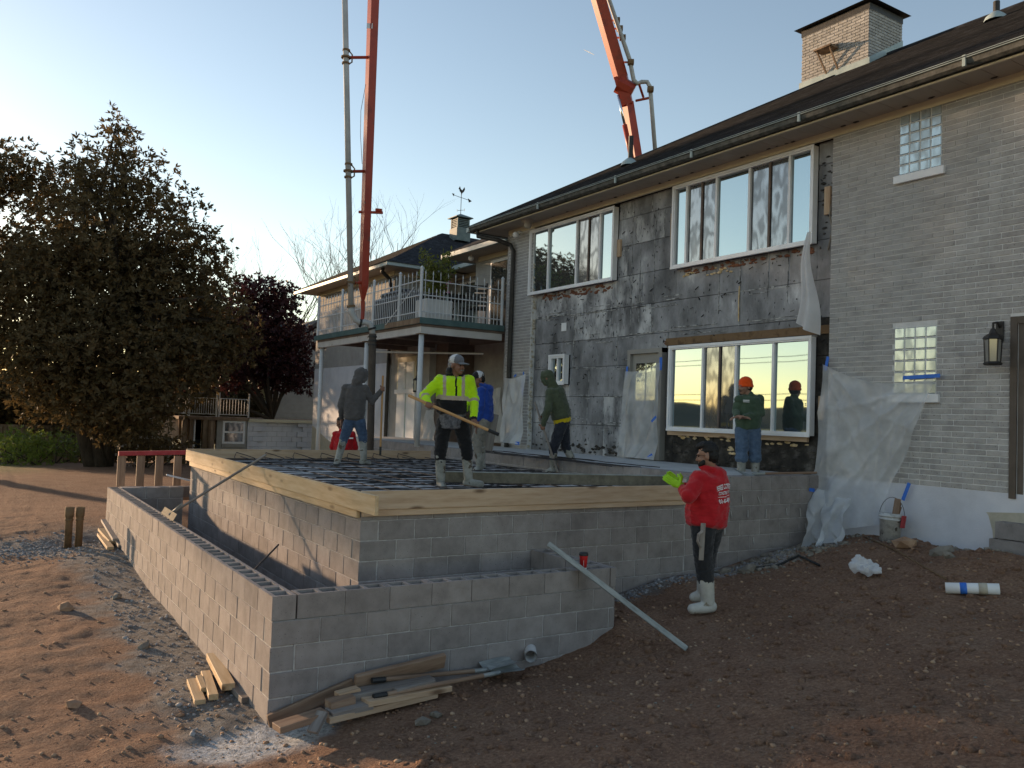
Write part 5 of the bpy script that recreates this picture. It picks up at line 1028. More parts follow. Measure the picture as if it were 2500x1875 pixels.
# 1 --- man in the lime jacket, front view, head turned to the right of the picture
D = depth_on(*q6(1400, 1615), BZ-.01); a = mk(qq, D); b = mk(q6, D)
J = dict(head=a(850, 385, -.02), shL=a(540, 665, -.0), shR=a(1060, 665, 0.02), elL=a(265, 930, -.1), haL=a(345, 1095, -.32), elR=a(1165, 980, .02), haR=a(1150, 1420, -.26),
  hip=b(1340, 1000, .02), hpL=b(1275, 1040, .02), hpR=b(1420, 1040, .02), knL=b(1235, 1300, -.06), knR=b(1470, 1280, -.03), anL=b(1238, 1592, .0), anR=b(1490, 1580, -.0), toL=b(1262, 1612, -.15), toR=b(1600, 1592, -.08))
pole0, pole1 = b(945, 792, -.36), b(1660, 1103, -.27)
hl = NP(J['haL']); hr_ = NP(J['haR']); 
def paint1(c, J, sp, sh, fw, ch):
    rel = c-J['hip']; h = rel@sp/(np.linalg.norm(ch-J['hip'])); x = (c-ch)@sh; f_ = (c-ch)@fw
    for k in ('L', 'R'):
        s_, e_, w_ = J['sh'+k], J['el'+k], J['ha'+k]; u = unit(e_-s_); v = unit(w_-e_); t1 = (c-s_)@u; t2 = (c-e_)@v; d1 = np.linalg.norm(c-s_-u*t1); d2 = np.linalg.norm(c-e_-v*t2)
        if t2 > -.02 and d2 < .115 and np.linalg.norm(c-e_) < .34 and abs(x) > .17: return 2 if .04 < t2 < .085 or False else 0
        if abs(x) > .2 and t1 > .06 and d1 < .12: return 2 if .2 < t1 < .26 else 0
    if h > 1.13 and np.linalg.norm(c-ch-sp*.13) < .14: return 1
    if h < .5: return 1
    if h < .62: return 2
    if .1 < abs(x) < .145 and h > .6: return 2
    if f_ > 0 and abs(x-.03) < .012: return 1
    return 0
person('person', 'worker in lime and black safety jacket and grey cap gripping a wooden pole', J, dict(flip=True, face=RT*.9+TOC*.55-UPV*.05, skin='skin_a', hands={'L': ('fist', pole1-pole0, TOC), 'R': ('fist', pole1-pole0, -TOC+UPV*.8)}, pants='c_black', bootm='boot_grey', top=['c_lime', 'c_black', 'c_tape'], topname='safety_jacket', paint=paint1, grow=.036, slv=1.2, fat=1.08, collar=True, cap=('cap_grey', 'cap_white'), hair='hair_grey', moust='hair_grey', leg=1.12, wr=.013, cuff=.24, boot=.14, hem=.2))
per1 = bpy.data.objects['person']
# shirt tail below the jacket
Bs = Blob(); hp = NP(J['hip']); shv = unit(NP(J['shR'])-NP(J['shL'])); 
for t in np.linspace(-.12, .12, 10): Bs.ell(hp+UPV*t, (.192+.06*max(0, -t), .155, .03), (shv, unit(np.cross(UPV, shv)), UPV))
sm_ = Bs.remesh('shirt_tail', .012, 3); wrinkle(sm_, .008, 9, 4); sm_.materials.append(MATS['plaid']); sm_.polygons.foreach_set('use_smooth', [True]*len(sm_.polygons)); link('shirt_tail', sm_, per1)
def pole(name, label, p0, p1, r=.018, mat='handle', tip=None, cat='tool'):
    o = lumber('shaft', p0, p1, r*2, r*2, mat, cham=r*.55); t = thing(name, label, cat, p1); mw = o.matrix_basis.copy(); o.parent = t; o.matrix_parent_inverse = INV[t.name]; o.matrix_basis = mw
    if tip: d = (Vector(p1)-Vector(p0)).normalized(); MB().tube([Vector(p1)-d*.09, Vector(p1)+d*.06], r*1.25, 8).obj('ferrule', MATS[tip], t)
    return t
pdir = (pole1-pole0).normalized(); pole('tool_handle', 'long wooden tool handle held level by the man in lime', pole0, pole1+pdir*.1, .019, 'handle', 'black_plastic')
# 2 --- man in charcoal hoodie, seen from behind
D = depth_on(*q6(430, 1415), BZ-.01); a = mk(qa, D); b = mk(q6, D)
J = dict(head=a(745, 275, .02), shL=a(480, 500, 0), shR=a(820, 510, 0), elL=a(385, 800, -.02), haL=a(395, 1060, .1), elR=a(945, 735, .05), haR=a(1135, 515, .12),
  hip=a(625, 1040, 0), hpL=a(545, 1110, 0), hpR=a(720, 1110, 0), knL=a(450, 1370, .02), knR=a(780, 1370, .06), anL=b(300, 1415, -.02), anR=b(545, 1392, .1), toL=b(312, 1432, .12), toR=b(590, 1402, .16))
person('person', 'worker in charcoal hoodie and blue jeans seen from behind, holding a pole upright', J, dict(face=FW*.75+RT*.75-UPV*.35, hands={'L': ('open', -UPV, RT, .6, 1), 'R': ('fist', UPV, TOC)}, pants='c_jean2', bootm='boot_grey', top='c_grey', hood='up', grow=.03, hem=.02, fat=.95, k=1.0, cuff=.16, boot=.08))
pole('rake_handle', 'upright wooden rake handle held by the man in charcoal', a(1142, 272, .12), a(1095, 1640, .12), .017, 'handle', 'black_plastic')
# 3 --- man in blue hoodie, turned to the left
D = depth_on(*q6(1590, 1465), BZ-.01); a = mk(qq, D); b = mk(q6, D)
J = dict(head=a(1235, 635, 0), shL=a(1290, 850, -.14), shR=a(1390, 850, .16), elL=a(1290, 1110, -.22), haL=a(1240, 1400, -.15), elR=a(1400, 1150, .24), haR=a(1330, 1400, .25),
  hip=a(1350, 1360, 0), hpL=a(1330, 1400, -.09), hpR=a(1375, 1400, .09), knL=b(1560, 1180, -.1), knR=b(1600, 1180, .1), anL=b(1590, 1445, -.05), anR=b(1610, 1435, .12), toL=b(1555, 1462, -.1), toR=b(1580, 1455, .2))
person('person', 'worker in bright blue hoodie, black and white cap and khaki trousers', J, dict(face=-RT*.85+TOC*.35-UPV*.15, hands={'L': ('open', -UPV-RT*.3, RT, .6), 'R': ('open', -UPV, -RT, .6)}, pants='c_khaki', bootm='boot_grey', top='c_blue', hood='down', cap=('cap_black', 'cap_white'), hair='hair', grow=.03, hem=.0))
lumber('float_board', b(1655, 1290, .1), b(1715, 960, .1), .19, .03, 'grey_wood', label='grey wooden float board held upright beside the blue hoodie', cat='board', up=tuple(CR))
# 4 --- man in olive hoodie bending forward
D = depth_on(*q5(370, 1490), BZ-.01); a = mk(q5, D)
J = dict(head=a(318, 640, 0), shL=a(345, 770, -.15), shR=a(420, 740, .14), elL=a(320, 930, -.26), haL=a(274, 1080, -.16), elR=a(330, 920, .2), haR=a(262, 1010, .05),
  hip=a(455, 1025, 0), hpL=a(440, 1070, -.09), hpR=a(465, 1070, .09), knL=a(372, 1270, -.06), knR=a(480, 1250, .1), anL=a(372, 1462, -.02), anR=a(565, 1420, .1), toL=a(322, 1480, -.03), toR=a(532, 1482, .1))
rt_, P_, A_, sp_, sh_, fw_, ch_, top_ = person('person', 'stooping worker in olive hoodie with a yellow shirt hem and muddy boots', J, dict(face=-RT*.95+FW*.35-UPV*.3, hands={'L': ('fist', a(205, 850)-a(415, 1495), TOC), 'R': ('fist', a(205, 850)-a(415, 1495), RT)}, pants='c_navy', bootm='boot_grey', top='c_green', hood='up', grow=.04, hem=.13, fat=1.05, slv=1.25, cuff=.2, boot=.08))
Bs = Blob()
for t in np.linspace(-.02, .06, 5): Bs.ell(NP(J['hip'])+sp_*t, (.19, .155, .03), (sh_, fw_, sp_))
sm_ = Bs.remesh('shirt_tail', .012, 2); wrinkle(sm_, .01, 12, 4); sm_.materials.append(MATS['c_yellow']); link('shirt_tail', sm_, rt_)
pole('shovel', 'slanting pale wooden handle held by the stooping man in olive', a(203, 848, -.06), a(415, 1493, -.2), .017, 'grey_wood')
# 5 --- man with the orange beanie
D = 13.15; a = mk(q3, D)
J = dict(head=a(808, 715, 0), shL=a(752, 835, -.05), shR=a(935, 830, .06), elL=a(722, 935, -.05), haL=a(735, 985, -.26), elR=a(952, 955, -.02), haR=a(775, 990, -.26),
  hip=a(832, 1085, 0), hpL=a(785, 1110, 0), hpR=a(880, 1110, 0), knL=a(778, 1310, -.05), knR=a(898, 1310, -.02), anL=a(770, 1560, 0), anR=a(900, 1560, .02), toL=a(735, 1582, -.08), toR=a(885, 1582, -.1))
rt_, P_, A_, sp_, sh_, fw_, ch_, top5 = person('person', 'worker in orange beanie and green long sleeved shirt standing by the window', J, dict(flip=True, face=-RT*.93+TOC*.3-UPV*.05, skin='skin_b', hands={'L': ('open', RT*.6+TOC*.5, -UPV, .5), 'R': ('open', -RT*.8+TOC*.3, -UPV, .7)}, pants='c_jean', bootm='boot_grey', top='c_green2', topname='shirt', cap='beanie', hair='hair', grow=.02, fat=1.08, leg=1.25, slv=.9, hem=.04, cuff=.16, cuffr=.085, boot=.05, moust='hair'))
Bs = Blob()
for t in np.linspace(-.01, .02, 3): Bs.ell(NP(J['hip'])+sp_*t, (.172, .13, .016), (sh_, fw_, sp_))
sm_ = Bs.remesh('belt', .01, 1); sm_.materials.append(MATS['black_plastic']); link('belt', sm_, rt_)
lg = MB(); o_ = a(818, 838, -.17); lg.box(-.05, .05, -.004, .004, -.008, .008, mat=Matrix.Translation(o_) @ Matrix.Rotation(-YAW+.1, 4, 'Z')); lg.box(-.05, .05, -.004, .004, -.03, -.018, mat=Matrix.Translation(o_) @ Matrix.Rotation(-YAW+.1, 4, 'Z')); lg.obj('chest_print', MATS['white_plain'], rt_)
# 6 --- man in the red hoodie, near, seen from behind on his left
D = 8.95; a = mk(q7, D)
J = dict(head=a(1757, 232, 0), shL=a(1690, 440, -.13), shR=a(1850, 410, .17), elL=a(1590, 590, -.27), haL=a(1530, 520, -.1), elR=a(1700, 590, .32), haR=a(1535, 500, .16),
  hip=a(1748, 850, 0), hpL=a(1720, 880, -.09), hpR=a(1790, 880, .08), knL=a(1720, 1130, -.06), knR=a(1755, 1130, .08), anL=a(1768, 1590, -.04), anR=a(1718, 1490, .2), toL=a(1625, 1610, -.1), toR=a(1640, 1505, .18))
rt_, P_, A_, sp_, sh_, fw_, ch_, top6 = person('person', 'worker in red printed hoodie with lime gloves standing on the soil by the wall', J, dict(face=-RT*.92+FW*.38-UPV*.1, skin='skin_b', glove='glove', hands={'L': ('open', -RT*.8+UPV*.5, RT*.4+FW*.8, .35, -1), 'R': ('open', -RT*.75+UPV*.6, -RT*.3+TOC*.8, .35, 1)}, pants='c_darkgrey', bootm='boot_white', top='c_red', hood='down', hair='hair', longtop=True, beard='hair', grow=.05, fat=1.26, slv=1.75, hem=.03, cuff=.45, boot=.44, leg=1.3, bootk=1.3, k=1.03))
print('red sole z', min(J['anL'].z, J['anR'].z)-.07, gsurf(J['anL'].x, J['anL'].y), gsurf(J['anR'].x, J['anR'].y))
# glasses
gl_ = MB(); [gl_.tube([P_(k*.033+.02*math.cos(t), .1, .006+.016*math.sin(t)) for t in np.linspace(0, 2*math.pi, 13)], .002, 4) for k in (-1, 1)]; [gl_.tube([P_(k*.055, .098, .008), P_(k*.08, .0, .006)], .002, 4) for k in (-1, 1)]; gl_.obj('glasses', MATS['dark_metal'], rt_)
# trowel in the back pocket
tw = thing('trowel', 'grey steel trowel hanging in the back pocket of the red hoodie man', 'trowel', a(1712, 1170, -.275)); lumber('blade', a(1702, 1172, -.275), a(1722, 838, -.275), .05, .012, 'grey_wood', tw, up=tuple(CR)); MB().tube([a(1715, 910, -.29), a(1680, 940, -.31), a(1672, 1000, -.31), a(1700, 1060, -.29)], .016, 6).obj('handle', MATS['grey_wood'], tw)
# back print, laid on the cloth
def print_on(topo, center, dirx, diry, lines, parent, off=.006):
    me = topo.data; from mathutils.bvhtree import BVHTree; bv = BVHTree.FromPolygons([v.co for v in me.vertices], [p.vertices for p in me.polygons]); nrm = unit(np.cross(dirx, diry)); V = []; F = []
    for txt, size, yoff, arch in lines:
        if txt == '_': vs = [(x, y_) for x in np.linspace(-.5, .5, 12) for y_ in (0, .05)]; fs = [(2*i, 2*i+2, 2*i+3, 2*i+1) for i in range(11)]; wd = 1.
        else:
            cu_ = bpy.data.curves.new('t', 'FONT'); cu_.body = txt; cu_.align_x = 'CENTER'; cu_.size = 1; cu_.resolution_u = 2; cu_.offset = .02; ob = bpy.data.objects.new('t', cu_); COL.objects.link(ob); dg = bpy.context.evaluated_depsgraph_get(); m_ = bpy.data.meshes.new_from_object(ob.evaluated_get(dg))
            bm_ = bmesh.new(); bm_.from_mesh(m_); bmesh.ops.triangulate(bm_, faces=bm_.faces[:]); bmesh.ops.subdivide_edges(bm_, edges=[e for e in bm_.edges if e.calc_length() > .25], cuts=1); bmesh.ops.triangulate(bm_, faces=bm_.faces[:]); vs = [(v.co.x, v.co.y) for v in bm_.verts]; bm_.verts.index_update(); fs = [tuple(v.index for v in f.verts) for f in bm_.faces]; bm_.free(); bpy.data.objects.remove(ob)
            wd = max(v[0] for v in vs)-min(v[0] for v in vs)
        sc = size[0]/wd; b0 = len(V)
        for x, y_ in vs:
            X = x*sc; Yv = y_*size[1]+yoff-arch*(X/size[0]*2)**2; p = NP(center)+unit(dirx)*X+unit(diry)*Yv; h = bv.ray_cast(Vector(p+nrm*.4), Vector(-nrm)); 
            q = NP(h[0])+nrm*off if h[0] is not None else p
            V.append(tuple(q))
        F += [tuple(b0+i for i in f) for f in fs]
    me2 = bpy.data.meshes.new('back_print'); me2.from_pydata(V, [], F); me2.materials.append(MATS['white_plain']); link('back_print', me2, parent)
bkc = NP(a(1878, 520, .0)); bkn = -fw_; dx_ = unit(sh_)
print_on(top6, (ch_+J['hip'])/2 if False else ch_-sp_*.16, dx_, sp_, [('PEREZ CONCRETE', (.3, .075), .06, .022), ('CONSTRUCTION', (.25, .05), -.0, 0.), ('_', (.25, .12), -.025, 0), ('01-8-4891', (.24, .06), -.085, 0)], rt_)
# 7 --- man in red behind the far form
D = 19.6; a = mk(qa, D)
g0 = gsurf(*a(430, 1500)[:2]); fz = lambda x, dd, z: Vector((*a(x, 1500, dd)[:2], z))
J = dict(head=a(375, 1125, .05), shL=a(290, 1330, 0), shR=a(590, 1330, .05), elL=a(225, 1560, .05), haL=a(250, 1800, .2), elR=a(650, 1560, .05), haR=a(640, 1800, .2), hip=a(430, 1790, 0), hpL=a(370, 1830, 0), hpR=a(490, 1830, 0), knL=fz(365, -.03, g0+.5), knR=fz(495, -.03, g0+.5), anL=fz(365, 0, g0+.08), anR=fz(495, 0, g0+.08), toL=fz(340, -.16, g0+.05), toR=fz(500, -.16, g0+.05))
rt_, P_, A_, sp_, sh_, fw_, ch_, top_ = person('person', 'worker in red hoodie half hidden behind the far form by the hose', J, dict(flip=True, face=-RT*.3+TOC*.6-UPV*.3, hands={'L': ('open', -UPV, RT, .5), 'R': ('open', -UPV, -RT, .5)}, pants='c_darkgrey', bootm='boot_grey', top='c_red', hood='down', hair='hair', grow=.04, hem=.0, fat=1.1))
c_ = a(565, 1400, -.19); MB().box(-.055, .055, -.004, .004, -.016, .016, mat=Matrix.Translation(c_) @ Matrix.Rotation(-YAW, 4, 'Z')).obj('chest_print', MATS['white_plain'], rt_)
# ------------------------------------------------------------------ trees and shrubs
def rosettes(centers, dirs, nleaf, size, wid=.3, droop=.2):
    """leaf rosettes: quads folded along the midrib"""
    n = len(centers); V = np.zeros((n, nleaf, 4, 3)); d = dirs/np.linalg.norm(dirs, axis=1)[:, None]; rn = rng.normal(0, 1, (n, 3)); u = np.cross(d, rn); u /= np.linalg.norm(u, axis=1)[:, None]; v = np.cross(d, u)
    for k in range(nleaf):
        a = 2*math.pi*k/nleaf+rng.uniform(-.5, .5, n); el = rng.uniform(.15, 1.1, n); o = (u*np.cos(a)[:, None]+v*np.sin(a)[:, None])*np.cos(el)[:, None]+d*np.sin(el)[:, None]; o[:, 2] -= droop*rng.uniform(0, 1, n); o /= np.linalg.norm(o, axis=1)[:, None]
        s = np.cross(o, d+rng.normal(0, .4, (n, 3))); s /= np.linalg.norm(s, axis=1)[:, None]; L_ = (size*rng.uniform(.7, 1.25, n))[:, None]
        V[:, k, 0] = centers; V[:, k, 1] = centers+o*L_*.52+s*L_*wid*.5; V[:, k, 2] = centers+o*L_; V[:, k, 3] = centers+o*L_*.52-s*L_*wid*.5
    V = V.reshape(-1, 3); F = np.arange(len(V)).reshape(-1, 4); return V, F
def lobe_points(lobes, dens, shell=.55):
    C = []; Dn = []
    for (c, r, sq) in lobes:
        n = int(dens*r*r*r*4.2*shell); p = rng.normal(0, 1, (n, 3)); p /= np.linalg.norm(p, axis=1)[:, None]; rad = rng.uniform(0, 1, n)**.42
        bump = np.array([1+.22*mnoise.noise(Vector((q[0]*2.6+c[0], q[1]*2.6+c[1], q[2]*2.6))) for q in p]); P = p*(rad*bump*r)[:, None]*np.array([1, 1, sq])
        C.append(np.array(c)+P); Dn.append(p+rng.normal(0, .45, (n, 3))+np.array([0, 0, .35]))
    return np.concatenate(C), np.concatenate(Dn)
def limb(m_, p0, p1, r0, r1, bend=.3, n=6):
    p0, p1 = Vector(p0), Vector(p1); L_ = (p1-p0).length; pts = []; off = Vector((random.uniform(-1, 1), random.uniform(-1, 1), random.uniform(-.3, .5)))*bend*L_*.3
    for i in range(n): t = i/(n-1); pts.append(p0.lerp(p1, t)+off*math.sin(t*math.pi))
    m_.tube(pts, [r0+(r1-r0)*i/(n-1) for i in range(n)], 7); return pts
# evergreen magnolia, lobes read from the outline at its own distance
DT = 29.0
tr = thing('magnolia_tree', 'tall dense evergreen tree with leaning dark trunks beyond the soil slope', 'tree', (1.7, 25.5, gsurf(1.7, 25.5)))
LB = [((285, 345), 62, 0), ((285, 430), 120, -.5), ((215, 440), 90, 1), ((360, 460), 95, .6), ((430, 540), 95, -.8), ((300, 570), 170, 1.2), ((190, 600), 150, -1.5), ((500, 620), 78, .5), ((420, 680), 150, 1), ((540, 720), 60, -.5), ((300, 760), 210, 0), ((120, 720), 150, -1), ((505, 830), 100, .3), ((200, 880), 150, -2), ((390, 900), 130, -1.6), ((500, 870), 80, -1), ((90, 880), 120, -1.5), ((330, 980), 110, -2.2), ((250, 1000), 90, -1.5), ((130, 960), 90, -1.), ((470, 870), 95, .8), ((330, 1010), 70, .5), ((285, 300), 48, 0), ((565, 790), 75, .2), ((560, 850), 68, .4), ((600, 850), 55, 1.0), ((180, 400), 60, .5)]
lobes = [(NP(at(x, y, DT+dd)), r*DT/2050*.97, 1.0) for (x, y), r, dd in LB]
top_ = [l for l, q in zip(lobes, LB) if q[0][1] < 620]; low_ = [l for l, q in zip(lobes, LB) if q[0][1] >= 620]; C1_, N1_ = lobe_points(top_, 34); C2_, N2_ = lobe_points(low_, 56); C_ = np.concatenate((C1_, C2_)); N_ = np.concatenate((N1_, N2_)); V, F = rosettes(C_, N_, 7, .185, .38); link('crown', np_mesh('crown', V, F, MATS['leaf_dark']), tr)
bt = MB(); base = Vector((1.75, 25.4, gsurf(1.75, 25.4)-.15)); forks = [at(200, 900, DT), at(285, 760, DT), at(150, 760, DT), at(330, 860, DT)]
for f_ in forks:
    limb(bt, base+Vector((random.uniform(-.25, .25), random.uniform(-.2, .2), 0)), f_, .3, .17, .25)
    for (x, y), r, dd in random.sample(LB, 7): limb(bt, f_, at(x, y, DT+dd), .13, .03, .4)
bt.obj('trunk', MATS['bark'], tr, True)
# second evergreen at the left edge; unseen crown lobes added to block the sun
t2 = thing('evergreen_tree', 'broader lower evergreen tree on the far side of the magnolia, unseen crown added as sun block', 'tree', (-4.6, 27.5, gsurf(-4.6, 27.5)))
l2 = []
for (x, y, z, r) in ((-1.0, 29.5, 10.6, 1.5), (-2.2, 30, 10.9, 1.5), (.4, 29.8, 10.2, 1.3), (-.2, 29.8, 7.6, 1.7), (-3.4, 28.6, 9.4, 1.9), (-4.4, 28.3, 9.4, 1.8), (-5.6, 28.1, 9.1, 1.7), (-5.0, 28.2, 8.4, 2.0), (-6.6, 27.8, 8.2, 1.9), (-8.2, 27.4, 7.4, 1.8), (-9.2, 27.2, 6.8, 1.6), (-2.0, 28.8, 7.0, 2.0), (-3.8, 28.4, 6.9, 2.1), (-5.6, 27.8, 6.6, 2.1), (-7.4, 27.4, 6.2, 1.7), (-1.2, 29.2, 5.0, 1.6), (-3.0, 28.6, 4.8, 1.7), (-8.8, 27, 6.0, 1.4), (-9.8, 27.2, 6.1, 1.4)): l2.append(((x, y, z), r, 1.))
C_, N_ = lobe_points(l2, 55); V, F = rosettes(C_, N_, 7, .2, .38); link('crown', np_mesh('crown', V, F, MATS['leaf_dark']), t2)
bt = MB(); base = Vector((-4.6, 27.5, gsurf(-4.6, 27.5)-.15)); fk = Vector((-4.5, 27.8, 4.2)); limb(bt, base, fk, .32, .22, .1)
for c, r, q in l2: limb(bt, fk, c, .13, .03, .3)
bt.obj('trunk', MATS['bark'], t2, True)
# plum tree beside the wing
DP = 36.0; t3 = thing('plum_tree', 'dark purple leaved tree between the magnolia and the wing, hidden lobes added for shade', 'tree', (6.3, 23.6, .3))
LB3 = [((640, 720), 52, 0), ((690, 730), 50, .3), ((600, 770), 62, .2), ((670, 800), 75, 0), ((730, 830), 52, .4), ((610, 860), 75, .5), ((690, 890), 70, .2), ((560, 900), 60, .8), ((735, 920), 45, 0), ((650, 930), 40, .5), ((600, 710), 40, .4), ((530, 850), 68, -2.), ((470, 830), 75, -2.), ((500, 775), 70, -2.), ((430, 890), 70, -2.5), ((560, 910), 50, -1.)]  # nearer trailing lobes are added, hidden by the magnolia, to shade the wing
l3 = [(NP(at(x, y, DP+dd)), r*DP/2050, 1.) for (x, y), r, dd in LB3]; C_, N_ = lobe_points(l3, 150, .5); V, F = rosettes(C_, N_, 6, .17, .5); link('crown', np_mesh('crown', V, F, MATS['leaf_plum']), t3)
bt = MB(); base = at(665, 985, DP); base.z = 2.0; 
for (x, y), r, dd in LB3: limb(bt, base, at(x, y, DP+dd), .09, .02, .4)
t3.location = base; INV[t3.name] = Matrix.Translation(-base); bt.obj('trunk', MATS['bark'], t3, True)
for c in t3.children: c.matrix_parent_inverse = Matrix.Translation(-base)
# bare trees
def bare(name, label, base, height, spread, seed, r0=.16, levels=5, lean=(0, 0)):
    rr = random.Random(seed); t = thing(name, label, 'tree', base); m_ = MB(); tw = MB()
    def grow(p, d, L_, r, lv):
        n = 4; pts = [p]; q = p; dd = d
        for i in range(n): dd = (dd+Vector((rr.uniform(-1, 1), rr.uniform(-1, 1), rr.uniform(-.4, .9)))*.16).normalized(); q = q+dd*L_/n; pts.append(q)
        (m_ if lv > 1 else tw).tube(pts, [r*(1-.45*i/n) for i in range(n+1)], 6 if lv > 2 else 4, cap=False)
        if lv == 0: return
        for k in range(rr.choice((2, 3, 3)) if lv > 1 else 3):
            nd = (dd+Vector((rr.uniform(-1, 1), rr.uniform(-1, 1), rr.uniform(-.15, .6)))*spread).normalized(); st_ = pts[rr.choice((2, 3, 4))]; grow(st_, nd, L_*rr.uniform(.6, .82), r*.55, lv-1)
    for k in range(4): grow(Vector(base), Vector((lean[0]+rr.uniform(-.35, .35), lean[1]+rr.uniform(-.35, .35), 1)).normalized(), height*.34, r0, levels)
    m_.obj('trunk', MATS['twig'], t); o = tw.obj('twigs', MATS['twig'], t); o['kind'] = 'stuff'
b0 = at(900, 900, 42); b0.z = 1.5; bare('bare_tree', 'leafless tree with fine branches rising behind the wing roof', b0, 13.5, .8, 5, .075, 5)
b0 = at(1010, 900, 46); b0.z = 1.5; bare('bare_tree', 'slender leafless tree behind the cupola roof', b0, 13, .6, 8, .07, 4)
b0 = at(690, 900, 60); b0.z = 1.0; bare('bare_tree', 'distant leafless oak showing over the plum tree', b0, 15, .95, 11, .11, 5)
# sunlit shrubs at the left
def shrub(name, label, c, r, n, mat, size=.12, sq=.8):
    s = thing(name, label, 'shrub', (c[0], c[1], gsurf(c[0], c[1])), 'shrubs below the evergreens'); z = gsurf(c[0], c[1]); lb = []
    for k in range(n): a = random.random()*6.28; q = random.random()**.5*r; lb.append(((c[0]+math.cos(a)*q, c[1]+math.sin(a)*q, z+r*sq*random.uniform(.25, .8)), r*random.uniform(.35, .55), .9))
    C_, N_ = lobe_points(lb, 120/r**1.5, .6); V, F = rosettes(C_, N_, 6, size, .45); link('foliage', np_mesh('foliage', V, F, MATS[mat]), s)
    m_ = MB(); [limb(m_, (c[0], c[1], z-.05), l[0], .03, .01, .3, 4) for l in lb]; m_.obj('stem', MATS['bark'], s)
for (px, py, D_, r, mt, lb_) in ((25, 1085, 31, 1.5, 'leaf_green', 'bright green shrub farthest from the magnolia trunk'), (95, 1060, 30, 1.3, 'leaf_green', 'green shrub lit from behind beside the leaning trunk'), (140, 1030, 33, 1.2, 'leaf_yellow', 'yellow green bush behind the leaning trunk'), (360, 1060, 29, 1.2, 'leaf_dark', 'dark low shrub under the magnolia close to its trunk'), (400, 1050, 31, 1.1, 'leaf_dark', 'dark shrub against the timber posts of the shed')):
    p = at(px, py, D_); shrub('shrub', lb_, (p.x, p.y), r, 7, mt)

# dark thicket closing the view behind the evergreens
tl = []
for k in range(46):
    px = -260+k*18.5; D_ = random.uniform(37, 46); p = at(px, 1000, D_); r = random.uniform(1.1, 1.9); tl.append(((p.x, p.y, random.uniform(.4, 3.1)), r, .9))
C_, N_ = lobe_points(tl, 42, .55); V, F = rosettes(C_, N_, 6, .26, .45); o = link('thicket', np_mesh('thicket', V, F, MATS['leaf_dark'])); o['kind'] = 'stuff'; o['label'] = 'dark thicket closing the view behind the evergreens'
# ------------------------------------------------------------------ shed, terrace, fences, neighbour house
zs_ = zm(430, 930, 360); YS = 27.0
sh_d = thing('garden_shed', 'low timber shed with a white sash window built against the terrace', 'shed', (5.8, YS, .2))
def sp_(nm, mb_, mt): return mb_.obj(nm, MATS[mt], sh_d)
sp_('wall', MB().box(5.95, 7.1, YS, YS+.15, .1, 2.0), 'siding'); sp_('roof_edge', MB().box(4.5, 7.15, YS-.12, YS+1.6, 1.97, 2.09), 'old_wood')
for (x0, x1, mt) in ((4.66, 4.84, 'old_wood'), (4.92, 5.06, 'old_wood'), (5.42, 5.62, 'old_wood'), (5.7, 5.86, 'old_wood')): sp_('post', MB().cbox(x0, x1, YS-.05, YS+.12, .1, 1.97, .01), mt)
sp_('wall', MB().box(5.06, 5.42, YS+.3, YS+.4, .1, 1.97), 'dark_inside'); sp_('door_jamb', MB().box(5.12, 5.17, YS+.1, YS+.2, .1, 1.97), 'white_vinyl'); sp_('log', MB().tube([(5.66, YS-.12, .1), (5.68, YS-.12, 1.95)], .1, 8), 'old_wood')
wf = sp_('window', MB().box(6.16, 7.02, YS-.04, YS, 1.06, 1.95), 'white_vinyl')
for z0, z1 in ((1.14, 1.48), (1.55, 1.88)): o = MB().box(6.24, 6.94, YS-.046, YS-.041, z0, z1).obj('pane', MATS['screen_glass'], wf)
sp_('sill', MB().box(6.14, 7.04, YS-.08, YS+.0, .92, 1.05), 'siding')
tw_ = thing('terrace_wall', 'grey painted block retaining wall beside the timber shed', 'retaining wall', (8.4, YS, .2))
z = .15; row = 0
for z in np.arange(.15, 1.9, .2032):
    x = 7.12-(row % 2)*.2; row += 1
    while x < 9.75: x1 = min(x+.397, 9.75); x0 = max(x, 7.12); (MB().cbox(x0, x1, YS-.05 if x0 < 7.5 or x0 > 9 else YS+.1, YS+.3, z, min(z+.195, 1.93), .004).obj('block', MATS['stucco'], tw_) if x1-x0 > .06 else None); x += .4064
MB().box(7.12, 9.75, YS-.03, YS+.29, .1, 1.92).obj('mortar', MATS['mortar'], tw_) if False else MB().box(7.13, 9.74, YS+.12, YS+.29, .1, 1.92).obj('mortar', MATS['mortar'], tw_)
MB().box(7.1, 9.8, YS-.12, YS+.35, 1.935, 2.05).obj('coping', MATS['cream_trim'], tw_)
struct(MB().box(4.6, 14, YS+.3, 40, 1.2, 2.03).obj('terrace', MATS['stone_brown']), 'raised planted terrace behind the shed')
rl = thing('terrace_railing', 'short rusty white railing on top of the shed terrace', 'railing', (6, YS, 2.09))
def rr_(p0, p1, n):
    p0, p1 = Vector(p0), Vector(p1)
    for h in (.1, .72): MB().tube([p0+Vector((0, 0, h)), p1+Vector((0, 0, h))], .018, 5).obj('rail', MATS['paint_beam'], rl)
    me = MB().tube([(0, 0, .1), (0, 0, .72)], .011, 4).mesh('picket', MATS['paint_beam'])
    for i in range(n): link('picket', me, rl, p0.lerp(p1, (i+.5)/n))
    for q in (p0, p1): MB().tube([q, q+Vector((0, 0, .95))], .028, 6).obj('rail_post', MATS['paint_beam'], rl)
rr_((5.98, YS-.05, 2.09), (7.12, YS-.05, 2.09), 10); rr_((5.9, YS+.0, 2.09), (5.2, YS+1.5, 2.09), 12); rr_((5.15, YS+1.5, 2.09), (4.7, YS+3.2, 2.05), 12)
nb = thing('neighbour_house', 'neighbouring house with dark gable roofs behind the plum tree', 'house', (9.5, 38, 2))
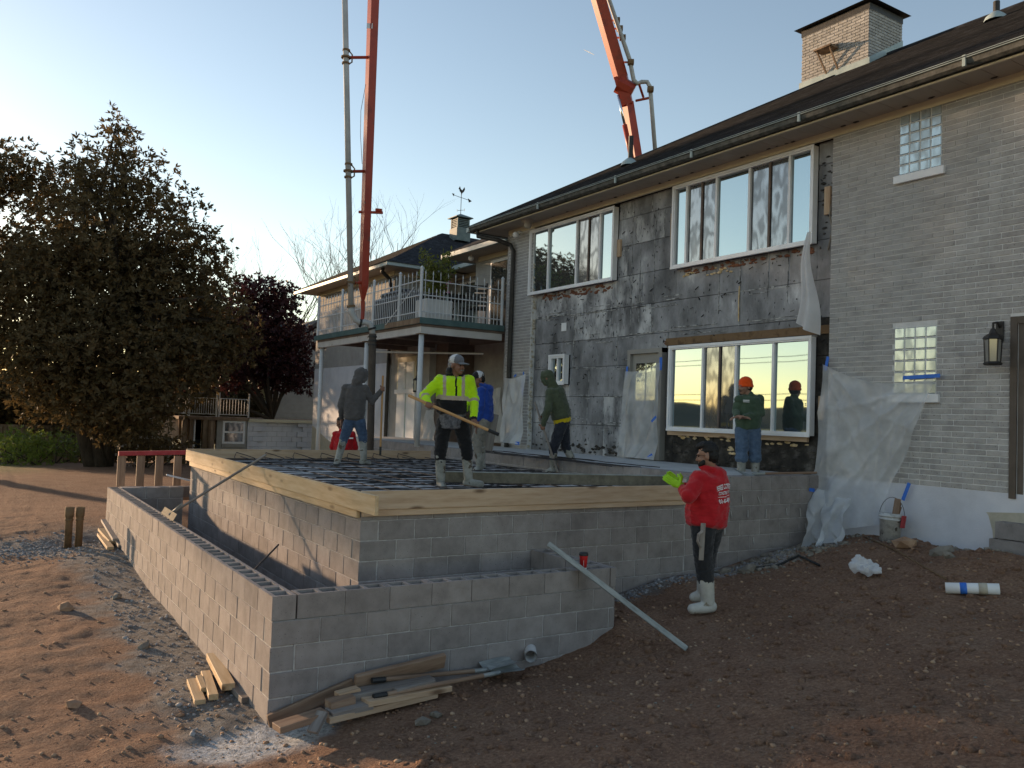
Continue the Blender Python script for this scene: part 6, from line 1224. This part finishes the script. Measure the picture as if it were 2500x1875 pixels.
def nbp(nm, mb_, mt): return mb_.obj(nm, MATS[mt], nb)
nbp('wall', MB().box(6, 16, 38, 46, 1.5, 5.2), 'siding_yellow')
for k in range(16): nbp('siding_board', MB().box(5.98, 16, 37.97, 37.99, 2.1+k*.19, 2.27+k*.19), 'siding_yellow')
nbp('roof', MB().prism([(37, 5.1), (47, 5.1), (42, 7.6)], 'X', 5.4, 16.6), 'roof_far')
gx0, gy0 = 10.2, 33.0
nbp('gable_wall', MB().prism([(9.6, 1.5), (14.4, 1.5), (14.4, 4.9), (12, 6.6), (9.6, 4.9)], 'Y', gy0, gy0+.2), 'siding')
for k in range(14): nbp('siding_board', MB().box(9.62, 14.38, gy0-.02, gy0-.002, 2.1+k*.2, 2.28+k*.2), 'siding')
nbp('roof', MB().prism([(9.3, 4.8), (12, 6.75), (14.7, 4.8), (14.7, 5.0), (12, 6.95), (9.3, 5.0)], 'Y', gy0-.3, 38), 'roof_far')
for x in (6.6, 8.2): w_ = nbp('window', MB().box(x, x+.8, 37.93, 37.96, 2.6, 4.1), 'white_vinyl'); MB().box(x+.08, x+.72, 37.92, 37.929, 2.7, 4.0).obj('pane', MATS['screen_glass'], w_)
nbp('chimney', MB().box(8.4, 9.0, 41, 41.7, 6.5, 8.3), 'brick_flat')
fe = thing('board_fence', 'weathered board fence behind the leaning tree trunk', 'fence', (-1, 34, 0))
me = MB().cbox(-.07, .07, -.012, .012, 0, 1.7, .004).mesh('picket', MATS['old_wood'])
for i in range(70): x = -9+i*.16; link('picket', me, fe, (x, 36+.05*math.sin(i), gsurf(x, 36)-.05))
for h in (.4, 1.3): MB().box(-9.1, 2.2, 36.03, 36.07, h, h+.09).obj('rail', MATS['old_wood'], fe)
fb_ = thing('farm_fence', 'low white rail fence behind the magnolia trunk', 'fence', (4.5, 31, .2))
for x in np.arange(2.4, 6.4, 1.3): MB().box(x-.05, x+.05, 30.95, 31.05, -.1, 1.2).obj('post', MATS['paint_beam'], fb_)
for h in (.35, .7, 1.05): MB().box(2.3, 6.4, 30.9, 30.948, h, h+.1).obj('rail', MATS['paint_beam'], fb_)
# ------------------------------------------------------------------ plastic sheeting
def sheet(name, label, corners, nu, nv, fn, mat, tapes=(), cat='plastic sheet', thick=None):
    """bilinear patch with folds; corners a(top start) b(top end) c(bottom end) d(bottom start)"""
    a, b_, c, d_ = map(Vector, corners); V = []
    for i in range(nu+1):
        for j in range(nv+1):
            u, v = i/nu, j/nv; p = a.lerp(b_, u).lerp(d_.lerp(c, u), v); V.append(tuple(fn(p, u, v)))
    ii = np.arange((nu+1)*(nv+1)).reshape(nu+1, nv+1); F = np.c_[ii[:-1, :-1].ravel(), ii[1:, :-1].ravel(), ii[1:, 1:].ravel(), ii[:-1, 1:].ravel()]
    t = thing(name, label, cat, (d_+c)/2); link('sheet', np_mesh('sheet', V, F, MATS[mat], True), t)
    for (p, q, w_) in tapes: lumber('tape', p, q, w_, .003, 'blue_tape', t, up=(0, 0, 1) if abs((Vector(q)-Vector(p)).normalized().z) < .9 else (0, 1, 0), cham=.0008)
    return t
def folds(p, k, s, amp): return amp*(.5-abs(mnoise.noise(Vector((p.y*k+s, p.z*k*.35, s)))))*2
def f_big(p, u, v):
    q = p.copy(); sag = .16*math.sin(u*math.pi)*(1-v); q.z -= sag
    fan = math.sin((u*9+v*3.0)+2*math.sin(v*3))*.035*(1-.3*v)
    q.x = 8.6-.03-.12*math.sin(u*math.pi)*math.sin(v*math.pi)*(1-u)-abs(fan)-folds(p, 3.2, 4, .06)-.02
    q.y -= .12*max(0, v-.3)*math.sin(v*7)*u; 
    if v > .62: k = (v-.62)/.38; q.y += (1-u)*.18*math.sin(k*math.pi)-.0; q.x -= .32*k*(1-u)+.05*math.sin(u*20)*k
    an = math.atan2(v+.02, u*.8+.02); rr = math.hypot(u, v); q.x -= .05*(1-abs(math.sin(an*7.5)))**2*min(1, rr*3)*(1-.5*rr)
    an = math.atan2(v+.02, (1-u)*.8+.02); rr = math.hypot(1-u, v); q.x -= .045*(1-abs(math.sin(an*9)))**2*min(1, rr*3)*(1-.5*rr)
    q.x = min(q.x, 8.625); return q
sheet('plastic_sheet', 'big clear plastic sheet taped over the brick beside the block wall', ((8.6, 1.31, 3.44), (8.6, -.38, 3.2), (8.6, .32, 1.22), (8.6, 1.5, .9)), 64, 90, f_big, 'poly_clear', (((8.57, 1.33, 3.36), (8.57, 1.29, 3.56), .05), ((8.56, .08, 3.22), (8.56, -.44, 3.24), .05), ((8.57, .06, 1.56), (8.57, -.03, 1.8), .05), ((8.18, 1.27, 1.6), (8.3, 1.27, 1.585), .05)))
bs = MB(); V = []
def f_hang(p, u, v):
    q = p.copy(); k = 1-.55*math.sin(min(1, v*1.25)*math.pi*.5); m_ = (u-.5)*2; q += Vector((0, 1, 0))*(-m_*.0)
    q.x -= (.1*math.sin(u*11+v*3)+.05*math.sin(u*23-v*5))*(.35+.65*v)+.05*mnoise.noise(Vector((u*6, v*6, 3))); q.y += .06*math.sin(u*13+v*7)*(.3+v)+.07*math.sin(v*4); q.z += .03*math.sin(u*17+v*9)*v; return q
sheet('plastic_tail', 'bunched tail of plastic sheet trailing onto the rubble', ((8.38, 1.26, 1.62), (8.5, .75, 1.5), (7.95, .62, .93), (7.72, .98, .84)), 44, 60, f_hang, 'poly_white')
def f_door(p, u, v): q = p.copy(); q.z -= .06*math.sin(u*math.pi)*(1-v); d = (u+.55*v); q.x -= .03+.05*abs(math.sin(d*9+2*mnoise.noise(Vector((u*2, v*2, 0)))))*(.3+v*.7)+folds(p, 4, 9, .03); q.x -= .1*max(0, v-.85)/.15*math.sin(u*3); return q
sheet('door_film', 'plastic film taped over the lower part of the patio door', ((8.61, 5.88, 3.46), (8.61, 4.9, 3.6), (8.61, 4.93, 1.8), (8.61, 5.98, 1.82)), 40, 60, f_door, 'poly_clear', (((8.6, 4.93, 3.46), (8.6, 4.93, 3.7), .07), ((8.6, 5.88, 3.38), (8.6, 5.88, 3.56), .05), ((8.52, 5.05, 2.5), (8.52, 4.93, 2.6), .05), ((8.5, 5.1, 1.83), (8.5, 4.98, 1.9), .05)))
zq_ = zm(740, 750); A1 = on(*zq_(1825, 635), 'X', 8.55); A2 = on(*zq_(2015, 600), 'X', 8.55); A3 = on(*zq_(1990, 1235), 'X', 8.55); A4 = on(*zq_(1800, 1210), 'X', 8.55)
sheet('corner_film', 'wrinkled plastic film taped to the brick corner under the downspout', (A1, A2, A3, A4), 36, 50, f_door, 'poly_white', ((A2+Vector((-.03, .1, .05)), A2+Vector((-.03, .1, -.5)), .05), (A3+Vector((-.12, .02, .02)), A3+Vector((-.12, .2, .02)), .07), (A1+Vector((-.03, -.4, .02)), A1+Vector((-.03, -.5, .06)), .05)))
B1 = on(*zq_(1690, 745), 'X', 9.6); B2 = on(*zq_(1790, 720), 'X', 9.6); B3 = on(*zq_(1800, 1215), 'X', 9.6); B4 = on(*zq_(1690, 1215), 'X', 9.6)
sheet('recess_film', 'plastic film hanging over the recessed doorway under the balcony', (B1, B2, B3, B4), 20, 40, lambda p, u, v: p+Vector((-.06*abs(math.sin(u*7+v*4)), 0, 0)), 'poly_white')
C1 = on(*zq_(1110, 930), 'X', 8.6); C2 = on(*zq_(1190, 920), 'X', 8.6); C3 = on(*zq_(1195, 1200), 'X', 8.6); C4 = on(*zq_(1075, 1180), 'X', 8.6)
sheet('panel_film', 'grey plastic film hanging behind the man in lime', (C1, C2, C3, C4), 20, 40, lambda p, u, v: p+Vector((-.06*abs(math.sin(u*7+v*4)), 0, 0)), 'poly_white')
zr2 = zm(1600, 300); zr3 = zm(1600, 750)
ra = [on(*zr2(1375, 985), 'X', 8.5), on(*zr2(1405, 985), 'X', 8.5), on(*zr3(1455, 190), 'X', 8.5), on(*zr3(1278, 145), 'X', 8.5)]
def f_rag(p, u, v): q = p.copy(); q.x -= .07*math.sin(u*math.pi)*(.5+v)+.045*math.sin(u*9+v*2)*(.3+v); q.y += .05*math.sin(v*6); q.z -= .1*v*u; return q
sheet('hanging_cloth', 'long white cloth hanging from the corner of the upper window', ra, 16, 40, f_rag, 'cloth_white', (), 'cloth')
# ------------------------------------------------------------------ small things on site
zc_ = zm(600, 1400, 800); zl_ = zm(0, 1275, 800); zr_ = zm(1900, 1100)
def G(px, py, z): return on(px, py, 'Z', z)
def gp_(px, py):       # pixel -> soil surface
    t = 3.
    d = ray(px, py)
    while t < 40:
        p = CAM+d*t
        if p[2] < gsurf(p[0], p[1]): break
        t += .02
    return Vector((p[0], p[1], gsurf(p[0], p[1])))
cup = thing('coffee_cup', 'red paper coffee cup with black lid on the low wall', 'cup', (3.16, .07, 1.0))
MB().lathe([(0, 0), (.032, 0), (.043, .135), (.044, .14)], (3.16, .07, 1.0), 20).obj('cup', MATS['cup_red'], cup, True); MB().lathe([(.0305, -.0), (.0325, .0), (.0345, .012)], (3.16, .07, 1.001), 20).obj('base_band', MATS['white_plain'], cup); MB().lathe([(.046, .132), (.048, .138), (.046, .15), (.041, .163), (.0, .163)], (3.16, .07, 1.0), 20).obj('lid', MATS['black_plastic'], cup, True)
th_ = math.atan2(CAM[1]-.07, CAM[0]-3.16); pv = lambda a, h, r: (3.16+r*math.cos(th_+a), .07+r*math.sin(th_+a), 1.0+h)
MB().tube([pv(.05, .03, .0365), pv(.05, .09, .0412)], .0018, 4).obj('print', MATS['white_plain'], cup)
# scrap lumber by the front wall
Gp = 'scrap lumber by the low wall corner'
def plank(pa, ya, pb, yb, w_, t, mat, label, roll=0., name='scrap_lumber', group=Gp):
    a = on(*zc_(*pa), 'Y', ya); b = on(*zc_(*pb), 'Y', yb)
    for q in (a, b): q.z = max(q.z, gsurf(q.x, q.y)+t*.45)
    return lumber(name, a, b, t, w_, mat, label=label, group=group, roll=roll)
plank((150, 1010), -.05, (725, 745), -.05, .035, .1, 'brown_wood', 'long weathered board slanting up along the low wall')
plank((205, 1045), -.42, (535, 940), -.36, .14, .05, 'brown_wood', 'short brown plank lying on the white cement splash')
plank((450, 1075), -.5, (520, 935), -.42, .09, .035, 'grey_wood', 'short grey stub of board leaning across the brown plank')
plank((555, 990), -.42, (1285, 815), -.3, .06, .05, 'pine', 'long pale board lowest in the lumber heap'); plank((560, 945), -.36, (835, 880), -.34, .15, .045, 'grey_wood', 'grey plank lying under the pale boards'); plank((805, 870), -.36, (1365, 765), -.26, .13, .045, 'pine', 'wide yellowish board on top of the pale board')
plank((670, 835), -.22, (1250, 715), -.2, .16, .06, 'grey_wood', 'grey wet plank in the middle of the heap'); plank((735, 735), -.1, (1340, 585), -.08, .045, .13, 'brown_wood', 'broad split board topmost in the lumber heap', .35); plank((555, 890), -.3, (720, 845), -.28, .12, .07, 'brown_wood', 'stub of brown timber under the grey wet plank'); plank((615, 830), -.2, (760, 790), -.19, .1, .06, 'pine', 'small pale timber stub behind the grey wet plank')
plank((1000, 790), -.3, (1260, 725), -.25, .1, .04, 'grey_wood', 'grey plank end under the two shovels')
def shovel(nm, lab, pa, ya, pb, yb, mh, blade):
    a = on(*zc_(*pa), 'Y', ya); b = on(*zc_(*pb), 'Y', yb); b.z = max(b.z, gsurf(b.x, b.y)+.04); t = thing(nm, lab, 'shovel', b); d = (b-a).normalized()
    lumber('handle', a, b, .036, .036, mh, t, cham=.012); MB().tube([a, a-d*.12], .023, 8).obj('grip', MATS['black_plastic'], t)
    s = d.cross(Vector((0, 0, 1))).normalized(); m_ = MB(); n_ = 6
    def Q(i, j): u = i/n_; v = j/4*2-1; w_ = .12*(1 if u < .75 else math.cos((u-.75)*4)); return b+d*(.06+u*.3)+s*v*w_+Vector((0, 0, .04*(v*v)*(1-u*.5)+blade*u))
    for i in range(n_):
        for j in range(4): m_.quad(Q(i, j), Q(i+1, j), Q(i+1, j+1), Q(i, j+1))
    m_.tube([b-d*.06, b+d*.12], .02, 8); m_.obj('blade', MATS['weathered_metal'], t, False); return t
shovel('shovel', 'shovel with black grip lying over the lumber heap', (950, 815), -.34, (1640, 683), -.26, 'brown_wood', .0); shovel('shovel', 'shovel with brown shaft lying against the low wall', (940, 715), -.16, (1580, 655), -.14, 'brown_wood', .06)
p = on(*zc_(1925, 560), 'Y', -.13); pv_ = MB(); d_ = Vector((.75, .6, .0)).normalized(); c0 = p; pv_.tube([c0, c0+d_*-.0+Vector((.12, .2, .02))], .058, 16, False); pv_.tube([c0, c0+Vector((.12, .2, .02))], .052, 16, False); tag(pv_.obj('drain_pipe', MATS['planter_pot'], None, True), 'open end of a pale plastic drain pipe at the wall foot', 'pipe')
# timber offcuts at the left of the corner
Gq = 'sunlit timber offcuts by the wall corner'
for (pa, pb, w_, t, mt, lab, lf) in ((zl_(1295, 1085), zl_(1350, 1235), .09, .04, 'pine_yellow', 'short yellow offcut lying flat at the outer end of the row', (0, 0)), (zl_(1340, 1085), zl_(1375, 1175), .05, .04, 'pine_yellow', 'narrow yellow offcut wedged between two blocks of timber', (.03, .03)), (zl_(1385, 1045), zl_(1440, 1215), .08, .05, 'pine_yellow', 'pale timber offcut in the middle of the row', (.01, .01)), (zl_(1430, 960), zl_(1540, 1170), .11, .06, 'pine_yellow', 'thick timber offcut propped on its neighbours', (.05, .04)), (zl_(1520, 1060), zl_(1670, 1225), .1, .05, 'grey_wood', 'grey offcut with a broken end against the wall', (0, .0))):
    a = gp_(*pa); b = gp_(*pb); a.z += t/2+lf[0]; b.z += t/2+lf[1]; lumber('timber_offcut', a, b, t, w_, mt, label=lab, group=Gq)
Gr = 'boards stacked at the foot of the long low wall'
for k, (pa, pb, mt, lf, lab) in enumerate(((zl_(675, 95), zl_(745, 190), 'pine_yellow', 0, 'lowest yellow board of the small pile by the long wall'), (zl_(680, 80), zl_(755, 165), 'pine_yellow', .05, 'upper yellow board of the small pile by the long wall'), (zl_(700, 35), zl_(780, 170), 'grey_wood', .09, 'grey board across the top of the small pile by the long wall'), (zl_(750, 55), zl_(820, 185), 'grey_wood', .02, 'grey board leaning between the small pile and the long wall'))):
    a = gp_(*pa); b = gp_(*pb); a.z += .03+lf; b.z += .03+lf; lumber('stacked_board', a, b, .045, .1, mt, label=lab, group=Gr)
for (pa, h, lab) in (((165, 1338), .72, 'taller brown standpipe with a flared collar in the gravel'), ((191, 1336), .7, 'brown standpipe beside the taller collared one')):
    p = G(*pa, .15); z = gsurf(p.x, p.y)-.05; t = thing('stand_pipe', lab, 'pipe', (p.x, p.y, z)); MB().lathe([(0, 0), (.055, 0), (.055, h-.2), (.068, h-.16), (.068, h-.02), (.05, h-.02), (.048, h-.1), (0, h-.1)], (p.x, p.y, z), 16).obj('pipe', MATS['rust'], t, True); MB().lathe([(.056, h-.24), (.063, h-.235), (.063, h-.205), (.056, h-.2)], (p.x, p.y, z), 16).obj('collar', MATS['rust'], t, True)
# pallet behind the long wall
pa = thing('pallet', 'brown wooden pallet with a red top board behind the planter wall', 'pallet', (.5, 10.05, .9)); xa, xb, yp = .24, 1.95, 10.4
lumber('top_board', (xa, yp, 1.56), (xb, yp, 1.6), .1, .08, 'red_paint', pa, up=(0, 1, 0)); lumber('bottom_board', (xa, yp+.02, .72), (xb, yp+.02, .72), .1, .04, 'brown_wood', pa)
for k in range(6): x = xa+.06+k*.33; lumber('slat', (x, yp, .5), (x, yp, 1.52), .14, .04, 'brown_wood', pa, up=(1, 0, 0))
for k in range(4): MB().cbox(xa+.0+k*.41, xa+.39+k*.41, 9.86, 10.06, .78, .98, .005).obj('stacked_block', MATS['block'], None); o = bpy.data.objects[[n for n in bpy.data.objects.keys() if n.startswith('stacked_block')][-1]]; tag(o, ['spare concrete block nearest the long wall in the row before the pallet', 'second spare concrete block in the row before the pallet', 'third spare concrete block in the row before the pallet', 'last spare concrete block in the row, beside the foundation corner'][k], 'block', 'spare blocks behind the planter wall')
ins = lumber('foam_board', (1.0, 9.9, 1.2), (1.55, 9.8, 1.06), .16, .03, 'foil', label='torn pink and white insulation board lying by the pallet', cat='insulation', up=(0, 1, 0))
# bucket by the house
bp_ = gp_(2172, 1322); bk = thing('bucket', 'plaster stained white bucket with trowels against the foundation', 'bucket', bp_); M('bucket_paint', [(.42, .42, .41), (.55, .55, .54), (.28, .27, .26)], 9, .6, .2, 50, spk=(13, .6, (.12, .11, .1)))
tl_ = Matrix.Translation(bp_) @ Matrix.Rotation(.06, 4, 'Y')
MB().lathe([(0, 0), (.125, 0), (.14, .28), (.155, .285), (.155, .3), (.143, .302), (.145, .325), (.158, .328), (.158, .345), (.148, .347), (.15, .375), (.14, .375), (.12, .05), (0, .05)], (0, 0, 0), 22, tl_).obj('pail', MATS['bucket_paint'], bk, True)
MB().tube([tl_ @ Vector((.02+.155*math.cos(t)*-.3, .155*math.cos(t), .33+.26*math.sin(t))) for t in np.linspace(0, math.pi, 13)], .004, 5).obj('handle', MATS['dark_metal'], bk)
for k in range(3): lumber('trowel_blade', tl_ @ Vector((.03*k-.03, -.05+.03*k, .15)), tl_ @ Vector((.04*k-.02, -.1+.015*k, .58-.05*k)), .09, .012, 'brown_wood', bk, up=(0, 1, 0))
lumber('mesh_tag', tl_ @ Vector((-.0, -.17, .2)), tl_ @ Vector((.0, -.19, .36)), .07, .03, 'red_paint', bk, up=(1, 0, 0))
# right edge: two blocks and an opening in the foundation
for (x, y, z, rz, lab) in ((8.42, -1.42, gsurf(8.42, -1.42)-.01, .1, 'pale concrete block lying by the foundation patch'),): o = link('loose_block', hollow_block('loose_block', .4, 'block'), None, (x, y, z)); o.rotation_euler.z = math.pi/2+rz; tag(o, lab, 'block')
o = link('loose_block', hollow_block('loose_block', .4, 'block'), None, (8.46, -1.47, gsurf(8.42, -1.42)+.195)); o.rotation_euler = (math.pi/2*0, 0, math.pi/2); tag(o, 'upper concrete block with its open core facing out', 'block')
# white rolled film, plastic bag, stones, cables
ra_, rb_ = gp_(2308, 1450), gp_(2440, 1452); rl_ = thing('film_roll', 'white roll of film with a blue band lying on the soil', 'roll', ra_); dz_ = Vector((0, 0, .055)); MB().tube([ra_+dz_, rb_+dz_], .055, 16).obj('roll', MATS['white_plain'], rl_, True); m_ = (rb_-ra_); MB().tube([ra_+dz_+m_*.62, ra_+dz_+m_*.78], .058, 16).obj('band', MATS['stucco_patch'], rl_, True); MB().tube([ra_+dz_+m_*.27, ra_+dz_+m_*.4], .0575, 16).obj('blue_label', MATS['blue_tape'], rl_, True)
bg_ = gp_(2110, 1408); B_ = Blob(); 
for k in range(16): B_.ell(NP(bg_)+np.array([random.gauss(0, .07), random.gauss(0, .07), .07+abs(random.gauss(0, .045))]), (random.uniform(.04, .08), random.uniform(.04, .08), random.uniform(.03, .07)))
me = B_.remesh('plastic_bag', .014, 1); wrinkle(me, .03, 14, 3); me.materials.append(MATS['cloth_white']); o = link('plastic_bag', me); tag(o, 'crumpled white plastic bag lying on the brown soil', 'bag')
for (px, py, r, lab, mt) in ((1030, 1770, .07, 'grey L shaped chunk of broken block on the soil', 'stone'), (1063, 1752, .06, 'grey broken block fragment behind the L shaped chunk', 'stone'), (2296, 1352, .13, 'pale squared stone against the foundation', 'stone'), (2316, 1362, .08, 'small pale stone beside the squared one', 'stone'), (2210, 1335, .16, 'long earth covered rock below the bucket', 'stone_brown'), (1770, 1400, .09, 'pointed pale stone at the foot of the block wall', 'stone'), (1830, 1395, .11, 'flat pale stone slab at the foot of the block wall', 'stone'), (160, 1488, .1, 'flat brown stone on the soil outside the long low wall', 'stone_brown'), (285, 1462, .08, 'small tan stone near the cement strip', 'stone'), (350, 1582, .07, 'rounded tan stone at the edge of the cement strip', 'stone'), (180, 1725, .07, 'brown stone on the open soil away from the wall corner', 'stone_brown')):
    p = gp_(px, py); m_ = MB(); m_.ico((0, 0, 0), r, 1, .26, (1.2, .8, .6)); o = m_.obj('stone', MATS[mt]); o.location = (p.x, p.y, p.z+r*.22); o.rotation_euler = (random.uniform(-.4, .4), random.uniform(-.4, .4), random.uniform(0, 3)); tag(o, lab, 'stone', 'stones lying on the soil')
mb = MB(); pts = [gp_(2000, 1385), gp_(1950, 1362), gp_(1900, 1385), gp_(1860, 1390), gp_(1825, 1392)]; mb.tube([p+Vector((0, 0, .025)) for p in pts], .016, 6); tag(mb.obj('black_hose', MATS['black_plastic'], None, True), 'black hose lying along the rubble by the block wall', 'hose')
mb = MB(); pts = [gp_(2110, 1315), gp_(2160, 1335), gp_(2200, 1356), gp_(2260, 1392), gp_(2310, 1420)]; mb.tube([p+Vector((0, 0, .02)) for p in pts], .01, 6); tag(mb.obj('iron_rod', MATS['rust'], None, True), 'thin rusty rod lying below the bucket', 'rod')
# shovel lying on the wall top beyond the red hoodie
sv = thing('flat_shovel', 'long wooden handled shovel lying along the top of the block wall', 'shovel', (7.0, 1.38, 1.79)); lumber('handle', (7.3, 1.36, 1.83), (9.0-.5, 1.36, 1.835), .034, .034, 'brown_wood', sv, cham=.012); m_ = MB(); m_.poly([(6.9, 1.3, 1.79), (7.12, 1.3, 1.82), (7.12, 1.5, 1.82), (6.85, 1.52, 1.9)]); m_.poly([(6.9, 1.3, 1.785), (6.85, 1.52, 1.895), (7.12, 1.5, 1.815), (7.12, 1.3, 1.815)]); m_.tube([(7.1, 1.38, 1.82), (7.32, 1.36, 1.83)], .02, 8); m_.obj('blade', MATS['weathered_metal'], sv)
# power lines across the lot behind the camera (seen mirrored in the windows)
pl_ = thing('power_line', 'power lines strung across the open lot on the far side', 'cable', (-40, 20, 0))
for k, (z, s) in enumerate(((7.2, .8), (6.8, 1.0), (4.6, .6), (4.2, .9))): MB().tube([(-26+.4*k, -40+t*150, z+s*((t-.5)*2)**2) for t in np.linspace(0, 1, 24)], .022, 5).obj('cable', MATS['black_plastic'], pl_)
for y in (-38, 110): MB().tube([(-26, y, -1), (-26, y, 9)], .14, 8).obj('pole', MATS['bark'], pl_)
